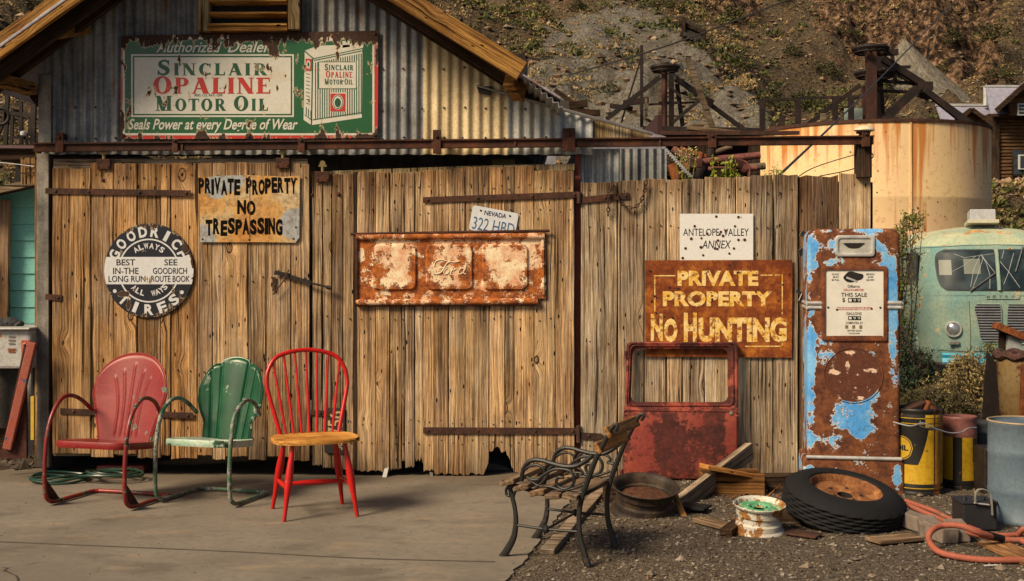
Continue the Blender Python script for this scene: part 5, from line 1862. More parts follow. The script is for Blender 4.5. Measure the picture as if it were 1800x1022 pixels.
def ribs_green(x, z):
    d = 0
    for b, f in ((-.40, .0), (.40, .0), (.70, 0), (-.70, 0)):
        xr = b * (.72 + .35 * z)
        d += .011 * math.exp(-((x - xr) / .028) ** 2)
    d -= .016 * math.cos(min(1, abs(x) / .42) * PI / 2)
    return d


def zt_green(u):
    a = abs(u)
    if a < .44: return 1.0 - .045 * (a / .44) ** 2
    s = (a - .44) / .56
    return .945 - .33 * s ** 2.6 - .03 * (1 - s)


lawn_chair('shell_lawn_chair', 'green metal lawn chair with scalloped shell back and worn white seat', (-1.895, -.90, .010), -17, .52, .46,
           lambda z: .74 + .03 * z if z < .22 else (.745 + .255 * math.sin(min(1, (z - .22) / .30) * PI / 2)), zt_green, ribs_green, (GREEN1, GREENS, GREENT), False, .528, .232, .640)

# red spindle-back chair
REDW = chip_mat('glossy_red_chair', (0.52, 0.012, 0.010), rust=(.50, .42, .36), rust2=(.6, .5, .42), amount=.315, scale=20, paint2=(0.38, 0.010, 0.008), rough=.28, dirt=.3, bump=.15)
wc = thing('spindle_back_chair', 'bright red hoop-back spindle chair with an unpainted orange wood seat', 'chair', (-1.190, -1.36, .010), RD(20))
mb = MB()
ol = []
for k in range(40):
    a = 2 * PI * k / 40; ca, sa = math.cos(a), math.sin(a); e = 3.2
    r = (abs(ca) ** e + abs(sa) ** e) ** (-1 / e)
    ol.append((.262 * ca * r * (1 - .10 * max(0, sa)), .215 * sa * r))
mb.prism(ol, (0, 0, .435), (1, 0, 0), (0, 1, 0), (0, 0, 1), .004, .028, inset=.008)
mb.build('seat', W_SEATY, wc, smooth=False)
legs = {}
for sxn, syn in ((-1, -1), (1, -1), (-1, 1), (1, 1)):
    f = Vector((sxn * .217, syn * .20 + (.015 if syn > 0 else 0), 0)); tp = Vector((sxn * .155, syn * .135, .437))
    legs[(sxn, syn)] = (f, tp)
    N_ = 14
    pts = [f.lerp(tp, i / N_) for i in range(N_ + 1)]
    rr_ = [.0115 + .0125 * math.exp(-((i / N_ - .56) / .26) ** 2) for i in range(N_ + 1)]
    mb = MB(); mb.tube(pts, rr_, 12); mb.build('leg', REDW, wc, smooth=True)
mids = []
for s in (-1, 1):
    a = legs[(s, -1)][0].lerp(legs[(s, -1)][1], .42); b = legs[(s, 1)][0].lerp(legs[(s, 1)][1], .42)
    pts = [a.lerp(b, i / 10) for i in range(11)]
    mb = MB(); mb.tube(pts, [.008 + .008 * math.sin(PI * i / 10) for i in range(11)], 10); mb.build('stretcher', REDW, wc, smooth=True)
    mids.append(a.lerp(b, .5))
mb = MB(); mb.tube([mids[0].lerp(mids[1], i / 10) for i in range(11)], [.008 + .009 * math.sin(PI * i / 10) for i in range(11)], 10); mb.build('stretcher', REDW, wc, smooth=True)
bow = [(-.180, .150, .455), (-.205, .175, .56), (-.235, .205, .68), (-.250, .225, .76), (-.240, .245, .84), (-.195, .262, .915), (-.115, .275, .950), (0, .280, .965)]
bow = bow + [(-x, y, z) for x, y, z in bow[:-1][::-1]]
bc = crv(bow, 6)
mb = MB(); mb.tube(bc, .0135, 12); mb.build('hoop', REDW, wc, smooth=True)
for i, b0 in enumerate((-.142, -.095, -.047, 0, .047, .095, .142)):
    tx = b0 * 1.48
    # height of the hoop at tx
    best = max((p for p in bc if abs(p.x - tx) < .02), key=lambda p: p.z)
    a = Vector((b0, .160, .455)); b = Vector((tx, best.y, best.z))
    mb = MB(); mb.tube([a.lerp(b, k / 8) for k in range(9)], [.0072 + .0022 * math.sin(PI * min(1, k / 8 * 1.6)) for k in range(9)], 8); mb.build('spindle', REDW, wc, smooth=True)

# ---------------------------------------------------------------- cast-iron garden seat
b0 = G(885, 981); b1 = G(1030, 997)
L0 = Vector((b0.x, b0.y, 0)); dU = (b1 - b0).normalized()
across = Vector((.172, .425, 0))
bs = thing('garden_seat', 'small garden seat with black scrolled iron ends and worn wooden slats', 'bench', (b0.x, b0.y, .0), math.atan2(dU.y, dU.x))
# local frame: x front->back, y = left of that (away from the camera), z up
Minv = Matrix.Rotation(-math.atan2(dU.y, dU.x), 3, 'Z')
acl = Minv @ across


def bp(a, b):
    px, py = 860 + a * .2837, 720 + b * .2837
    r = Vector(((px - HX) / FPX, 1, -(py - HY) / FPX)); o = Vector((0, CAMY, CAMZ))
    n = Vector((dU.y, -dU.x, 0))
    t = n.dot(L0 - o) / n.dot(r)
    q = o + r * t
    return Vector(((q - L0).dot(dU), 0, q.z))


IRON = chip_mat('black_cast_iron', (0.008, 0.008, 0.008), rust=(.035, .02, .012), amount=.38, scale=16, paint2=(0.012, 0.012, 0.010), rough=.5, dirt=.2, bump=.3)


def iron(mb, pts, r, off, fl=1.0, n=6):
    c = [bp(*p[:2]) + off for p in [tuple(q) for q in crv([(a, b, 0) for a, b in pts], n)]]
    if isinstance(r, list):
        m_ = len(c); rr_ = [float(np.interp(i / (m_ - 1), np.linspace(0, 1, len(r)), r)) for i in range(m_)]
    else:
        rr_ = r * 1.25
    mb.tube(c, rr_, 8, flat=fl, up=(0, 1, 0))


for e in (0, 1):
    off = acl * e
    fr_ = D.objects.new('end_frame', None); COL.objects.link(fr_); fr_.parent = bs
    mb = MB()
    iron(mb, [(125, 475), (142, 540), (160, 620), (165, 700), (152, 790), (112, 870), (78, 918)], [.014, .013, .013, .014, .017, .020, .020], off, .8)
    mb.build('leg', IRON, fr_, smooth=True)
    mb = MB()
    iron(mb, [(612, 972), (588, 890), (562, 790), (556, 690), (562, 600), (585, 500)], [.022, .018, .015, .014, .014, .015], off, .8)
    mb.build('leg', IRON, fr_, smooth=True)
    mb = MB(); iron(mb, [(585, 510), (625, 400), (665, 300), (705, 220), (745, 140), (770, 100), (785, 92), (795, 108), (780, 135)], [.015, .014, .013, .012, .012, .010, .009, .009, .008], off, .9)
    mb.build('upright', IRON, fr_, smooth=True)
    mb = MB(); iron(mb, [(120, 468), (190, 480), (270, 505), (370, 530), (470, 535), (575, 515)], .010, off, .9); mb.build('seat_rail', IRON, fr_, smooth=True)
    mb = MB(); iron(mb, [(200, 445), (205, 395), (225, 345), (265, 316), (320, 315), (390, 335), (470, 353), (540, 350), (600, 318), (640, 285)], .0095, off, 1.0); mb.build('armrest', IRON, fr_, smooth=True)
    for st, r in (([(222, 372), (255, 350), (300, 345), (335, 365), (338, 400), (312, 430), (270, 436), (235, 420)], .006),
                  ([(300, 440), (345, 400), (400, 372), (460, 370), (505, 385), (527, 425), (515, 470), (470, 492), (430, 478), (415, 445), (432, 420), (462, 424)], .0068),
                  ([(275, 500), (330, 450), (360, 410), (370, 370), (400, 345)], .006), ([(345, 415), (340, 375), (355, 345)], .005),
                  ([(530, 355), (565, 372), (580, 395), (560, 412), (600, 420)], .0055), ([(240, 430), (300, 470), (380, 480), (450, 500), (520, 490), (575, 470)], .0055)):
        mb = MB(); iron(mb, st, r, off); mb.build('scroll', IRON, fr_, smooth=True)
    for st in ([(118, 478), (104, 500), (110, 530), (128, 535), (130, 510)], [(188, 492), (165, 505), (152, 535), (150, 570)]):
        mb = MB(); iron(mb, st, .006, off); mb.build('scroll', IRON, fr_, smooth=True)
    mb = MB(); mb.tube([bp(166, 716) + off, bp(350, 742) + off, bp(552, 757) + off], .0072, 8); mb.build('side_bar', IRON, fr_, smooth=True)
    mb = MB(); mb.lathe([(0, -.018), (.012, -.016), (.020, -.006), (.020, .006), (.012, .016), (0, .018)], 16, Matrix.Translation(bp(352, 742) + off) @ Matrix.Rotation(RD(90), 4, 'X')); mb.build('boss', IRON, fr_, smooth=True)
mb = MB(); a = bp(352, 742); mb.tube([a, a + acl], .006, 8); mb.build('cross_rod', IRON, bs, smooth=True)
au = acl.normalized()
sl = [(133, 443, -12), (222, 476, -14), (318, 508, -12), (412, 530, -6), (520, 532, 6)]
for (a, b, tl) in sl:
    c = bp(a, b); A_ = c - au * .06; B_ = c + acl + au * .06
    mb = MB(); Lh = (B_ - A_).length
    mb.box((0, 0, 0), (Lh, .082, .028))
    yaw = math.atan2((B_ - A_).y, (B_ - A_).x)
    R_ = Matrix.Rotation(yaw, 3, 'Z') @ Matrix.Rotation(RD(-tl), 3, 'X')
    o = mb.build('seat_slat', W_BENCH, bs, bevel=.008); o.location = (A_ + B_) / 2; o.rotation_euler = (Matrix.Rotation(yaw, 3, 'Z') @ Matrix.Rotation(RD(tl), 3, 'X')).to_euler()
for (a, b) in ((745, 142), (682, 238)):
    c = bp(a, b) + Vector((-.004, 0, 0)); A_ = c - au * .025; B_ = c + acl + au * .03
    mb = MB(); mb.box((0, 0, 0), ((B_ - A_).length, .022, .060))
    yaw = math.atan2((B_ - A_).y, (B_ - A_).x)
    o = mb.build('back_slat', W_BENCHO, bs, bevel=.008); o.location = (A_ + B_) / 2; o.rotation_euler = (Matrix.Rotation(yaw, 3, 'Z') @ Matrix.Rotation(RD(-30), 3, 'X')).to_euler()

# ---------------------------------------------------------------- car door leaning on the fence
yd = -.16
cdr = thing('car_door', 'rusty dark red old car door with an empty window, leaning on the fence', 'car door', P(1196, 842, yd))
CD = pos_chip('oxide_red_door', (0.21, 0.032, 0.022), (0.30, 0.062, 0.034), (0.050, 0.013, 0.011), (0.12, 0.024, 0.018), 5.0, .53,
              [(1120, 800, 30, 60, .12), (1290, 760, 20, 60, .15), (1200, 720, 100, 10, .03)], y0=yd, rough=.65, sharp=.05, fine=.35)
lean_d = RD(-3.5)
cdr.rotation_euler = (lean_d, 0, 0)


def door_loop(pts, dy):
    b_ = Vector(cdr.location)
    return [(P(a, b, yd).x - b_.x, dy, P(a, b, yd).z - b_.z) for a, b in pts]


def ringm(loops, name, mat, close_last=False):
    mb = MB(); n = len(loops[0])
    for l in loops: mb.v += l
    for k in range(len(loops) - 1):
        for i in range(n):
            j = (i + 1) % n; mb.f.append((k * n + i, k * n + j, (k + 1) * n + j, (k + 1) * n + i))
    if close_last: mb.f.append(tuple((len(loops) - 1) * n + i for i in range(n)))
    return mb.build(name, mat, cdr, smooth=True)


def qr(x0, y0, x1, y1, r, sh=0):
    """rounded loop, the left side leaning a little"""
    return [(a + sh * (b - y0) / (y1 - y0) * (1 if a < (x0 + x1) / 2 else .1), b) for a, b in rrect(x0, y0, x1, y1, r, 6)]


ringm([door_loop(qr(1104, 602, 1300, 722, 7, -5), .035), door_loop(qr(1104, 602, 1300, 722, 7, -5), 0), door_loop(qr(1107, 604.5, 1297, 719, 8, -5), -.006), door_loop(qr(1108, 606, 1294, 716, 9, -5), .004),
       door_loop(qr(1110, 608, 1291, 714, 10, -5), -.004), door_loop(qr(1112, 611, 1288, 712, 11, -5), .010), door_loop(qr(1114, 614, 1283, 708, 12, -4), .014), door_loop(qr(1114, 614, 1283, 708, 12, -4), .035)], 'window_frame', CD)
sk = [(1098, 716), (1299, 718), (1298, 780), (1296, 843), (1095, 843), (1096, 780)]
loops = []
for s, dy in ((1, .03), (1, 0), (.985, -.008), (.95, -.014), (.6, -.022), (.2, -.025)):
    cx_, cy_ = 1197, 780
    loops.append(door_loop([(cx_ + (a - cx_) * s, cy_ + (b - cy_) * s) for a, b in sk], dy))
ringm(loops, 'door_skin', CD, True)
for py, h in ((722, 5), (730, 3)):
    mb = MB(); b_ = Vector(cdr.location); mb.tube([P(1098, py, yd) - b_ + Vector((0, -.008, 0)), P(1298, py + 2, yd) - b_ + Vector((0, -.008, 0))], h / 247 * .6, 8); mb.build('belt_moulding', CD, cdr, smooth=True)
for px, py in ((1101, 624), (1092, 832)):
    mb = MB(); b_ = Vector(cdr.location); mb.tube([P(px, py - 6, yd) - b_, P(px, py + 8, yd) - b_], .012, 10); mb.build('hinge', CD, cdr)
mb = MB(); b_ = Vector(cdr.location); mb.lathe([(0, -.012), (.012, -.010), (.016, 0)], 12, Matrix.Translation(P(1286, 727, yd) - b_ + Vector((0, -.012, 0))) @ Matrix.Rotation(RD(-90), 4, 'X')); mb.build('lock_button', DULLM, cdr, smooth=True)

# ---------------------------------------------------------------- gas pump
yg_ = -.66
kk_ = (yg_ - CAMY) / FPX
gp = thing('gas_pump', 'tall rusty fuel pump with flaking sky blue paint and a white dial', 'gas pump', P(1500, 866, yg_))
gL = Vector(gp.location); gp.rotation_euler = (0, 0, RD(-9))
BLU = (0.075, 0.30, 0.68)
PUMP = pos_chip('pump_paint', BLU, (0.18, 0.44, 0.74), (0.075, 0.022, 0.012), (0.22, 0.075, 0.024), 6.5, .585,
                [(1500, 735, 34, 50, .19), (1452, 630, 34, 18, .14), (1566, 560, 10, 90, .20), (1428, 640, 9, 130, .17), (1500, 405, 70, 5, .12), (1430, 445, 12, 44, .14), (1465, 465, 28, 12, .12), (1560, 480, 14, 40, .13),
                 (1535, 690, 14, 22, .13), (1508, 650, 26, 10, -.05), (1470, 690, 8, 10, .10), (1430, 830, 24, 14, .12), (1575, 840, 8, 30, .14), (1535, 830, 16, 8, .08), (1430, 780, 18, 20, .08)],
                y0=yg_, rough=.4, edge=(.60, .52, .42), sharp=.008, fine=.22)


def gpp(a, b, dy=0.0):
    p = P(a, b, yg_) - gL
    return Vector((p.x, dy, p.z))


def rounded_body(x0, x1, y0, y1, rt, depth, name, mat, taper=0, edge=.035, backdx=0):
    """front outline with rounded upper corners, edges rolled back to the sides"""
    def outline(ins):
        pts = []
        pts += [(x0 + ins - taper, y1), (x1 - ins + taper, y1)]
        n = 8
        for k in range(n + 1):
            t = RD(90 * k / n); pts.append((x1 - ins - rt + rt * math.cos(t), y0 + ins + rt - rt * math.sin(t)))
        for k in range(n + 1):
            t = RD(90 + 90 * k / n); pts.append((x0 + ins + rt + rt * math.cos(t), y0 + ins + rt - rt * math.sin(t)))
        return pts
    loops = []
    e = edge
    for ins, dy in ((0, depth), (0, e), (e * .3 / kk_ * .35, e * .45), (e / kk_ * .35, e * .12), (e / kk_ * .7, 0)):
        loops.append([tuple(gpp(a, b, dy)) for a, b in outline(ins)])
    mb = MB(); n = len(loops[0])
    for l in loops: mb.v += l
    for k in range(len(loops) - 1):
        for i in range(n):
            j = (i + 1) % n; mb.f.append((k * n + i, k * n + j, (k + 1) * n + j, (k + 1) * n + i))
    mb.f.append(tuple((len(loops) - 1) * n + i for i in range(n))); mb.f.append(tuple(reversed(range(n))))
    return mb.build(name, mat, gp, smooth=True)


rounded_body(1421, 1580, 402, 806, 16, .40, 'cabinet', PUMP)
rounded_body(1414, 1587, 806, 868, 7, .43, 'base', PUMP, edge=.02)
for (x0, x1, y0, y1) in ((1421, 1447, 530, 537), (1421, 1447, 538, 545), (1558, 1581, 529, 536), (1558, 1581, 537, 544), (1419, 1582, 802, 809)):
    mb = MB(); a = gpp(x0, (y0 + y1) / 2, .0); b = gpp(x1, (y0 + y1) / 2, .0)
    mb.tube([a, b], (y1 - y0) / 2 * kk_, 10)
    mb.build('chrome_band', CHROME, gp, smooth=True)
# side runs of the bands
for (px, y0, y1, s) in ((1421, 530, 537, -1), (1421, 538, 545, -1), (1581, 529, 536, 1), (1581, 537, 544, 1)):
    mb = MB(); a = gpp(px, (y0 + y1) / 2, 0); b = a + Vector((0, .36, 0)); mb.tube([a, b], (y1 - y0) / 2 * kk_, 10); mb.build('chrome_band', CHROME, gp, smooth=True)


def gloops(specs, name, mat, close=True, smooth=True):
    loops = [[tuple(gpp(a, b, dy)) for a, b in pts] for pts, dy in specs]
    mb = MB(); n = len(loops[0])
    for l in loops: mb.v += l
    for k in range(len(loops) - 1):
        for i in range(n):
            j = (i + 1) % n; mb.f.append((k * n + i, k * n + j, (k + 1) * n + j, (k + 1) * n + i))
    if close: mb.f.append(tuple((len(loops) - 1) * n + i for i in range(n)))
    return mb.build(name, mat, gp, smooth=smooth)


gloops([(rrect(1469, 414, 1536, 451, 6), .0), (rrect(1469, 414, 1536, 451, 6), -.012), (rrect(1471, 416, 1534, 449, 6), -.015), (rrect(1474, 419, 1531, 446, 5), -.012), (rrect(1475, 420, 1530, 445, 5), -.004)], 'crown_frame', CHROME, close=False)
gloops([(rrect(1475, 420, 1530, 445, 5), -.0035)], 'crown_glass', plain_mat('dusty_crown', (.42, .41, .37), .35, 0, .5, 10), smooth=False)
mb = MB()
mb.quad(*[gpp(1501 + 18 * math.cos(t) * (1 + .12 * math.sin(3 * t)), 431 - 5 * math.sin(t) - 1.5 * math.cos(2 * t), -.0045) for t in np.linspace(0, 2 * PI, 24)[:-1]]); mb.build('broken_hole', BLACK, gp, fixn=False)
PR_ = rust_mat('dial_frame_rust', (.14, .045, .02), (.28, .09, .03), (.05, .02, .012), 14)
gloops([(rrect(1445, 468, 1558, 600, 5), .0), (rrect(1445, 468, 1558, 600, 5), -.010), (rrect(1447, 470, 1556, 598, 5), -.014), (rrect(1452, 475, 1551, 593, 3), -.012), (rrect(1452, 475, 1551, 593, 3), .004)], 'dial_frame', PR_, close=False)
DIAL = plain_mat('dial_white', (.64, .62, .56), .3, 0, .22, 9)
gloops([(rrect(1450, 473, 1553, 595, 3), -.003)], 'dial_face', DIAL, smooth=False)
INKR = plain_mat('dial_red_ink', (.42, .03, .03), .5)


def gtxt(body, r, mat, name='lettering', **k):
    a = gpp(r[0], r[3]); b = gpp(r[2], r[1])
    return text_obj(body, (a.x, a.z, b.x, b.z), -.0042, mat, gp, name, **k)


mb = MB(); mb.quad(*[gpp(1500 + 17 * math.cos(t) * (1 + .1 * math.sin(2 * t)), 487 - 9 * math.sin(t) * (1 + .2 * math.cos(3 * t)), -.0045) for t in np.linspace(0, 2 * PI, 24)[:-1]]); mb.build('broken_hole', BLACK, gp, fixn=False)
mb = MB(); mb.bar(gpp(1488, 488, -.006), gpp(1506, 495, -.005), .003, .012); mb.build('indicator_flag', CHROME, gp)
for t, r in (('GLASS', (1463, 481, 1475, 484)), ('MUST', (1465, 486, 1475, 489)), ('BE FULL', (1463, 491, 1476, 494)), ('BEFORE &', (1522, 481, 1536, 484)), ('AFTER', (1524, 486, 1534, 489)), ('DELIVERY', (1522, 491, 1536, 494)),
             ('Gilbarco', (1490, 501, 1511, 506)), ('THIS SALE', (1479, 515, 1523, 522)), ('$', (1481, 524, 1486, 532)), ('GALLONS', (1488, 549, 1514, 554)), ('COMPUTED AT', (1487, 566, 1516, 570)), ('CENTS PER GALLON', (1489, 580, 1514, 583)), ('TAX INCLUDED', (1492, 585, 1511, 587.5))):
    gtxt(t, r, INK, bold=.012)
for t, r in (('CALCO-METER', (1483, 508, 1518, 512)), ('TOTAL SALE AND GALLONAGE MUST BE AT ZERO BEFORE', (1472, 540, 1531, 542.5)), ('MAKING DELIVERY PENALTY OF LAW', (1474, 543.5, 1528, 545.5))):
    gtxt(t, r, INKR, bold=.02)
for (x0, y0, x1, y1, n_) in ((1491, 524, 1513, 532, 3), (1491, 556, 1513, 563, 3), (1486, 572, 1516, 578, 0)):
    if n_:
        mb = MB(); mb.quad(gpp(x0, y1, -.0042), gpp(x1, y1, -.0042), gpp(x1, y0, -.0042), gpp(x0, y0, -.0042)); mb.build('counter_window', BLACK, gp, fixn=False)
        w_ = (x1 - x0) / n_
        for q in range(n_):
            gt_ = text_obj('9' if q else '1', (gpp(x0 + w_ * q + 1.4, y1 - 1.5).x, gpp(0, y1 - 1.5).z, gpp(x0 + w_ * (q + 1) - 1.4, 0).x, gpp(0, y0 + 1.5).z), -.0050, DIAL, gp, 'counter_digit')
    else:
        for q in range(3):
            xx = x0 + q * 12; mb = MB(); mb.quad(gpp(xx, y1, -.0042), gpp(xx + 5, y1, -.0042), gpp(xx + 5, y0, -.0042), gpp(xx, y0, -.0042)); mb.build('counter_window', plain_mat('counter_brown', (.16, .13, .07), .6), gp, fixn=False)
mb = MB(); a, b = gpp(1454, 592, -.006), gpp(1549, 591, -.006); mb.bar(a, b, .006, .008); mb.build('dial_ledge', PR_, gp)
for px, py in ((1457, 541), (1546, 541), (1472, 545), (1531, 543)):
    mb = MB(); mb.lathe([(0, -.005), (.006, -.003), (.008, 0)], 8, Matrix.Translation(gpp(px, py, -.003)) @ Matrix.Rotation(RD(-90), 4, 'X')); mb.build('screw', RUST_DARK, gp)
# ghost of the round badge: the ring of pale chips
BAD = pos_chip('badge_remains', (.66, .42, .30), (.70, .52, .38), (0.085, 0.026, 0.014), (0.13, 0.042, 0.020), 22, .66, [(1468, 655, 12, 5, .25), (1528, 652, 16, 5, .25), (1490, 648, 6, 14, .2), (1508, 700, 14, 5, .22), (1500, 619, 16, 4, .2), (1470, 632, 5, 8, .1)], y0=yg_, edge=(.75, .6, .45), sharp=.012, fine=.4)
mb = MB(); c_ = gpp(1500, 660, -.0012)
n_ = 48; mb.quad(*[c_ + Vector((52 * kk_ * math.cos(2 * PI * i / n_), 0, 50 * kk_ * math.sin(2 * PI * i / n_))) for i in range(n_)]); mb.build('badge_remains', BAD, gp, fixn=False)
mb = MB(); mb.tube([c_ + Vector((50 * kk_ * math.cos(2 * PI * i / n_), -.001, 48 * kk_ * math.sin(2 * PI * i / n_))) for i in range(n_)], .0035, 6, closed=True); mb.build('badge_ring', PUMP, gp, smooth=True)

# ---------------------------------------------------------------- wheel rims and the tyre


def wheel_rim(name, label, loc, R, H, mat, inner, tilt=(0, 0, 0), dirt=None, up_=0.0):
    t = thing(name, label, 'wheel rim', loc)
    t.rotation_euler = tilt
    prof = [(R, 0), (R * 1.0, .006), (R * .975, .012), (R * .955, .018), (R * .88, .026), (R * .865, H * .34), (R * .80, H * .40), (R * .80, H * .56), (R * .865, H * .62), (R * .88, H - .026), (R * .955, H - .018), (R * .985, H - .010), (R, H - .003), (R * .985, H), (R * .93, H - .005), (R * .86, H - .022), (R * .84, H * .64), (R * .775, H * .58), (R * .77, H * .40), (R * .84, .03), (R * .97, .002), (R, 0)]
    mb = MB(); mb.lathe(prof, 56); mb.build('barrel', mat, t, smooth=True)
    mb = MB(); mb.lathe([(q_[0] + (R * .09 if up_ and i_ == 0 else 0), q_[1] + up_) for i_, q_ in enumerate([(R * .775, H * .50), (R * .70, H * .47), (R * .60, H * .52), (R * .42, H * .56), (R * .36, H * .50), (R * .24, H * .49), (R * .235, H * .44)])], 48); mb.build('disc', inner, t, smooth=True)
    for k in range(5):
        a = 2 * PI * k / 5 + .3
        mb = MB(); mb.lathe([(0, .004), (R * .045, .003), (R * .05, 0)], 10, Matrix.Translation((R * .31 * math.cos(a), R * .31 * math.sin(a), H * .50 + up_))); mb.build('stud_hole', BLACK, t)
    if dirt:
        mb = MB(); mb.lathe([(0, H * .62), (R * .3, H * .60), (R * .6, H * .57), (R * .79, H * .52)], 30); o = mb.build('debris', dirt, t, smooth=True); o['kind'] = 'stuff'
    return t


RIMD = rust_mat('black_rust_rim', (.030, .020, .015), (.085, .055, .032), (.012, .010, .009), 9, rough=.6)
LEAFD = rust_mat('dead_leaves_rust', (.09, .035, .02), (.20, .08, .03), (.03, .015, .01), 30, rough=.9, bump=.9)
p = G(1132, 903)
wheel_rim('steel_wheel_rim', 'black rusty steel wheel rim lying in front of the red car door', (p.x, p.y + .02, .015), .205, .165, RIMD, RIMD, (RD(13), RD(3), 0), LEAFD)
WR = chip_mat('white_rim_paint', (.60, .58, .50), rust=(.20, .07, .02), amount=.47, scale=11, paint2=(.45, .42, .36), rough=.5, rust2=(.42, .20, .04), dirt=.5)
GRI = chip_mat('green_rim_inside', (.06, .28, .12), rust=(.24, .14, .04), amount=.42, scale=14, paint2=(.10, .36, .18), edge=(.6, .6, .5))
p = G(1333, 936)
wheel_rim('small_wheel_rim', 'small white chipped wheel rim with green inside, standing on the gravel', (p.x, p.y, .004), .147, .165, WR, GRI, (RD(7), RD(1), 0), up_=.055)

ty = thing('tyre', 'large worn black tyre on a rusty orange rim lying before the pump', 'wheel', (0, 0, 0))
pc_ = P(1484, 895, -1.62)
ty.location = (pc_.x, -1.60, .115)
ty.rotation_euler = (RD(12), RD(7), 0)
R, Wd = .352, .205
prof = [(.205, Wd * .5 - .012), (.215, Wd * .5 + .004), (.245, Wd * .5 + .010), (.28, Wd * .5 + .004), (.31, Wd * .5 - .012), (.335, Wd * .5 - .034)]
seg = 96
tyv = MB()
fullp = prof + [(R - .002, Wd * .5 - .050)]
nt = 11
for i in range(nt):
    z = (Wd * .5 - .050) - i * (Wd - .10) / (nt - 1)
    fullp.append((R if i % 2 == 0 else R - .009, z + (Wd - .1) / (nt - 1) * .28)); fullp.append((R if i % 2 == 0 else R - .009, z - (Wd - .1) / (nt - 1) * .28))
fullp += [(R - .002, -Wd * .5 + .050)] + [(r, -z) for r, z in prof[::-1]]
for q, (r, z) in enumerate(fullp):
    for k in range(seg):
        a = 2 * PI * k / seg
        rr_ = r
        if len(prof) <= q < len(fullp) - len(prof):
            zz_ = int((z + 1) * 60)
            rr_ -= .007 if (k + (q // 2) * 1) % 4 == 0 else 0
        if abs(r - .335) < .001: rr_ += .004 * ((k % 4) < 2)
        tyv.v.append((rr_ * math.cos(a), rr_ * math.sin(a), z))
for q in range(len(fullp) - 1):
    for k in range(seg):
        l = (k + 1) % seg; tyv.f.append((q * seg + k, q * seg + l, (q + 1) * seg + l, (q + 1) * seg + k))
tyv.build('casing', RUBBER, ty, smooth=True)
mb = MB(); mb.lathe([(.210, .085), (.213, .094), (.206, .098), (.198, .088), (.19, .055), (.165, .048), (.12, .055), (.075, .058), (.06, .050), (.045, .050)], 56); mb.build('rim', rust_mat('tyre_rim_rust', (.22, .085, .03), (.42, .20, .07), (.06, .025, .015), 12, bump=.4), ty, smooth=True)
mb = MB(); mb.lathe([(.045, .050), (.045, -.02), (0.0, -.02)], 24); mb.build('hub_hole', BLACK, ty)
for k in range(5):
    a = 2 * PI * k / 5
    mb = MB(); mb.lathe([(0, .010), (.010, .009), (.012, 0)], 6, Matrix.Translation((.092 * math.cos(a), .092 * math.sin(a), .056))); mb.build('wheel_nut', RUST_DARK, ty)

# ---------------------------------------------------------------- timber, bricks, hose


def board(name, label, a, b, w, h, mat, cat='board', roll=0, group=None, taper=None):
    a = Vector(a); b = Vector(b)
    d = b - a
    mb = MB(); rnd_ = random.Random(int(abs(a.x) * 1000))
    Lb = d.length
    mb.box((0, 0, 0), (Lb, w, h))
    o = mb.build(name, mat, None, bevel=.004)
    # rough up the ends
    for v in o.data.vertices:
        v.co.x += rnd_.uniform(-.006, .006); v.co.z += rnd_.uniform(-.003, .003)
        if taper and v.co.x > 0: v.co.z *= taper
    q = d.to_track_quat('X', 'Z')
    o.rotation_mode = 'QUATERNION'; o.rotation_quaternion = q @ Matrix.Rotation(RD(roll), 3, 'X').to_quaternion()
    o.location = (a + b) / 2
    return tag(o, label, cat, group)


board('grey_board', 'split grey board leaning up to the right between the car door and crate', P(1190, 893, -1.08), P(1318, 792, -.30), .05, .12, W_GREYX)
W_BOX = wood_mat('crate_wood', (0.36, 0.18, 0.06), (0.22, 0.10, 0.035), (0.04, 0.02, 0.01), axis='x', stain=.3)
bx = thing('wooden_crate', 'old brown wooden crate with a rotted right end, among the scrap timber', 'crate', P(1290, 882, -.72))
kx = (-.72 - CAMY) / FPX
for nm, c_, s_ in (('front_board', (0, 0, 25 * kx), (108 * kx, .022, 48 * kx)), ('rear_board', (0, .20, 25 * kx), (108 * kx, .02, 48 * kx)), ('end_board', (-53 * kx, .10, 24 * kx), (.02, .18, 46 * kx)), ('end_board', (53 * kx, .10, 22 * kx), (.02, .18, 40 * kx)), ('bottom_board', (0, .10, .01), (104 * kx, .178, .016))):
    mb = MB(); mb.box((0, 0, 0), s_); mb.build(nm, W_BOX if 'W_BOX' in globals() else W_ORX, bx, bevel=.004, loc=c_)
board('orange_board', 'short orange split board lying across the top of the crate', P(1237, 820, -.80), P(1330, 838, -.66), .11, .030, W_ORX)
board('orange_stake', 'short orange stake leaning beside the black rim', P(1204, 914, -1.42), P(1183, 862, -1.25), .035, .024, W_ORX)
board('thin_stick', 'thin pale stick poking up behind the small white rim', P(1330, 890, -1.35), P(1372, 853, -1.1), .008, .008, W_ORX, 'stick')
board('flat_board', 'pale broken board lying flat below the crate', G(1228, 913, .02), G(1296, 930, .02), .10, .022, W_BENCH)
board('short_block', 'small dark wooden block beside the white rim', G(1276, 938, .02), G(1298, 920, .03), .07, .045, W_DARKX, 'block')
board('brown_plank', 'rusty brown plank under the crate', P(1236, 892, -.86) , P(1330, 897, -.84), .14, .05, W_ORX)
board('dark_plank', 'dark plank lying in the shade behind the white rim', G(1330, 905, .03), G(1400, 905, .03), .12, .05, W_DARKX)
board('splintered_board', 'dark splintered board flat on the gravel in front of the tyre', G(1534, 951, .02), G(1612, 944, .02), .13, .022, W_BENCH)
board('splintered_board', 'worn board lying at the right edge below the orange hose', G(1742, 955, .015), G(1850, 1000, .015), .16, .022, W_BENCHO)
board('black_beam', 'charred black beam lying behind the scrap timber pile', P(1310, 852, -.45), P(1418, 850, -.42), .14, .13, W_DARKX)
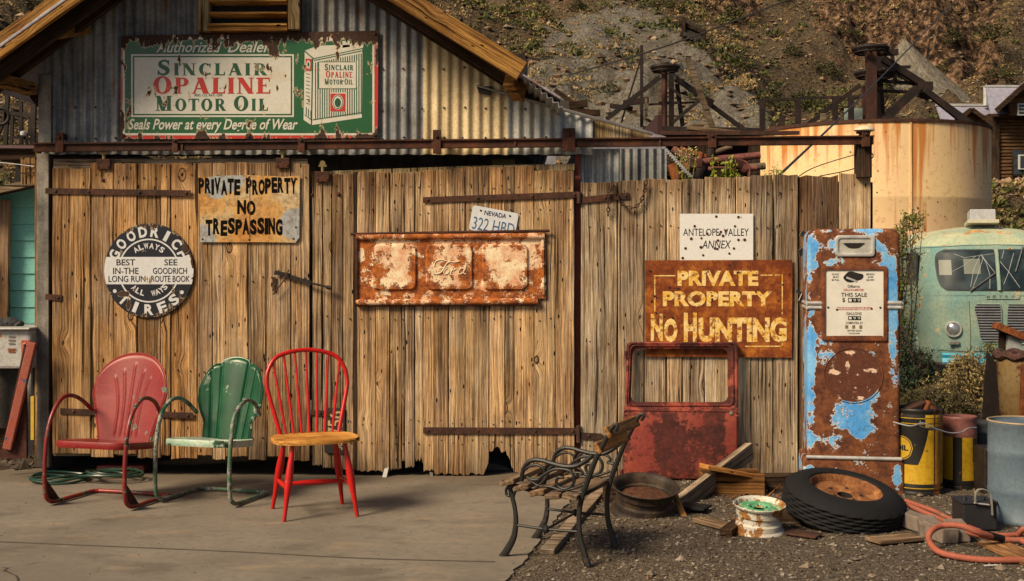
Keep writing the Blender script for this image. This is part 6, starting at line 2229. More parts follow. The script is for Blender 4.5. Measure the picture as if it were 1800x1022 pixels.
board('black_beam', 'charred beam low on the ground behind the orange hose', P(1590, 905, -.75), P(1745, 915, -.9), .16, .12, W_DARKX)
board('rusty_scrap', 'flat strip of rusty scrap between tyre and small rim', G(1385, 935, .015), G(1440, 942, .015), .12, .012, RUST_DARK, 'scrap')
board('rubber_mat', 'dark curled rubber strip below the leaning grey board', G(1195, 888, .03), G(1245, 893, .03), .16, .018, RUBBER, 'mat')
board('slate_block', 'dark block of stone beside the black rim', G(1060, 868, .05), G(1100, 868, .05), .12, .10, W_DARKX, 'block')
board('black_plank', 'black plank standing low behind the tyre and pump', P(1350, 868, -.62), P(1410, 872, -.62), .05, .10, W_DARKX)
# crumbled rust and chips round the pile
mb = stones(500, lambda n: rs.uniform(1.3, 2.1, n), lambda n: rs.uniform(-1.75, -.7, n), .006, .03, lambda x, y: 0 * x, .4)
tag(mb.build('timber_debris', stone_mat('debris', [(.02, .012, .01), (.10, .045, .02), (.20, .10, .04), (.05, .03, .02)]), fixn=False), kind='stuff')

BRK = plain_mat('grey_brick', (.20, .155, .125), .9, 0, .6, 16, .6)
for i, (px, py, rz, lb) in enumerate(((1618, 938, 22, 'grey brick at the left end of the brick row, beside the tyre'), (1642, 948, -12, 'grey brick turned end-on in the middle of the brick row'), (1664, 958, 14, 'grey brick in front of its row, framed by the hose loop'), (1693, 955, -8, 'pale grey brick at the right end of the brick row'))):
    g_ = G(px, py)
    mb = MB(); mb.box((0, 0, 0), (.105, .20, .085))
    o = mb.build('grey_brick', BRK, None, loc=(g_.x, g_.y + .1, .048), rot=(RD(2), RD((-1) ** i * 3), RD(rz)), bevel=.008)
    tag(o, lb, 'brick', 'loose bricks by the hose')

HOSE = chip_mat('orange_hose_rubber', (.34, .095, .055), rust=(.16, .07, .045), amount=.38, scale=14, paint2=(.27, .08, .05), rough=.75, dirt=.5, bump=.2)
hz = .02
ho = thing('orange_hose', 'thick faded orange hose looping over the bricks in front of the drums', 'hose', G(1640, 960))
mb = MB()
mb.tube(crv([P(1530, 857, -1.47), P(1570, 876, -1.52), P(1615, 897, -1.60), P(1655, 914, -1.72), G(1700, 935, .06), G(1760, 948, .03), G(1830, 950, .03)], 8), .0155, 12); under(mb, 'strand', HOSE, ho, smooth=True)
mb = MB()
mb.tube(crv([P(1590, 880, -1.45), P(1640, 898, -1.55), P(1675, 914, -1.65), G(1745, 940, .03), G(1830, 936, .03)], 8), .0135, 12); under(mb, 'strand', HOSE, ho, smooth=True)
mb = MB()
mb.tube(crv([G(1760, 947, .05), G(1722, 937, .10), G(1690, 925, .13), G(1658, 924, .12), G(1637, 934, .10), G(1633, 950, .06), G(1650, 970, .03), G(1690, 980, .02), G(1745, 985, .02), G(1840, 984, .02)], 10), .0165, 12); under(mb, 'loop', HOSE, ho, smooth=True)
mb = MB()
mb.tube(crv([G(1790, 940, .04), G(1800, 930, .08), G(1815, 928, .09), G(1830, 940, .05), G(1812, 955, .03), G(1795, 950, .04)], 8), .0165, 12); under(mb, 'loop', HOSE, ho, smooth=True)
mb = MB(); mb.tube([G(1724, 937.5, .095), G(1742, 942, .075), G(1762, 947.5, .05)], .020, 12); under(mb, 'coupling', RUBBER, ho, smooth=True)

# green garden hose behind the red chair
gh = thing('green_garden_hose', 'coiled dark green garden hose on the concrete behind the red chair', 'hose', G(170, 832))
HG = plain_mat('green_hose', (.010, .040, .028), .35, 0, .2, 10)
rr = random.Random(3)
c_ = G(150, 828); mb = MB(); pts = []
for k in range(120):
    a = k * .42; r_ = .17 + .05 * math.sin(k * .17)
    cxx = c_.x + (.0 if k < 60 else .36) ; pts.append((cxx + r_ * math.cos(a) + .02 * math.sin(k * .3), -.12 + r_ * .75 * math.sin(a) - .12, .02 + .0005 * k + .01 * math.sin(k * .9)))
mb.tube(crv(pts, 2), .0085, 8); under(mb, 'coil', HG, gh, smooth=True)
# blue-grey thing showing under the broken door edge
fl = thing('folded_tarp', 'blue-grey folded sheet showing under the broken bottom of the wide door', 'tarp', (P(840, 838, .25).x, .30, 0))
mb = MB()
fL = Vector(fl.location)
o_ = [(790, 838), (800, 825), (830, 820), (868, 812), (885, 818), (905, 835), (900, 842), (800, 843)]
q = [P(a, b, .25) for a, b in o_]
q = [(p.x - fL.x, max(.002, p.z)) for p in q]
mb.prism(q[::-1], (0, 0, 0), (1, 0, 0), (0, 0, 1), (0, 1, 0), .25, -.08, inset=.01)
mb.build('sheet', plain_mat('tarp_blue_grey', (.075, .10, .11), .5, 0, .3), fl)
tag(MB().box(P(215, 823, .12), (.34, .1, .05)).build('red_toolbox', plain_mat('toolbox_red', (.25, .04, .03), .5, 0, .4), None, bevel=.01), 'low red and white box in the dark gap under the left door', 'box')

# ---------------------------------------------------------------- behind the fence: tank, headframes, machinery
CREAM = Mt('cream_tank_paint')
m = CREAM; v = m.co()
x, y, z = m.xyz(v)
st = m.noise(m.comb(m.math('MULTIPLY', x, 5.0), m.math('MULTIPLY', y, 2.0), m.math('MULTIPLY', z, .22)), 1.0, 3, .6)
n1 = m.noise(v, 1.2, 5, .6); n2 = m.noise(v, 9, 5, .7)
top = m.step(z, 3.4, 5.1)
c = m.mix(m.ramp(n1, [(.38, 0.), (.62, 1.)]), (.72, .53, .27), (.70, .48, .27))
c = m.mix(m.math('MULTIPLY', m.ramp(m.math('ADD', st, m.math('MULTIPLY', top, .14)), [(.60, 0.), (.72, 1.)]), .9), c, (.46, .15, .02))
c = m.mix(m.ramp(n2, [(.33, .6), (.45, 0.)]), c, (.40, .20, .06))
sp = m.step(m.vor(v, 3.2).outputs['Distance'], .09, .05)
c = m.mix(sp, c, (.14, .06, .03))
TANKM = m.fin(c, .6, 0, m.bump(n1, .3, .03), .3)
yt_ = 22.0; kt = (yt_ - CAMY) / FPX
tp = P(1531, 236, yt_)
tank = thing('storage_tank', 'big cream steel tank with orange rust streaks behind the fence', 'tank', (tp.x, yt_, -.3))
RT = 198 * kt; HT = tp.z + .3
mb = MB(); mb.lathe([(RT, 0), (RT, HT * .33), (RT * 1.002, HT * .335), (RT, HT * .34), (RT, HT * .66), (RT * 1.002, HT * .665), (RT, HT * .67), (RT, HT)], 96); mb.build('shell', TANKM, tank, smooth=True)
mb = MB(); mb.lathe([(RT * 1.0, HT - .02), (RT * 1.012, HT - .02), (RT * 1.012, HT + .05), (RT * .99, HT + .06), (0, HT + .12)], 96); mb.build('lid', RUST_DARK, tank, smooth=True)
for a in (-PI / 2 + .035,):
    mb = MB(); mb.box((RT * math.cos(a), RT * math.sin(a), HT / 2), (.045, .045, HT)); mb.build('seam', TANKM, tank)

IRB = rust_mat('old_ironwork', (.016, .010, .009), (.040, .022, .016), (.008, .006, .006), 3, rough=.7)
IRR = rust_mat('red_brown_ironwork', (.05, .020, .014), (.10, .036, .022), (.03, .014, .012), 3, rough=.7)
GWX = wood_mat('silvered_timber', (.30, .24, .17), (.18, .14, .10), (.05, .04, .03), axis='x', stain=.1, knots=False)
PINK = rust_mat('pink_oxide_pipe', (.19, .065, .055), (.30, .11, .09), (.07, .025, .02), 5, rough=.7)


def pole(pa, pb, y, r, parent, mat, name='strut', y2=None, boxy=False, seg=8):
    if name in ('strut', 'mast', 'brace', 'top_rail') and y > 15: r *= .66
    a = P(*pa, y); b = P(*pb, y2 if y2 is not None else y)
    if y2 is not None:
        # same picture line, other depth
        b = P(*pb, y2)
    mb = MB()
    if boxy: mb.bar(a, b, r * 2, r * 2)
    else: mb.tube([a, b], r, seg)
    return under(mb, name, mat, parent, smooth=not boxy)


def wheel_flat(px, py, y, rpx, parent, mat, name='sheave'):
    k = (y - CAMY) / FPX; c = P(px, py, y) - Vector(parent.location); R_ = rpx * k
    mb = MB(); mb.tube([c + Vector((R_ * math.cos(t), R_ * math.sin(t), 0)) for t in np.linspace(0, 2 * PI, 33)[:-1]], .055, 6, closed=True)
    mb.tube([c + Vector((R_ * .93 * math.cos(t), R_ * .93 * math.sin(t), -.09)) for t in np.linspace(0, 2 * PI, 33)[:-1]], .03, 5, closed=True)
    for q in range(6):
        t = 2 * PI * q / 6; mb.tube([c, c + Vector((R_ * math.cos(t), R_ * math.sin(t), 0))], .025, 4)
    mb.lathe([(.12, -.1), (.12, .12), (0, .12)], 12, Matrix.Translation(c))
    mb.build(name, mat, parent, smooth=True)


h2 = thing('iron_headframe', 'dark iron headframe with two flat wheels standing on the cream tank', 'headframe', P(1537, 232, 22.0))
pole((1531, 232), (1531, 92), 21.6, .17, h2, IRR, 'mast', boxy=True); pole((1546, 232), (1546, 95), 22.6, .11, h2, IRB, 'mast', boxy=True)
wheel_flat(1530, 86, 21.6, 29, h2, IRB); wheel_flat(1538, 129, 22.0, 33, h2, IRB)
for a, b, r, yy, mt in (((1535, 94), (1578, 92), .11, 21.8, IRB), ((1552, 104), (1622, 148), .12, 21.8, IRB), ((1552, 112), (1612, 150), .09, 22.6, IRB), ((1612, 152), (1638, 152), .16, 21.8, IRB), ((1616, 164), (1634, 170), .14, 22.2, IRB),
                    ((1625, 158), (1728, 240), .11, 21.6, IRB), ((1640, 168), (1735, 236), .08, 22.8, IRB), ((1612, 156), (1556, 208), .15, 21.8, IRB), ((1550, 210), (1730, 240), .12, 21.6, IRB), ((1545, 142), (1615, 148), .06, 22, IRB),
                    ((1535, 160), (1595, 162), .05, 22, IRB), ((1568, 95), (1574, 142), .06, 22.4, IRB), ((1512, 150), (1411, 226), .08, 22, IRB), ((1520, 152), (1520, 226), .10, 22.6, IRR), ((1550, 160), (1552, 200), .06, 21.9, IRB), ((1565, 118), (1600, 118), .05, 21.8, IRB)):
    pole(a, b, yy, r, h2, mt, boxy=True)
rl = thing('timber_railing', 'dark timber railing on the left part of the cream tank', 'railing', P(1440, 232, 21.5))
for px, t in ((1340, 176), (1375, 203), (1403, 174), (1447, 200), (1468, 172), (1496, 172)):
    pole((px, 230), (px, t), 21.5, .06, rl, IRB if px != 1447 else GWX, 'post', boxy=True)
pole((1338, 175), (1404, 175), 21.5, .045, rl, IRB, 'top_rail', boxy=True); pole((1403, 173), (1512, 170), 21.5, .045, rl, IRB, 'top_rail', boxy=True); pole((1412, 228), (1470, 178), 21.6, .05, rl, IRB, 'brace', boxy=True)
rl2 = tag(MB().box(P(1500, 208, 22.4), (.45, .03, .50)).build('window_sash', plain_mat('pale_green_sash', (.30, .38, .34), .5), None), 'pale green window sash leaning among the ironwork on the tank', 'window sash')
lf_ = thing('light_fitting', 'small white fitting on top of the rail post', 'light fitting', P(1519, 228, -.09))
mb = MB(); mb.lathe([(0, .03), (.035, .026), (.058, .008), (.064, -.006), (.05, -.014), (0, -.016)], 20, Matrix.Scale(1.15, 4, (1, 0, 0))); mb.build('cover', plain_mat('yellowed_plastic', (.62, .55, .38), .4, 0, .3), lf_, smooth=True)
mb = MB(); mb.box((0, .02, -.02), (.09, .05, .012)); mb.build('bracket', RUST_DARK, lf_)

h1 = thing('wooden_headframe', 'rusty headframe with flat wheel and leaning timbers, left of the tank', 'headframe', P(1170, 232, 24))
pole((1168, 228), (1168, 122), 24, .12, h1, IRR, 'mast'); pole((1180, 226), (1180, 128), 24.8, .10, h1, IRB, 'mast', boxy=True); pole((1160, 226), (1160, 150), 25.2, .07, h1, GWX, 'mast', boxy=True)
wheel_flat(1169, 119, 24, 23, h1, IRB)
for a, b, r, yy, mt in (((1160, 136), (1066, 210), .09, 23.6, IRB), ((1188, 138), (1228, 166), .10, 24.2, IRB), ((1190, 148), (1200, 222), .08, 24.4, IRB), ((1228, 178), (1182, 216), .07, 24, IRB), ((1240, 178), (1308, 228), .08, 24, IRB), ((1236, 176), (1253, 183), .14, 24, IRB),
                    ((1208, 102), (1256, 232), .10, 23.4, GWX), ((1128, 80), (1128, 224), .06, 24, IRB), ((1127, 102), (1092, 216), .035, 24, IRB), ((1072, 186), (1112, 192), .09, 23.8, IRB), ((1096, 182), (1140, 176), .12, 24.6, IRB), ((1158, 181), (1194, 181), .05, 24, IRB),
                    ((1100, 190), (1158, 222), .05, 24.2, GWX), ((1140, 184), (1225, 180), .04, 24.8, IRB), ((1150, 205), (1215, 204), .03, 24.8, GWX), ((1135, 170), (1136, 205), .05, 24, GWX), ((1195, 228), (1245, 216), .07, 23.6, GWX), ((1176, 150), (1196, 170), .04, 24, IRB)):
    pole(a, b, yy, r, h1, mt, boxy=True)
pole((1130, 229), (1345, 233), 23.4, .10, h1, IRB, 'deck_beam', boxy=True); pole((1140, 226), (1320, 231), 24.8, .06, h1, GWX, 'deck_beam', boxy=True); pole((1208, 224), (1320, 236), 23.2, .05, h1, GWX, 'deck_beam', boxy=True)
for px in (1130, 1200, 1270, 1330):
    pole((px, 470), (px, 229), 24.2, .12, h1, W_DARKZ, 'deck_leg', boxy=True)
# dark red shed under the deck
DRED = plain_mat('dark_red_boards', (.035, .008, .007), .9, 0, .4, 3)
sh = thing('dark_red_lean_to', 'dark maroon lean-to in the shade behind the scrap machinery', 'lean-to', P(1235, 470, 9))
mb = MB(); a = P(1125, 238, 9.6); b = P(1336, 420, 9.6); mb.box(((a.x + b.x) / 2, 9.7, (a.z - .3) / 2), (b.x - a.x, .06, a.z + .3)); under(mb, 'rear_wall', DRED, sh)
zr_ = P(0, 238, 7.1).z; mb = MB(); mb.prism([(7.05, zr_), (9.75, a.z), (9.75, a.z + .05), (7.05, zr_ + .05)], ((a.x + b.x) / 2 - (b.x - a.x) / 2, 0, 0), (0, 1, 0), (0, 0, 1), (1, 0, 0), 0, b.x - a.x); under(mb, 'roof', RUST_DARK, sh)
mb = MB(); mb.box((a.x, 8.4, (a.z - .3) / 2), (.06, 2.6, a.z + .3)); under(mb, 'side_wall', DRED, sh)
for px in (1150, 1235, 1325):
    pole((px, 430), (px, 240), 7.2, .07, sh, W_DARKZ, 'post', boxy=True)
# heap of machinery
mc = thing('scrap_machinery', 'tangle of rusty pink pipes and machine parts behind the fence', 'machinery', P(1235, 400, 4.5))
for a, b, r, yy, mt in (((1182, 262), (1222, 286), .045, 4.4, PINK), ((1195, 262), (1262, 282), .03, 4.8, RUST_OR), ((1228, 286), (1336, 273), .038, 4.2, PINK), ((1258, 279), (1335, 272), .030, 4.5, PINK), ((1192, 288), (1290, 286), .035, 4.6, PINK), ((1245, 298), (1330, 296), .03, 4.8, PINK),
                    ((1228, 290), (1234, 268), .03, 4.2, RUST_OR), ((1246, 272), (1286, 258), .028, 4.4, GWX), ((1250, 262), (1250, 276), .05, 4.4, IRB), ((1232, 288), (1232, 330), .08, 4.4, IRB), ((1200, 296), (1222, 294), .05, 4.2, RUST_OR), ((1183, 288), (1190, 315), .06, 4.0, RUST_OR), ((1245, 300), (1248, 330), .05, 4.3, IRB),
                    ((1150, 270), (1165, 320), .05, 4.4, IRB), ((1290, 282), (1312, 300), .05, 4.4, PINK), ((1140, 300), (1180, 282), .06, 4.8, IRB), ((1300, 296), (1345, 292), .04, 5.0, GWX), ((1165, 262), (1190, 300), .05, 5.2, IRB)):
    pole(a, b, yy, r, mc, mt, 'pipe', seg=10)
for px, py, w, h, yy, mt, rr_ in ((1170, 284, .16, .22, 4.2, GWX, 25), (1180, 298, .20, .16, 4.5, W_DARKX, 12), (1222, 287, .14, .10, 4.15, IRR, 0), (1160, 275, .14, .18, 4.8, IRB, 10), (1290, 287, .16, .09, 4.1, IRR, 15)):
    mb = MB(); mb.box((0, 0, 0), (w, .14, h)); o = mb.build('casting', mt, mc, bevel=.01); o.location = P(px, py, yy) - Vector(mc.location); o.rotation_euler = (RD(5), RD(rr_), RD(rr_))
k5 = P(1148, 302, 4.0); mb = MB(); M5 = Matrix.Translation(k5) @ Matrix.Rotation(RD(90), 4, 'X'); mb.lathe([(.035, -.05), (.07, -.05), (.075, 0), (.07, .05), (.035, .05), (.035, -.05)], 6, M5); under(mb, 'hex_nut', IRR, mc)
mb = MB(); mb.tube(crv([P(1298, 281, 4.1), P(1312, 286, 4.1), P(1318, 298, 4.1), P(1316, 316, 4.1)], 6), .012, 6); under(mb, 'bent_rod', PINK, mc, smooth=True)
for px, py, h in ((1145, 320, .4), (1208, 320, .4), (1262, 320, .45), (1300, 320, .4), (1232, 320, .6)):
    q = P(px, py, 4.5); mb = MB(); mb.bar((q.x, 4.5, -.25), (q.x, 4.5, q.z + .15), .10, .10); under(mb, 'stand', W_DARKZ, mc)

# corrugated strip that runs down behind the rail
st_ = thing('bright_metal_strip', 'thin bright corrugated strip slanting down behind the rail', 'metal strip', P(1215, 311, .9))
mb = MB(); a = P(1143, 234, .9); b = P(1216, 312, .9); d_ = (b - a); n_ = 150
t_ = d_.normalized(); nn = Vector((-t_.z, 0, t_.x))
pts = [a + d_ * (i / n_) + nn * .010 * math.sin(i * .9) for i in range(n_ + 1)]
mb.tube(pts, .007, 5); under(mb, 'strip', plain_mat('bright_strip', (.62, .62, .62), .35, .4), st_, smooth=True)

# small plants growing up over the top of the fence
PLEAF = leaf_mat('bright_weed', [(.10, .14, .015), (.24, .28, .03), (.34, .34, .06)])
PFLOW = leaf_mat('pale_weed', [(.24, .22, .08), (.42, .38, .18), (.5, .45, .25)])
for nm, px, py, yy, sp, hh, mt, lab, sz in (('weed', 1278, 318, .3, .13, .16, PLEAF, 'bright yellow-green weed poking over the top of the fence', .016), ('weed', 1200, 312, 1.2, .12, .26, PFLOW, 'pale flowering weed beside the bright metal strip', .014), ('weed', 1360, 314, .3, .06, .07, PLEAF, 'tiny green sprig on the fence in front of the tank', .012)):
    c_ = P(px, py, yy); w_ = thing(nm, lab, 'weed', (c_.x, yy, c_.z - .6))
    mbS = MB(); mbL = MB(); rr = random.Random(px)
    for q in range(7):
        ex = rr.uniform(-sp, sp); hz_ = .6 + hh * rr.uniform(.5, 1)
        pts = [(ex * .3, 0, 0), (ex * .5, 0, .4), (ex, rr.uniform(-.03, .03), hz_)]
        mbS.tube(crv(pts, 4), .003, 4)
        leafcloud(mbL, [(ex * .85, 0, hz_ - .05, .035, .03, .09)], 26, sz, rs, .4)
    mbS.build('stem', PLEAF, w_); mbL.build('foliage', mt, w_, fixn=False)

# ---------------------------------------------------------------- delivery van
vy = 8.9
vc = P(1757, 470, vy)
van = thing('delivery_van', 'faded turquoise old delivery van with cracked split windscreen and round headlight', 'van', (vc.x, vy, -.30), RD(-8.5))
VP = chip_mat('turquoise_van_paint', (.13, .26, .25), rust=(.22, .09, .035), amount=.35, scale=3.2, paint2=(.27, .34, .26), rough=.65, dirt=.4, edge=(.45, .38, .22), bump=.2)
VR = chip_mat('van_roof_paint', (.56, .52, .32), rust=(.34, .17, .06), amount=.41, scale=2.6, paint2=(.30, .40, .30), rough=.65, dirt=.4, bump=.2)
VB = chip_mat('bright_blue_bumper', (.03, .36, .52), rust=(.12, .06, .03), amount=.30, scale=9, paint2=(.02, .28, .44), rough=.45, dirt=.3)
kv = (vy - CAMY) / FPX
LV = 4.4


def vx(px): return (px - 1757) * kv
def vz(py): return 1.49 - (py - 470) * kv + .30


zl = [(.42, 1.01, .06), (.55, 1.03, .02), (.9, 1.04, .0), (1.30, 1.04, .0), (1.42, 1.04, .02), (1.55, 1.03, .05), (2.0, 1.005, .20), (2.10, .985, .27), (2.20, .93, .36), (2.29, .78, .52), (2.36, .58, .80), (2.40, .32, 1.15), (2.41, .02, 1.8)]


def vfront(x, z):
    zs = [q[0] for q in zl]
    w = float(np.interp(z, zs, [q[1] for q in zl])); f = float(np.interp(z, zs, [q[2] for q in zl]))
    n_ = 3.4; ry_ = .95
    a = min(.999, abs(x) / w)
    return f + ry_ * (1 - (1 - a ** n_) ** (1 / n_))


def vring(w, f, z, n=16):
    ry_ = .95; pts = []
    nn_ = 3.4
    th = np.linspace(-PI / 2, PI / 2, 2 * n + 1)
    for t in th:
        s, c = math.sin(t), math.cos(t)
        pts.append((w * math.copysign(abs(s) ** (2 / nn_), s), f + ry_ * (1 - abs(c) ** (2 / nn_)), z))
    back = LV - f * .6
    pts += [(w, f + 1.6, z), (w, back - .3, z), (w * .93, back - .05, z), (w * .5, back, z), (-w * .5, back, z), (-w * .93, back - .05, z), (-w, back - .3, z), (-w, f + 1.6, z)]
    return pts


def vloft(levels, name, mat, cap=False):
    mb = MB(); rings = [vring(w, f, z) for z, w, f in levels]; n = len(rings[0])
    for r_ in rings: mb.v += r_
    for k in range(len(rings) - 1):
        for i in range(n):
            j = (i + 1) % n; mb.f.append((k * n + i, k * n + j, (k + 1) * n + j, (k + 1) * n + i))
    if cap: mb.f.append(tuple((len(rings) - 1) * n + i for i in range(n)))
    return mb.build(name, mat, van, smooth=True)


def fine(lv, m_=4):
    out = []
    for a, b in zip(lv[:-1], lv[1:]):
        for q in range(m_): out.append(tuple(a[i] + (b[i] - a[i]) * q / m_ for i in range(3)))
    return out + [lv[-1]]


vloft(fine(zl[:8]), 'body', VP); vloft(fine(zl[7:]), 'roof', VR, True)


def patch(outline, name, mat, off=.008, parent=None, nx=14, nz=8, dark=False):
    """sheet that follows the nose of the van; outline gives left/right px for each py row"""
    mb = MB()
    rows = len(outline)
    for (py, xa, xb) in outline:
        z = vz(py)
        for i in range(nx + 1):
            x = vx(xa + (xb - xa) * i / nx); mb.v.append((x, vfront(x, z) - off, z))
    for r_ in range(rows - 1):
        for i in range(nx):
            q = r_ * (nx + 1) + i; mb.f.append((q, q + 1, q + nx + 2, q + nx + 1))
    return mb.build(name, mat, parent or van, smooth='all')


GLS = Mt('dark_van_glass'); v = GLS.co()
GLS = GLS.fin(GLS.mix(GLS.ramp(GLS.noise(v, 3, 4, .6), [(.4, 0.), (.65, 1.)]), (.012, .022, .03), (.045, .065, .075)), .4, 0, None, .15)
CRKM = plain_mat('crack_white', (.55, .58, .56), .5)
SEAL = plain_mat('window_seal', (.025, .022, .02), .6)
lefto = [(440, 1672, 1751), (441.5, 1665, 1752), (445, 1660, 1752), (452, 1657, 1752.5), (462, 1656.5, 1753), (474, 1657, 1753.5), (486, 1658, 1754), (497, 1660, 1754.5), (504, 1663, 1755), (508, 1667, 1755), (510, 1673, 1755)]
mir = [(py, 1757 * 2 - xb, 1757 * 2 - xa) for py, xa, xb in lefto]
for ol_ in (lefto, mir):
    big = [(py + (-2 if i == 0 else (2 if i == len(ol_) - 1 else 0)), xa - 2, xb + 2) for i, (py, xa, xb) in enumerate(ol_)]
    fo = patch(big, 'windscreen_seal', SEAL, .006)
    patch(ol_, 'windscreen', GLS, .012)
mb = MB(); pts = [(0, vfront(0, z) - .018, z) for z in np.linspace(vz(511), vz(438), 8)]; mb.tube(pts, .030, 8, flat=.6); mb.build('centre_bar', VP, van, smooth=True)
# light shapes seen through the glass and cracks
for (xa, xb, ya_, yb_) in ((1660, 1680, 457, 484), (1700, 1728, 455, 482)):
    patch([(ya_ + (yb_ - ya_) * i / 4, xa, xb) for i in range(5)], 'rear_window_glimpse', plain_mat('window_beyond', (.16, .18, .15), .5, 0, .2, 3), .0145, nx=5)


def vline(pts, r, name, mat, off=.016):
    mb = MB(); q = []
    for a, b in zip(pts[:-1], pts[1:]):
        for i in range(4):
            px, py = a[0] + (b[0] - a[0]) * i / 4, a[1] + (b[1] - a[1]) * i / 4; x, z = vx(px), vz(py); q.append((x, vfront(x, z) - off, z))
    px, py = pts[-1]; x, z = vx(px), vz(py); q.append((x, vfront(x, z) - off, z))
    mb.tube(q, r, 4); return mb.build(name, mat, van)


for pts in ([(1685, 446), (1702, 453), (1730, 449), (1752, 446)], [(1730, 447), (1738, 462), (1743, 485), (1741, 508)], [(1728, 450), (1716, 475), (1709, 505)], [(1732, 450), (1745, 470), (1752, 480)], [(1680, 478), (1700, 467), (1722, 450)], [(1734, 452), (1724, 480), (1712, 508)],
            [(1762, 460), (1775, 478), (1792, 506)], [(1786, 445), (1775, 478), (1765, 500)], [(1800, 440), (1790, 470)], [(1770, 440), (1765, 455)]):
    vline(pts, .003, 'glass_crack', CRKM)
vline([(1707, 512), (1752, 480)], .010, 'wiper', DULLM, .03); vline([(1786, 478), (1803, 432)], .010, 'wiper', DULLM, .03)
# belt, badge plate and its letters
vline([(1640, 520), (1700, 519), (1757, 518), (1814, 519), (1870, 521)], .016, 'belt_moulding', VP, -.004)
patch([(518, 1733, 1791), (521, 1733, 1791), (526, 1734, 1790)], 'badge_plate', VP, .016)
for i, ch_ in enumerate('METRO'):
    px = 1737.5 + i * 10.5; x = vx(px); w_ = 5.5 * kv
    a_ = math.atan2(vfront(x + .05, vz(522)) - vfront(x - .05, vz(522)), .1)
    M6 = Matrix.Translation((x, vfront(x, vz(522)) - .021, vz(522))) @ Matrix.Rotation(a_, 4, 'Z')
    g_ = text_obj(ch_, (-w_ / 2, -2.6 * kv, w_ / 2, 2.6 * kv), 0, None, None, name=None, bold=.02, M=M6); g_.build('badge_letter', DULLM, van, fixn=False)
# grille halves with separate slats
GR = [(535, 1719, 1757.5), (538, 1715, 1758), (544, 1714, 1759.5), (560, 1718, 1760), (580, 1722, 1760.5), (594, 1724, 1760.5), (600, 1727, 1760), (604, 1732, 1757)]
SLT = plain_mat('grille_slat', (.26, .27, .30), .4, .3, .4)
for mr in (0, 1):
    ol_ = [(py, xa, xb) if not mr else (py, 2 * 1764.5 - xb, 2 * 1764.5 - xa) for py, xa, xb in GR]
    bg_ = patch(ol_, 'grille_opening', BLACK, .004)
    for i in range(14):
        py = 539 + i * 4.7
        if py > 603: break
        xa = float(np.interp(py, [q[0] for q in ol_], [q[1] for q in ol_])) + 1; xb = float(np.interp(py, [q[0] for q in ol_], [q[2] for q in ol_])) - 1
        pts = []
        for q in range(7):
            x = vx(xa + (xb - xa) * q / 6); z = vz(py); pts.append((x, vfront(x, z) - .014, z))
        mb = MB(); mb.tube(pts, .0135, 6, flat=.8); mb.build('grille_slat', SLT, van, smooth=True)
    q = [(xa, py) for py, xa, xb in ol_] + [(xb, py) for py, xa, xb in ol_[::-1]]
    vline(q + [q[0]], .010, 'grille_rim', VP, .012)
# headlights
for sgn in (-1, 1):
    x = sgn * 76.5 * kv; z = vz(580); y_ = vfront(x, z)
    a_ = math.atan2(vfront(x + .05, z) - vfront(x - .05, z), .1)
    M6 = Matrix.Translation((x, y_ - .005, z)) @ Matrix.Rotation(a_ * .6, 4, 'Z') @ Matrix.Rotation(RD(90), 4, 'X')
    mb = MB(); mb.lathe([(.118, -.04), (.118, .02), (.110, .034), (.098, .036), (.092, .026)], 30, M6); hl = mb.build('headlight', CHROME, van, smooth=True)
    mb = MB(); mb.lathe([(.094, .022), (.07, .040), (.04, .050), (0, .054)], 26, M6); mb.build('lens', plain_mat('lens_glass', (.50, .52, .52), .12, .7, .7, 24, .6), hl, smooth=True)
    M7 = Matrix.Translation((x, y_ - .03, vz(604))); mb = MB(); mb.box((0, 0, 0), (.15, .04, .055)); mb.v = [tuple(M7 @ Vector(q)) for q in mb.v]; mb.build('marker_lamp', DULLM, van, bevel=.01)
vline([(1706, 530), (1708, 570), (1709, 616)], .004, 'panel_seam', SEAL, .001); vline([(1648, 618), (1700, 619), (1757, 618)], .006, 'panel_seam', SEAL, .0)
# bumper
mb = MB(); q = []
for (z, o) in ((vz(641), .13), (vz(641), .20), (vz(637), .215), (vz(630), .19), (vz(624), .215), (vz(621), .20), (vz(621), .13)):
    for i in range(11):
        x = -.80 + 1.60 * i / 10; q.append((x, vfront(x * .9, .6) - o, z))
mb.v = q
for k in range(6):
    for i in range(10):
        a = k * 11 + i; mb.f.append((a, a + 1, a + 12, a + 11))
mb.build('bumper', VB, van, smooth=True)
# side door, windows, wheel arch and wheel on the visible side
mb = MB(); mb.bar((-1.042, 1.05, .55), (-1.02, 1.05, 2.02), .02, .02); mb.build('door_seam', SEAL, van)
for y0, y1 in ((.62, .98), (1.12, 1.60)):
    mb = MB(); mb.box((-1.022, (y0 + y1) / 2, 1.76), (.03, y1 - y0, .50)); mb.build('side_window', GLS, van, bevel=.02)
mb = MB(); M8 = Matrix.Translation((-.92, 1.0, .44)) @ Matrix.Rotation(RD(90), 4, 'Y'); mb.lathe([(.52, -.10), (.52, -.13), (.42, -.14), (.40, -.12), (.40, .1)], 24, M8, PI / 2, PI * 1.5); mb.build('wheel_arch', VP, van, smooth=True)
for sx_ in (-.86, .86):
    for yy in (1.0, 3.5):
        M8 = Matrix.Translation((sx_, yy, .36)) @ Matrix.Rotation(RD(90), 4, 'Y'); mb = MB(); mb.lathe([(.0, .09), (.2, .09), (.22, .1), (.34, .1), (.37, .06), (.37, -.06), (.34, -.1), (.0, -.1)], 28, M8); mb.build('wheel', RUBBER, van, smooth=True)
vline([(1626, 436), (1640, 434), (1655, 434), (1700, 431), (1757, 430), (1814, 431)], .010, 'drip_rail', VP, .004)
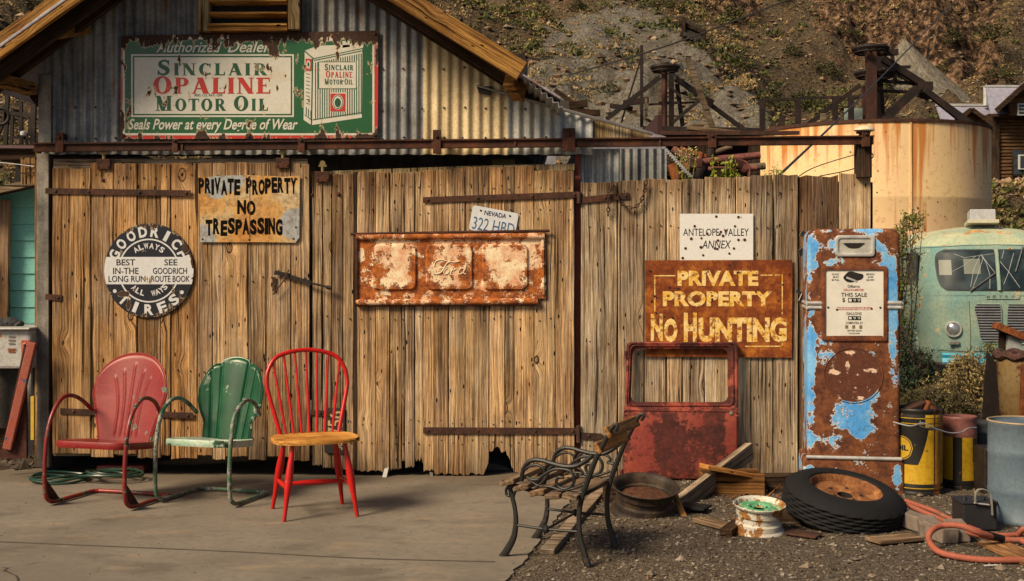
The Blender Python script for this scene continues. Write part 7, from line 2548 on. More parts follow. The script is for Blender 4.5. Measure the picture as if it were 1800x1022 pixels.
rb_ = tag(MB().box((0, 0, 0), (.36, .30, .17)).build('white_roof_box', plain_mat('grey_white_box', (.42, .43, .44), .6, 0, .4), None, bevel=.01), 'grey-white metal box sitting on the roof of the turquoise van', 'box')
rb_.location = P(1725, 381, vy + .9); rb_.rotation_euler = (RD(-8), 0, RD(-12))
mb = MB(); mb.box((0, 0, -.10), (.44, .36, .05)); mb.build('box_foot', plain_mat('cream_foot', (.5, .48, .36), .6), rb_)

# ---------------------------------------------------------------- the timber mill on the slope at the far right
my = 51.0; km = (my - CAMY) / FPX


def Q(px, py, y=my): return P(px, py, y)


def logwall(parent, x0, x1, zt, zb, y, name='log_wall', rr_=.085):
    a = P(x0, zb, y); b = P(x1, zt, y)
    mb = MB(); z = a.z
    rnd_ = random.Random(x0)
    while z < b.z:
        r = rr_ * rnd_.uniform(.85, 1.1)
        mb.tube([(a.x + rnd_.uniform(-.1, .1) * 0, y, z + r), ((a.x + b.x) / 2, y + rnd_.uniform(-.02, .02), z + r), (b.x, y, z + r)], r, 7)
        z += 2 * r
    o = under(mb, name, W_LOG, parent, smooth=True); o['kind'] = 'stuff'
    return o


def solidbox(parent, x0, x1, zt, zb, y0, y1, mat, name):
    a = P(x0, zb, y0); b = P(x1, zt, y0)
    mb = MB(); mb.box(((a.x + b.x) / 2, (y0 + y1) / 2, (a.z + b.z) / 2), (b.x - a.x, y1 - y0, b.z - a.z)); return under(mb, name, mat, parent)


def mwindow(parent, x0, x1, y0, y1, y, glass, nx, ny, frame, name='window'):
    o = solidbox(parent, x0, x1, y0, y1, y - .12, y - .02, frame, name)
    base = Vector(parent.location)
    a = P(x0 + 1.4, y1 - 1.4, y - .12); b = P(x1 - 1.4, y0 + 1.4, y - .12)
    w_ = (b.x - a.x) / nx; h_ = (b.z - a.z) / ny
    for i in range(nx):
        for j in range(ny):
            mb = MB(); mb.box((a.x + w_ * (i + .5) - base.x, y - .125 - base.y, a.z + h_ * (j + .5) - base.z), (w_ - .05, .03, h_ - .05))
            mb.build('pane', glass if not callable(glass) else glass(i, j), o, fixn=False)
    return o


WGL = plain_mat('dim_pane', (.035, .045, .055), .2, 0, .4, 2)
WLIT = Mt('pane_with_sunset_glow'); WLIT = WLIT.fin((.34, .13, .03), .3, 0, None, .6)
WFR = plain_mat('white_window_paint', (.52, .53, .52), .6, 0, .3)
ml = thing('timber_mill', 'tall log-sided mill building with blue-grey metal roofs and gabled dormers', 'building', Q(1790, 345))
logwall(ml, 1752, 1860, 205, 346, my)
solidbox(ml, 1753, 1860, 196, 350, my + .2, my + 6, W_DARKX, 'inner_wall')
solidbox(ml, 1748, 1757, 203, 346, my - .2, my + .1, W_DARKZ, 'corner_post')
solidbox(ml, 1751, 1860, 200, 205, my - .25, my + .1, W_DARKX, 'plate_beam')
# main roof plane
def rplane(pts, name, mat, parent=ml, th=.10):
    q = [Vector(p) for p in pts]; n = (q[1] - q[0]).cross(q[2] - q[0]).normalized()
    if n.y > 0: n = -n
    mb = MB(); k = len(q)
    mb.v = [tuple(p) for p in q] + [tuple(p - n * th) for p in q]
    mb.f = [tuple(range(k)), tuple(range(2 * k - 1, k - 1, -1))] + [(i, (i + 1) % k, k + (i + 1) % k, k + i) for i in range(k)]
    return under(mb, name, mat, parent)
rplane([P(1741, 201, my - .6), P(1860, 201, my - .6), P(1880, 153, my + 2.2), P(1733, 153, my + 2.2)], 'roof', C_MILL)
mb = MB(); mb.bar(P(1731, 152, my + 2.2), P(1880, 152, my + 2.2), .2, .1); under(mb, 'ridge_cap', C_BLUE, ml)
mb = MB(); mb.bar(P(1737, 203, my - .7), P(1860, 203, my - .7), .08, .14); under(mb, 'fascia', W_DARKX, ml)
# dormer of the main block
rplane([P(1751, 194, my - 1.5), P(1804, 145, my - 1.5), P(1804, 145, my + 1.8), P(1751, 194, my + 1.8)], 'dormer_roof', C_ROOF)
mb = MB(); mb.bar(P(1751, 195, my - 1.5), P(1806, 145, my - 1.5), .08, .22); under(mb, 'barge_board', W_DARKX, ml)
rplane([P(1857, 194, my - 1.5), P(1804, 145, my - 1.5), P(1804, 145, my + 1.8), P(1857, 194, my + 1.8)], 'dormer_roof', C_ROOF)
mb = MB(); q = [P(1775, 203, my - .9), P(1835, 203, my - .9), P(1835, 170, my - .9), P(1804, 150, my - .9), P(1775, 172, my - .9)]; mb.v = [tuple(p) for p in q] + [(p.x, p.y + .2, p.z) for p in q]; mb.f = [(0, 1, 2, 3, 4), (9, 8, 7, 6, 5)] + [(i, (i + 1) % 5, 5 + (i + 1) % 5, 5 + i) for i in range(5)]
under(mb, 'dormer_wall', W_LOG, ml)
mwindow(ml, 1789, 1815, 182, 203, my - .95, WGL, 2, 3, WFR)
mwindow(ml, 1780, 1830, 262, 309, my - .06, WGL, 3, 3, W_DARKZ); mwindow(ml, 1791, 1818, 272, 298, my - .2, WGL, 2, 1, WFR)
# lower wing
lw = thing('mill_wing', 'lower log wing of the mill with purplish metal roof and lit window', 'building', Q(1735, 345, 53))
y2_ = 53.0
logwall(lw, 1640, 1749, 240, 347, y2_)
solidbox(lw, 1640, 1750, 236, 352, y2_ + .2, y2_ + 4, W_DARKX, 'inner_wall')
rplane([P(1660, 224, y2_ - .8), P(1752, 244, y2_ - .8), P(1742, 187, y2_ + 2), P(1647, 187, y2_ + 2)], 'roof', C_MILL, lw)
mb = MB(); mb.bar(P(1645, 185, y2_ + 2), P(1745, 185, y2_ + 2), .2, .12); under(mb, 'ridge_cap', C_BLUE, lw)
for a, b in (((1708, 192), (1663, 226)), ((1708, 192), (1754, 226))):
    rplane([P(*b, y2_ - 1.6), P(*a, y2_ - 1.6), P(a[0], a[1], y2_ + 1.0), P(b[0], b[1], y2_ + 1.0)], 'dormer_roof', C_ROOF, lw)
    mb = MB(); mb.bar(P(*a, y2_ - 1.65), P(*b, y2_ - 1.65), .08, .2); under(mb, 'barge_board', W_DARKX, lw)
mb = MB(); q = [P(1676, 236, y2_ - 1), P(1742, 236, y2_ - 1), P(1742, 220, y2_ - 1), P(1708, 197, y2_ - 1), P(1676, 220, y2_ - 1)]; mb.v = [tuple(p) for p in q] + [(p.x, p.y + .2, p.z) for p in q]; mb.f = [(0, 1, 2, 3, 4), (9, 8, 7, 6, 5)] + [(i, (i + 1) % 5, 5 + (i + 1) % 5, 5 + i) for i in range(5)]
under(mb, 'dormer_wall', W_LOG, lw)
mwindow(lw, 1711, 1722, 215, 230, y2_ - 1.05, WGL, 2, 2, WFR)
mwindow(lw, 1726, 1748, 284, 304, y2_ - .1, lambda i, j: WLIT if i in (1, 2) else WGL, 4, 3, WFR)
mb = MB(); mb.lathe([(.0, 1.0), (.14, .95), (.14, 0), (0, 0)], 10, Matrix.Translation(P(1733, 186, y2_ + 1.5))); under(mb, 'chimney', C_BLUE, lw)
la = thing('low_mill_shed', 'low pale roof of a shed showing above the tank left of the mill', 'shed', Q(1610, 260, 52))
rplane([P(1560, 228, 51), P(1655, 232, 51), P(1650, 214, 53.5), P(1590, 214, 53.5)], 'roof', C_MILL, la)
solidbox(la, 1565, 1652, 230, 330, 51.6, 54, W_LOG, 'wall')
# rock bank and yard below the mill
mb = stones(900, lambda n: rs.uniform(P(1700, 0, 47).x, P(1960, 0, 47).x, n), lambda n: 46 + rs.uniform(-.6, .9, n), .12, .42, lambda x, y: terrain(x, y) + (y - 45.4) * .35)
tag(mb.build('rubble', stone_mat('rubble_stone', [(.05, .03, .02), (.20, .12, .08), (.36, .25, .18), (.24, .12, .08), (.5, .38, .3)]), fixn=False), kind='stuff')
mb = MB(); leafcloud(mb, [(0, 0, .5, .9, .6, .5), (.5, .1, .4, .6, .5, .4)], 900, .07, rs, .5)
o = mb.build('yard_bush', leaf_mat('olive_bush', [(.05, .055, .02), (.12, .12, .04), (.20, .18, .07)]), fixn=False); o.location = P(1768, 376, 44); o.scale = (.55, .55, .5); tag(o, 'olive green bush in front of the rock bank below the mill', 'bush')

# ore chute on the slope
oy = march(1215, 66)
oc = thing('ore_chute', 'dark tilted timber ore chute half way up the hillside', 'ore chute', P(1215, 66, oy))
ko = (oy - CAMY) / FPX
for i in range(7):
    mb = MB(); mb.box((0, 0, 0), (5.6 * ko, .12, 44 * ko)); mb.build('plank', RUST_BLK, oc, loc=((-17 + i * 5.8) * ko, -.6, (16 - i * 3.0) * ko), rot=(RD(-25), RD(-8), 0))
for s in (-18, 18):
    mb = MB(); mb.bar((s * ko, -1.0, (20 - s * .6) * ko), (s * ko + .2, -.4, -30 * ko), .2, .2); mb.build('post', W_DARKZ, oc)
for zz_ in (12, -8):
    mb = MB(); mb.bar((-22 * ko, -.75, (zz_ + 10) * ko), (20 * ko, -.75, (zz_ - 8) * ko), .15, .2); mb.build('cross_beam', W_DARKZ, oc)
po = thing('old_pole', 'short dark pole with crossbar on the slope above the eave', 'pole', P(922, 150, 30))
for a, b, r in (((920, 175), (920, 92), .09), ((925, 175), (926, 100), .05), ((886, 93), (950, 106), .05)):
    pole(a, b, 30, r, po, IRB, boxy=True)
sv = thing('old_planks', 'grey planks on the slope just above the lean-to roof', 'planks', P(1010, 190, 29))
for a, b, r in (((1000, 186), (1032, 182), .10), ((1002, 197), (1055, 199), .09), ((975, 158), (1040, 205), .06)):
    pole(a, b, 29, r, sv, W_DARKX, 'plank', boxy=True)

# ---------------------------------------------------------------- overhead wires
WIRE = plain_mat('wire', (.03, .028, .025), .5)
for i, (pts, r, lb) in enumerate(((((1000, 132, 20), (1180, 78, 17), (1400, -6, 12)), .020, 'long dark overhead wire crossing the hillside'), (((1366, 312, .4), (1530, 155, 8), (1700, -20, 16)), .011, 'taut guy wire rising steeply in front of the cream tank'),
                                  (((1368, 345, -.05), (1420, 300, .1), (1506, 271, .05)), .004, 'slack thin wire tied from the fence to the rail post'), (((1440, 310, .05), (1500, 297, .1), (1533, 278, .05), (1531, 268, .0)), .004, 'short curled wire hanging from the rail post'))):
    mb = MB(); mb.tube(crv([P(a, b, c) for a, b, c in pts], 10), r, 5); tag(mb.build('wire', WIRE, smooth=True), lb, 'wire')

# ---------------------------------------------------------------- shrubs between the pump and the van
LF1 = leaf_mat('creosote_yellow_green', [(.035, .045, .010), (.09, .10, .022), (.19, .18, .045), (.30, .27, .08)])
LF2 = leaf_mat('dark_juniper', [(.006, .014, .008), (.015, .032, .016), (.035, .060, .028), (.06, .08, .035)])
LF3 = leaf_mat('dry_bush', [(.09, .065, .025), (.20, .15, .06), (.33, .26, .12), (.15, .12, .05)])
STEM = plain_mat('stem_brown', (.07, .045, .03), .8)


def shrub(name, label, spec, y, mat, n, sz, dens_stems=14, cat='bush', gz=None, flat=.4, reach=1.0, up=.8, seed=1):
    """spec: list of (px, py, rx, ry, rz metres) clumps at depth y"""
    rr = random.Random(seed)
    base = P(spec[0][0], spec[0][1], y); z0 = float(terrain(base.x, y)) if gz is None else gz
    t = thing(name, label, cat, (base.x, y, z0)); b0_ = Vector(t.location)
    bl = []
    for (px, py, rx, ry, rz) in spec:
        c = P(px, py, y) - b0_; bl.append((c.x, c.y + rr.uniform(-.1, .1), c.z, rx, ry, rz))
    st = MB(); lf = MB(); sp = []
    for i in range(dens_stems):
        c = rr.choice(bl); d = Vector((rr.gauss(0, 1), rr.gauss(0, 1), rr.uniform(-.1, 1.3))).normalized()
        e = Vector((c[0] + d.x * c[3] * reach, c[1] + d.y * c[4] * reach, c[2] + d.z * c[5] * reach))
        s0 = Vector((rr.uniform(-.12, .12), rr.uniform(-.1, .1), 0)); mid = s0.lerp(e, .5) + Vector((rr.uniform(-.1, .1), rr.uniform(-.1, .1), .06))
        path = crv([s0, mid, e], 6); st.tube(path, [.012 - .009 * k / (len(path) - 1) for k in range(len(path))], 4)
        for k in range(4, len(path)):
            for q in range(2):
                o_ = path[k] + Vector((rr.gauss(0, .05), rr.gauss(0, .05), rr.gauss(0, .05))); st.tube([path[k], o_], .003, 3)
            sp.append((path[k].x, path[k].y, path[k].z, .075, .075, .09))
    leafcloud(lf, sp, int(n * .6), sz, rs, flat, .4, up)
    leafcloud(lf, [(a, b, c, d * .92, e * .92, f * .92) for a, b, c, d, e, f in bl], int(n * .4), sz, rs, flat, .5, up)
    st.build('stem', STEM, t, smooth=True); lf.build('foliage', mat, t, fixn=False)
    return t


shrub('tall_shrub', 'tall airy yellow-green shrub rising behind the right side of the pump', [(1576, 430, .11, .3, .24), (1574, 500, .10, .3, .26), (1600, 392, .13, .25, .11), (1572, 570, .10, .3, .3), (1612, 384, .09, .2, .07)], 6.0, LF1, 4200, .020, 26, seed=3, reach=1.1)
shrub('dark_shrub', 'dark green feathery shrub low in front of the van', [(1604, 665, .24, .35, .20), (1622, 632, .10, .3, .08), (1600, 700, .30, .3, .20), (1652, 668, .14, .25, .10), (1580, 610, .08, .3, .24)], 4.2, LF2, 6500, .022, 70, seed=5, reach=1.2)
shrub('dry_shrub', 'pale straw-coloured bush below the blue van bumper', [(1690, 660, .22, .3, .16), (1715, 700, .22, .3, .18), (1650, 700, .30, .3, .16), (1620, 730, .3, .3, .18), (1700, 640, .12, .2, .10)], 3.6, LF3, 9500, .018, 60, seed=7, reach=1.1)
shrub('olive_shrub', 'dull brown-olive bush right behind the yellow oil drums', [(1650, 715, .26, .3, .16), (1690, 730, .22, .25, .12), (1610, 710, .2, .25, .14)], 2.8, leaf_mat('olive_brown', [(.03, .028, .012), (.07, .062, .025), (.13, .11, .045)]), 7000, .016, 40, seed=8)
shrub('small_shrub', 'small leafy sprigs climbing over the van grille beside the bumper', [(1738, 612, .08, .1, .06), (1752, 632, .10, .1, .08)], 6.6, LF1, 700, .018, 12, seed=9)

# ---------------------------------------------------------------- drums and clutter at the right
def drum(name, label, pxc, rpx, y, py_top, mats, ribs=(.33, .66), cat='oil drum', lidm=None, base=0.0, open_=True):
    k = (y - CAMY) / FPX
    c = P(pxc, py_top, y); R = rpx * k; H = c.z - base
    t = thing(name, label, cat, (c.x, y, base))
    return t, R, H


YD = 'drum_yellow'


def drum_mat(name, bands, base, rust, amount=.36, scale=6):
    """painted drum; bands: list of (z0, z1, colour) in metres, sharp painted stripes"""
    m = Mt(name); v = m.co(); x, y, z = m.xyz(v)
    c = base
    for z0, z1, col in bands:
        f = m.math('MULTIPLY', m.math('GREATER_THAN', z, z0), m.math('LESS_THAN', z, z1)); c = m.mix(f, c, col)
    return m, v, c


def drum_fin(m, v, c, rust, amount, scale=6):
    n = m.noise(v, scale, 8, .66); ns = m.noise(v, 40, 4, .7)
    gone = m.step(n, amount + .012, amount - .012)
    c = m.mix(m.ramp(ns, [(.36, .5), (.54, 0.)]), c, m.mix(1., c, (.5, .42, .35), 'MULTIPLY'))
    rc = m.mix(m.ramp(ns, [(.4, 0.), (.6, 1.)]), rust, tuple(q * 2 for q in rust))
    c = m.mix(gone, c, rc)
    return m.fin(c, m.math('ADD', m.math('MULTIPLY', gone, .4), .45), 0, m.bump(m.math('SUBTRACT', m.math('MULTIPLY', ns, .4), gone), .4, .004), .4)


yd1 = -.60
d1_, R1, H1 = drum('yellow_oil_drum', 'yellow and black oil drum with a round OIL badge, just right of the pump', 1613, 42, yd1, 716, None)
kd = (yd1 - CAMY) / FPX
YEL = (.46, .28, .012); BK = (.014, .013, .012)
m, v, c = drum_mat('yellow_drum', [(H1 - .135, H1, BK), (0, .045, BK), (.052, .058, BK), (.066, .072, BK), (.05, .075, BK)], YEL, None)
x, y, z = m.xyz(v)
sw = m.math('ADD', x, m.math('MULTIPLY', m.math('POWER', m.math('MAXIMUM', m.math('SUBTRACT', H1 + .02, z), 0.0), 2.0), .55))
f = m.math('MULTIPLY', m.math('LESS_THAN', sw, .035), m.math('GREATER_THAN', z, .20))
c = m.mix(f, c, BK)
# block of yellow inside the black band
f2 = m.math('MULTIPLY', m.math('MULTIPLY', m.math('GREATER_THAN', x, .0), m.math('LESS_THAN', x, .125)), m.math('MULTIPLY', m.math('GREATER_THAN', z, H1 - .115), m.math('LESS_THAN', z, H1 - .035)))
c = m.mix(f2, c, YEL)
for q in (.055, .09):
    f3 = m.math('MULTIPLY', m.math('GREATER_THAN', z, H1 - q - .005), m.math('LESS_THAN', z, H1 - q)); c = m.mix(f3, c, m.mix(f2, YEL, BK))
vs_ = m.math('MULTIPLY', m.math('GREATER_THAN', x, .058), m.math('LESS_THAN', x, .070)); c = m.mix(vs_, c, (.10, .03, .012))
run = m.math('MULTIPLY', m.step(m.noise(m.map(v, (14, 6, 2.2)), 1.0, 6, .7), .46, .56), m.math('MULTIPLY', m.step(x, .06, .09), m.step(x, .15, .11)))
c = m.mix(m.math('MULTIPLY', run, .85), c, (.26, .09, .02))
DR1 = drum_fin(m, v, c, (.12, .045, .015), .37, 9)


def drum_body(t, R, H, mat, ribs=(.36, .70), rim=True):
    p = [(0, .015), (R * .97, .012), (R * .985, 0), (R, .002), (R, .02), (R * .985, .024)]
    for r in ribs:
        p += [(R * .985, H * r - .016), (R * 1.01, H * r), (R * .985, H * r + .016)]
    p += [(R * .985, H - .022), (R, H - .018), (R * 1.005, H - .004), (R * .99, H), (R * .965, H - .002), (R * .96, H - .018), (0, H - .018)]
    mb = MB(); mb.lathe(p, 56); return mb.build('body', mat, t, smooth=True)


drum_body(d1_, R1, H1, DR1, (.08, .90))
# badge: curved print following the drum
def curved(t, R, cx_ang, z, pts2, mat, name, off):
    """polygon pts (u along the surface, v up) wrapped on a drum of radius R"""
    mb = MB(); q = []
    for u, w in pts2:
        a = cx_ang + u / R; q.append(((R + off) * math.sin(a), -(R + off) * math.cos(a), z + w))
    return q


def badge(t, R, ang, z, rb, text, tr=1.0):
    n = 40
    for rr_, mt_, off in ((rb, PRY, .0010), (rb * .93, PRB, .0016), (rb * .86, PRY, .0022)):
        mb = MB(); ring = curved(t, R, ang, z, [(rr_ * math.cos(2 * PI * i / n), rr_ * 1.0 * math.sin(2 * PI * i / n)) for i in range(n)], None, '', off)
        mid = curved(t, R, ang, z, [(0, 0)], None, '', off)
        # strips so that the print follows the curve
        for j in range(12):
            u0 = -rr_ + 2 * rr_ * j / 12; u1 = -rr_ + 2 * rr_ * (j + 1) / 12
            h0 = math.sqrt(max(0, rr_ ** 2 - u0 ** 2)); h1 = math.sqrt(max(0, rr_ ** 2 - u1 ** 2))
            mb.quad(*curved(t, R, ang, z, [(u0, -h0), (u1, -h1), (u1, h1), (u0, h0)], None, '', off))
        mb.build('badge', mt_, t, fixn=False)
    g_ = text_obj(text, (-rb * .62, -rb * .24, rb * .62, rb * .24), 0, None, None, name=None, bold=.05)
    mb = MB(); q = curved(t, R, ang, z, [(p_[0], p_[2]) for p_ in g_.v], None, '', .003); mb.add(q, g_.f); mb.build('badge_lettering', PRB, t, fixn=False)


PRY = plain_mat('badge_yellow', YEL, .5, 0, .4, 25); PRB = plain_mat('badge_black', BK, .5)
badge(d1_, R1 * .985, -1.0, H1 - .255, .078, 'OIL')
mb = MB(); mb.lathe([(0, .05), (.02, .045), (.022, -.02), (0, -.02)], 12, Matrix.Translation((.05, -.02, H1)) @ Matrix.Rotation(RD(25), 4, 'Y')); mb.build('bung', RUST_OR, d1_)
mb = MB(); mb.bar((-.10, -.05, H1 - .005), (.04, .02, H1 + .035), .10, .012); mb.build('loose_lid', RUST_DARK, d1_)

yd2 = -.42
d2_, R2, H2 = drum('second_yellow_drum', 'narrow yellow drum with a pinkish top band, between two other drums', 1687, 29, yd2, 731, None)
d2_['category'] = 'oil drum'
m, v, c = drum_mat('yellow_pink_drum', [(H2 - .135, H2, (.20, .08, .07)), (0, .06, BK)], YEL, None)
x, y, z = m.xyz(v)
f = m.math('MULTIPLY', m.math('MULTIPLY', m.math('GREATER_THAN', x, -.075), m.math('LESS_THAN', x, -.022)), m.math('LESS_THAN', z, H2 - .135)); c = m.mix(f, c, BK)
f = m.math('MULTIPLY', m.math('MULTIPLY', m.math('GREATER_THAN', x, .055), m.math('LESS_THAN', z, H2 - .14)), m.math('GREATER_THAN', z, H2 - .30)); c = m.mix(f, c, (.05, .02, .012))
DR2 = drum_fin(m, v, c, (.11, .04, .018), .38, 9)
drum_body(d2_, R2, H2, DR2, (.08, .77))
yd3 = -.25
d3_, R3, H3 = drum('dark_ribbed_bin', 'dark galvanised bin with vertical ribs, behind the blue drum', 1727, 24, yd3, 741, None, cat='bin')
mb = MB(); sgn = 96
BINM = plain_mat('dark_galvanised', (.055, .062, .072), .5, .3, .5, 9, .3)
for zz_ in (0, H3 * .82):
    for q in range(sgn * 2):
        a = 2 * PI * q / (sgn * 2); r_ = R3 * (1 + (.03 if (q // 2) % 2 else 0)); mb.v.append((r_ * math.cos(a), r_ * math.sin(a), zz_))
for q in range(sgn * 2):
    l = (q + 1) % (sgn * 2); mb.f.append((q, l, sgn * 2 + l, sgn * 2 + q))
mb.build('ribbed_wall', BINM, d3_, fixn=False)
mb = MB(); mb.lathe([(R3 * 1.0, H3 * .80), (R3 * 1.05, H3 * .82), (R3 * 1.05, H3 * .86), (R3 * 1.02, H3 * .87), (R3 * 1.04, H3 * .95), (R3 * 1.08, H3 * .97), (R3 * 1.08, H3), (R3 * .9, H3), (R3 * .9, H3 * .9), (0, H3 * .9)], 48); mb.build('rim_band', BINM, d3_, smooth=True)
yd4 = -1.52
d4_, R4, H4 = drum('blue_steel_drum', 'blue-grey steel drum with rolled hoops at the right edge', 1800, 61, yd4, 739, None)
DRB = chip_mat('blue_drum_paint', (.085, .125, .165), rust=(.30, .17, .08), amount=.285, scale=6, paint2=(.12, .16, .20), rough=.5, dirt=.35, edge=(.5, .42, .28), bump=.2)
drum_body(d4_, R4, H4, DRB, (.31, .69))
mb = MB(); mb.tube([((R4 * .99) * math.cos(t), (R4 * .99) * math.sin(t), H4 - .002) for t in np.linspace(0, 2 * PI, 49)[:-1]], .006, 6, closed=True); mb.build('worn_rim', plain_mat('worn_rim_tan', (.36, .26, .14), .6, 0, .5), d4_, smooth=True)
# wire strung round the drums
mb = MB(); mb.tube(crv([P(1570, 742, -.78), P(1600, 749, -.86), P(1622, 744, -.84), P(1640, 752, -.82), P(1668, 761, -.72), P(1690, 760, -.66), P(1702, 753, -.60), P(1716, 752, -.5)], 8), .0042, 6)
tag(mb.build('bright_wire', plain_mat('bright_wire_metal', (.6, .6, .58), .3, .5), smooth=True), 'bright twisted wire strung across the fronts of the yellow drums', 'wire')
mb = MB(); mb.tube(crv([P(1618, 740, -.84), P(1617, 748, -.85), P(1626, 752, -.84), P(1650, 756, -.80)], 6), .003, 5)
tag(mb.build('bright_wire', DULLM, smooth=True), 'short loose end of wire hooked on the first yellow drum', 'wire')
# black battery box
yb_ = -1.86; kb = (yb_ - CAMY) / FPX
bt = thing('battery_box', 'small black battery box with a grey strap handle beside the blue drum', 'battery', P(1724, 934, yb_))
BTM = plain_mat('black_case', (.018, .018, .020), .5, 0, .4, 12)
mb = MB(); mb.box((0, .10, 24 * kb), (60 * kb, .18, 46 * kb)); mb.build('case', BTM, bt, bevel=.006)
mb = MB(); mb.box((0, .10, 49 * kb), (64 * kb, .19, 5 * kb)); mb.build('lid', BTM, bt, bevel=.004)
for px, w_ in ((-22, .02), (-6, .018), (12, .018)):
    mb = MB(); mb.lathe([(0, .022), (w_ * .6, .02), (w_ * .7, 0)], 12, Matrix.Translation((px * kb, .06, 51 * kb))); mb.build('cap', BTM, bt)
STR = plain_mat('grey_strap', (.26, .25, .22), .6, .2, .4)
mb = MB(); pts = crv([P(1713, 884, 0), P(1713, 868, 0), P(1719, 860, 0), P(1732, 861, 0), P(1740, 872, 0), P(1743, 905, 0)], 6)
path = [((q.x - 0) * 1 * kb / (8.9 / FPX) - (1724 - HX) * kb, -.012, (q.z - P(0, 934, 0).z) * kb / (8.9 / FPX)) for q in pts]
for a, b in zip(path[:-1], path[1:]): mb.bar(a, b, .026, .004, up=(0, 1, 0)) if False else mb.bar(a, b, .004, .022, up=(0, 1, 0))
mb.build('strap_handle', STR, bt)
mb = MB(); mb.bar((-12 * kb, 0, 50 * kb), (14 * kb, -.005, 47 * kb), .02, .006); mb.build('terminal', CHROME, bt)
mb = MB(); mb.tube(crv([P(1743, 892, -1.8), P(1752, 884, -1.6), P(1762, 872, -1.4), P(1770, 868, -1.3)], 6), .008, 8); tag(mb.build('pale_rope', plain_mat('rope_tan', (.35, .30, .2), .8)), 'short end of pale rope running from the battery to the blue drum', 'rope')

# rusty hopper and plank at the right edge
yh_ = 1.6
hp_ = thing('rusty_hopper', 'rusty brown hopper with a shaggy dark rim at the right edge', 'hopper', (P(1800, 640, yh_).x, yh_, 0))
kh = (yh_ - CAMY) / FPX
HOP = pos_chip('hopper_rust', (.20, .13, .05), (.24, .17, .08), (.06, .024, .014), (.15, .05, .02), 3.2, .44, y0=yh_)
Hh = P(0, 622, yh_).z
mb = MB(); mb.lathe([(.10, 0), (.125, .1), (40 * kh, Hh * .35), (46 * kh, Hh * .96), (45 * kh, Hh), (42 * kh, Hh), (38 * kh, Hh * .6), (0, Hh * .5)], 48); mb.build('bin', HOP, hp_, smooth=True)
mb = MB(); mb.tube([(46 * kh * math.cos(t), 46 * kh * math.sin(t), Hh - .01 + .012 * math.sin(t * 9)) for t in np.linspace(0, 2 * PI, 49)[:-1]], .034, 8, closed=True); mb.build('rim', rust_mat('shaggy_rim', (.07, .035, .028), (.16, .08, .06), (.02, .012, .01), 22, bump=1), hp_, smooth=True)
mb = MB(); mb.bar(P(1798, 740, 1.35) - Vector(hp_.location), P(1802, 640, 1.35) - Vector(hp_.location), .05, .05); mb.build('red_post', RUST_OR, hp_)
pp = thing('tilted_plank_stand', 'rusty tilted plank on a pale post beside the van grille', 'stand', P(1775, 640, 2.4))
mb = MB(); mb.bar(P(1749, 572, 2.4), P(1830, 606, 2.4), .12, .06); under(mb, 'plank', RUST_OR, pp)
mb = MB(); mb.bar(P(1780, 640, 2.45), P(1781, 590, 2.45), .12, .09); under(mb, 'post', plain_mat('pale_grey_post', (.36, .38, .38), .7, 0, .5), pp)
mb = MB(); q0 = P(1780, 640, 2.45); mb.bar((q0.x, 2.45, 0), (q0.x, 2.45, q0.z), .05, .05); under(mb, 'leg', W_DARKZ, pp)
mb = MB(); mb.bar(P(1764, 640, 2.5), P(1765, 584, 2.5), .07, .08); under(mb, 'post', W_DARKZ, pp)
db = thing('dark_void_sheet', 'tall dark panel standing between the straw bush and the rusty hopper', 'panel', (P(1740, 700, 2.2).x, 2.2, 0))
mb = MB(); q = [(1738, 620), (1752, 640), (1764, 745), (1728, 745)]; q = [P(a, b, 2.2) for a, b in q]; mb.prism([(p_.x, p_.z) for p_ in q][::-1], (0, 2.2, 0), (1, 0, 0), (0, 0, 1), (0, 1, 0), .05, 0); under(mb, 'sheet', IRB, db)  # dark colour stands for the unlit void beside the hopper
for (px, py, w_, h_, yy, mt_, nm, lb) in ((1665, 880, .5, .16, -.1, W_DARKX, 'dark_timber', 'dark timber lying in the shade behind the yellow drums'), (1760, 860, .3, .3, -.6, RUST_BLK, 'black_can', 'black scrap can in the shade behind the blue drum')):
    c_ = P(px, py, yy); mb = MB(); mb.box((0, 0, 0), (w_, .2, h_)); o = mb.build(nm, mt_, None, bevel=.01, loc=(c_.x, yy, h_ / 2 + .002)); tag(o, lb, 'scrap')

# ---------------------------------------------------------------- left edge: turquoise hut and clutter
hut = thing('turquoise_hut', 'small hut clad in weathered turquoise boards left of the shed', 'hut', P(20, 580, .7))
TQ = chip_mat('turquoise_board_paint', (.17, .46, .40), rust=(.10, .07, .045), rust2=(.2, .15, .1), amount=.36, scale=7, paint2=(.13, .39, .35), rough=.6, dirt=.35, stretch=(.5, 1, 2.2), bump=.3)
ys2 = .7; kq = (ys2 - CAMY) / FPX
py = 345
ed = [330, 366, 395, 424, 453, 482, 511, 541, 570, 600, 630, 660, 690, 720, 745]
for a, b in zip(ed[:-1], ed[1:]):
    A_ = P(-60, b, ys2); B_ = P(72, a, ys2); Lh = B_.x - A_.x; hh = (B_.z - A_.z)
    mb = MB(); mb.prism([(0, 0), (-.018, .004), (-.006, hh), (.006, hh), (.012, 0)], (-Lh / 2, 0, -hh / 2), (0, 1, 0), (0, 0, 1), (1, 0, 0), 0, Lh)
    o = mb.build('board', TQ, hut, loc=Vector(((A_.x + B_.x) / 2, ys2, (A_.z + B_.z) / 2)) - Vector(hut.location))
mb = MB(); mb.bar(P(-60, 352, ys2 - .1), P(70, 322, ys2 - .1), .34, .03); under(mb, 'roof', RUST_DARK, hut)
mb = MB(); mb.bar(P(-60, 347, ys2 - .28), P(70, 318, ys2 - .28), .03, .05); under(mb, 'eave_board', W_GREYX, hut)
mb = MB(); mb.bar(P(2, 640, ys2 - .08), P(6, 352, ys2 - .08), .10, .05); under(mb, 'corner_board', W_BARK, hut)
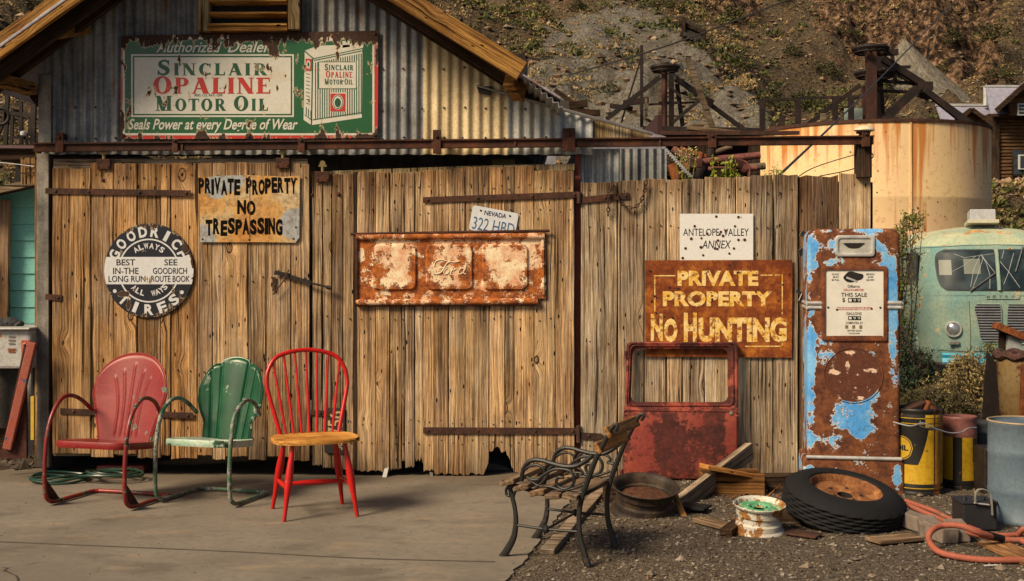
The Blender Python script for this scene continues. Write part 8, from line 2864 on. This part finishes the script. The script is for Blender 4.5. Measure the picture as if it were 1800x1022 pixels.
mb = MB(); a = P(-60, 560, ys2 + .1); mb.box((a.x + .3, ys2 + .1, .6), (1.3, .04, 1.2)); under(mb, 'inner_wall', W_DARKX, hut)
# dark timber frames and odds and ends seen under the left eave
cl = thing('timber_framework', 'dark timber framing with wheels under the left eave', 'framing', P(30, 260, 5))
for a, b, r in (((-20, 258), (66, 260), .05), ((10, 255), (14, 150), .05), ((38, 256), (37, 178), .04), ((20, 256), (22, 190), .04), ((-10, 195), (60, 205), .05), ((0, 240), (60, 244), .03), ((52, 240), (52, 200), .03), ((-10, 250), (12, 200), .05), ((30, 200), (48, 255), .03), ((58, 256), (60, 170), .06)):
    pole(a, b, 5, r * .42, cl, IRB, boxy=True)
for px, py, r in ((2, 205, 14),):
    mb = MB(); c_ = P(px, py, 4.8) - Vector(cl.location); k_ = 13.7 / FPX
    mb.tube([c_ + Vector((r * k_ * math.cos(t), 0, r * k_ * math.sin(t))) for t in np.linspace(0, 2 * PI, 25)[:-1]], .02, 5, closed=True); mb.build('ring', IRB, cl, smooth=True)
mb = MB(); mb.lathe([(0, .03), (.03, .02), (.035, 0), (.03, -.02), (0, -.03)], 12, Matrix.Translation(P(41, 235, 4.6) - Vector(cl.location))); mb.build('glass_knob', plain_mat('pale_knob', (.5, .52, .55), .2), cl, smooth=True)
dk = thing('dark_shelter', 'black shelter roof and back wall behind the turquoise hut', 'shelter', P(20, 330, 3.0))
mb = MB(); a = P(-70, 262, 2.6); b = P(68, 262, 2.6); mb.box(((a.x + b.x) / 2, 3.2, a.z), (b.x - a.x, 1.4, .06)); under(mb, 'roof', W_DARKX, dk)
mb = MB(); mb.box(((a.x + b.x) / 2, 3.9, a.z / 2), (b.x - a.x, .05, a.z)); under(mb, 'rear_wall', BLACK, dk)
mb = MB(); mb.bar(P(-60, 271, .3), P(64, 269, .3), .04, .09); under(mb, 'beam', W_DARKX, dk)
mb = MB(); mb.bar(P(-60, 258, .25), P(64, 259, .25), .03, .02); under(mb, 'purple_bar', plain_mat('purple_bar', (.10, .05, .06), .6), dk)
rd_ = thing('reed_bundle', 'upright bundle of brown reeds tied beside the shed corner', 'reed bundle', P(50, 322, .25))
RE = plain_mat('reed', (.30, .17, .06), .7, 0, .6, 20)
rr = random.Random(6)
mb = MB()
for q in range(14):
    x_ = 38 + q * 1.8; mb.tube([P(x_ + rr.uniform(-1, 1), 325, .25 + rr.uniform(-.03, .03)), P(x_ + rr.uniform(-2, 2), 276 + rr.uniform(0, 6), .25)], .006, 5)
o = under(mb, 'reeds', RE, rd_); o['kind'] = 'stuff'
for py in (290, 305):
    mb = MB(); mb.bar(P(36, py, .22), P(62, py - 1, .22), .008, .01); under(mb, 'tie', RUST_DARK, rd_)
mb = MB(); mb.tube([P(-20, 284, .1), P(30, 289, .1), P(60, 293, .1)], .003, 5); tag(mb.build('pale_wire', plain_mat('pale_wire_m', (.55, .55, .55), .4)), 'thin pale wire stretched in front of the reed bundle', 'wire')

# white machine with a red panel
ym = -.15; kmn = (ym - CAMY) / FPX
wm = thing('white_cooler', 'dirty white metal cooler with red panel and rust stains at the left edge', 'cooler', P(10, 650, ym))
WM = chip_mat('dirty_white_enamel', (.46, .47, .47), rust=(.30, .11, .04), amount=.36, scale=6, paint2=(.38, .37, .34), rough=.4, dirt=.5, edge=(.45, .28, .14))
mb = MB(); mb.box((0, .24, 36 * kmn), (86 * kmn, .46, 70 * kmn)); mb.build('cabinet', WM, wm, bevel=.02)
mb = MB(); mb.box((0, .22, 72 * kmn), (90 * kmn, .50, 4 * kmn)); mb.build('lid', WM, wm, bevel=.008)
mb = MB(); mb.box((35 * kmn, .001, 34 * kmn), (15 * kmn, .012, 36 * kmn)); rp_ = mb.build('red_panel', chip_mat('red_panel_paint', (.36, .055, .035), rust=(.2, .1, .05), amount=.42, scale=14, paint2=(.42, .14, .08)), wm, bevel=.003)
mb = MB(); mb.tube([(31 * kmn, -.008, 44 * kmn), (36 * kmn, -.008, 47 * kmn), (39 * kmn, -.008, 42 * kmn), (35 * kmn, -.008, 30 * kmn), (33 * kmn, -.008, 22 * kmn)], .006, 6); mb.build('emblem', plain_mat('pinkish', (.55, .25, .17), .5), wm, smooth=True)
for i, (z0, w_) in enumerate(((56, 11), (50, 12), (44, 10), (34, 14), (30, 12))):
    mb = MB(); mb.quad(((10 - w_ / 2) * kmn, .005, z0 * kmn), ((10 + w_ / 2) * kmn, .005, z0 * kmn), ((10 + w_ / 2) * kmn, .005, (z0 + 3) * kmn), ((10 - w_ / 2) * kmn, .005, (z0 + 3) * kmn)); mb.build('worn_print', RUST_OR if i > 2 else plain_mat('faint_print', (.16, .12, .10), .6), wm, fixn=False)
mb = MB(); mb.box((0, .3, -.22), (80 * kmn, .3, .42)); mb.build('stand', RUST_BLK, wm)
for sx_ in (-36, 36):
    mb = MB(); mb.box((sx_ * kmn, .06, -.30), (.03, .03, .62)); mb.build('leg', WM, wm)
bd = thing('black_rag_heap', 'black crumpled rag lying on top of the white cooler', 'rag', P(18, 578, 0.05))
mb = MB(); rr = random.Random(2)
for q in range(5):
    mb.lathe([(0, .05), (.03, .04), (.05, .01), (.045, -.02), (0, -.03)], 8, Matrix.Translation((rr.uniform(-.06, .06), 0, .02 + q * .004)) @ Matrix.Rotation(rr.uniform(-1, 1), 4, 'Y') @ Matrix.Scale(rr.uniform(.6, 1.4), 4, (1, 0, 0)))
o = mb.build('cloth', plain_mat('black_cloth', (.02, .02, .022), .8), bd, smooth=True); o['kind'] = 'stuff'
# leaning painted panel
lpn = thing('leaning_panel', 'red and blue flaked panel leaning edge-on against the shed corner', 'panel', P(30, 800, -.1))
a = P(57, 602, -.20); b = P(13, 790, -.20)
EDG = chip_mat('red_blue_edge', (.30, .06, .035), rust=(.05, .09, .20), rust2=(.10, .14, .26), amount=.40, scale=9, paint2=(.30, .09, .06), rough=.6)
mb = MB(); mb.bar(a, b, .04, .06); under(mb, 'painted_edge', EDG, lpn, bevel=.006)
q = [P(60, 604, -.02), P(62, 800, -.02), P(16, 800, -.02), P(18, 790, -.02), P(58, 604, -.02)]
mb = MB(); mb.prism([(p_.x, p_.z) for p_ in q][::-1], (0, -.18, 0), (1, 0, 0), (0, 0, 1), (0, 1, 0), .03, 0); under(mb, 'panel_face', rust_mat('dark_oxide', (.05, .016, .012), (.09, .03, .02), (.02, .01, .008), 5), lpn)
mb = MB(); mb.box((0, 0, 0), (.022, .03, .30)); o = mb.build('yellow_strip', plain_mat('yellow_strip_p', (.55, .36, .03), .6, 0, .3), lpn); o.location = P(58, 735, -.21) - Vector(lpn.location)
mb = stones(260, lambda n: rs.uniform(P(-40, 0, .2).x, P(50, 0, .2).x, n), lambda n: rs.uniform(.25, .8, n), .02, .09, lambda x, y: 0 * x)
tag(mb.build('rubble', stone_mat('dark_rubble', [(.03, .022, .018), (.07, .05, .035), (.12, .09, .06)]), fixn=False), kind='stuff')
# small odds on the apron below the shed corner
for i, (px, py, lb) in enumerate(((97, 822, 'tiny white pebble on the concrete by the corner post'),)):
    g_ = G(px, py); mb = MB(); mb.lathe([(0, .014), (.012, .008), (.014, 0), (0, -.002)], 10); tag(mb.build('pebble', plain_mat('white_pebble', (.6, .58, .52), .6), None, smooth=True, loc=(g_.x, g_.y, .012)), lb, 'pebble')
mb = MB(); mb.box((0, 0, 0), (.075, .006, .004)); g_ = G(1742, 998)
tag(mb.build('white_scrap', plain_mat('white_scrap_p', (.7, .7, .68), .5), None, loc=(g_.x, g_.y, .012), rot=(0, 0, RD(10))), 'sliver of white plastic on the gravel below the hose', 'scrap')
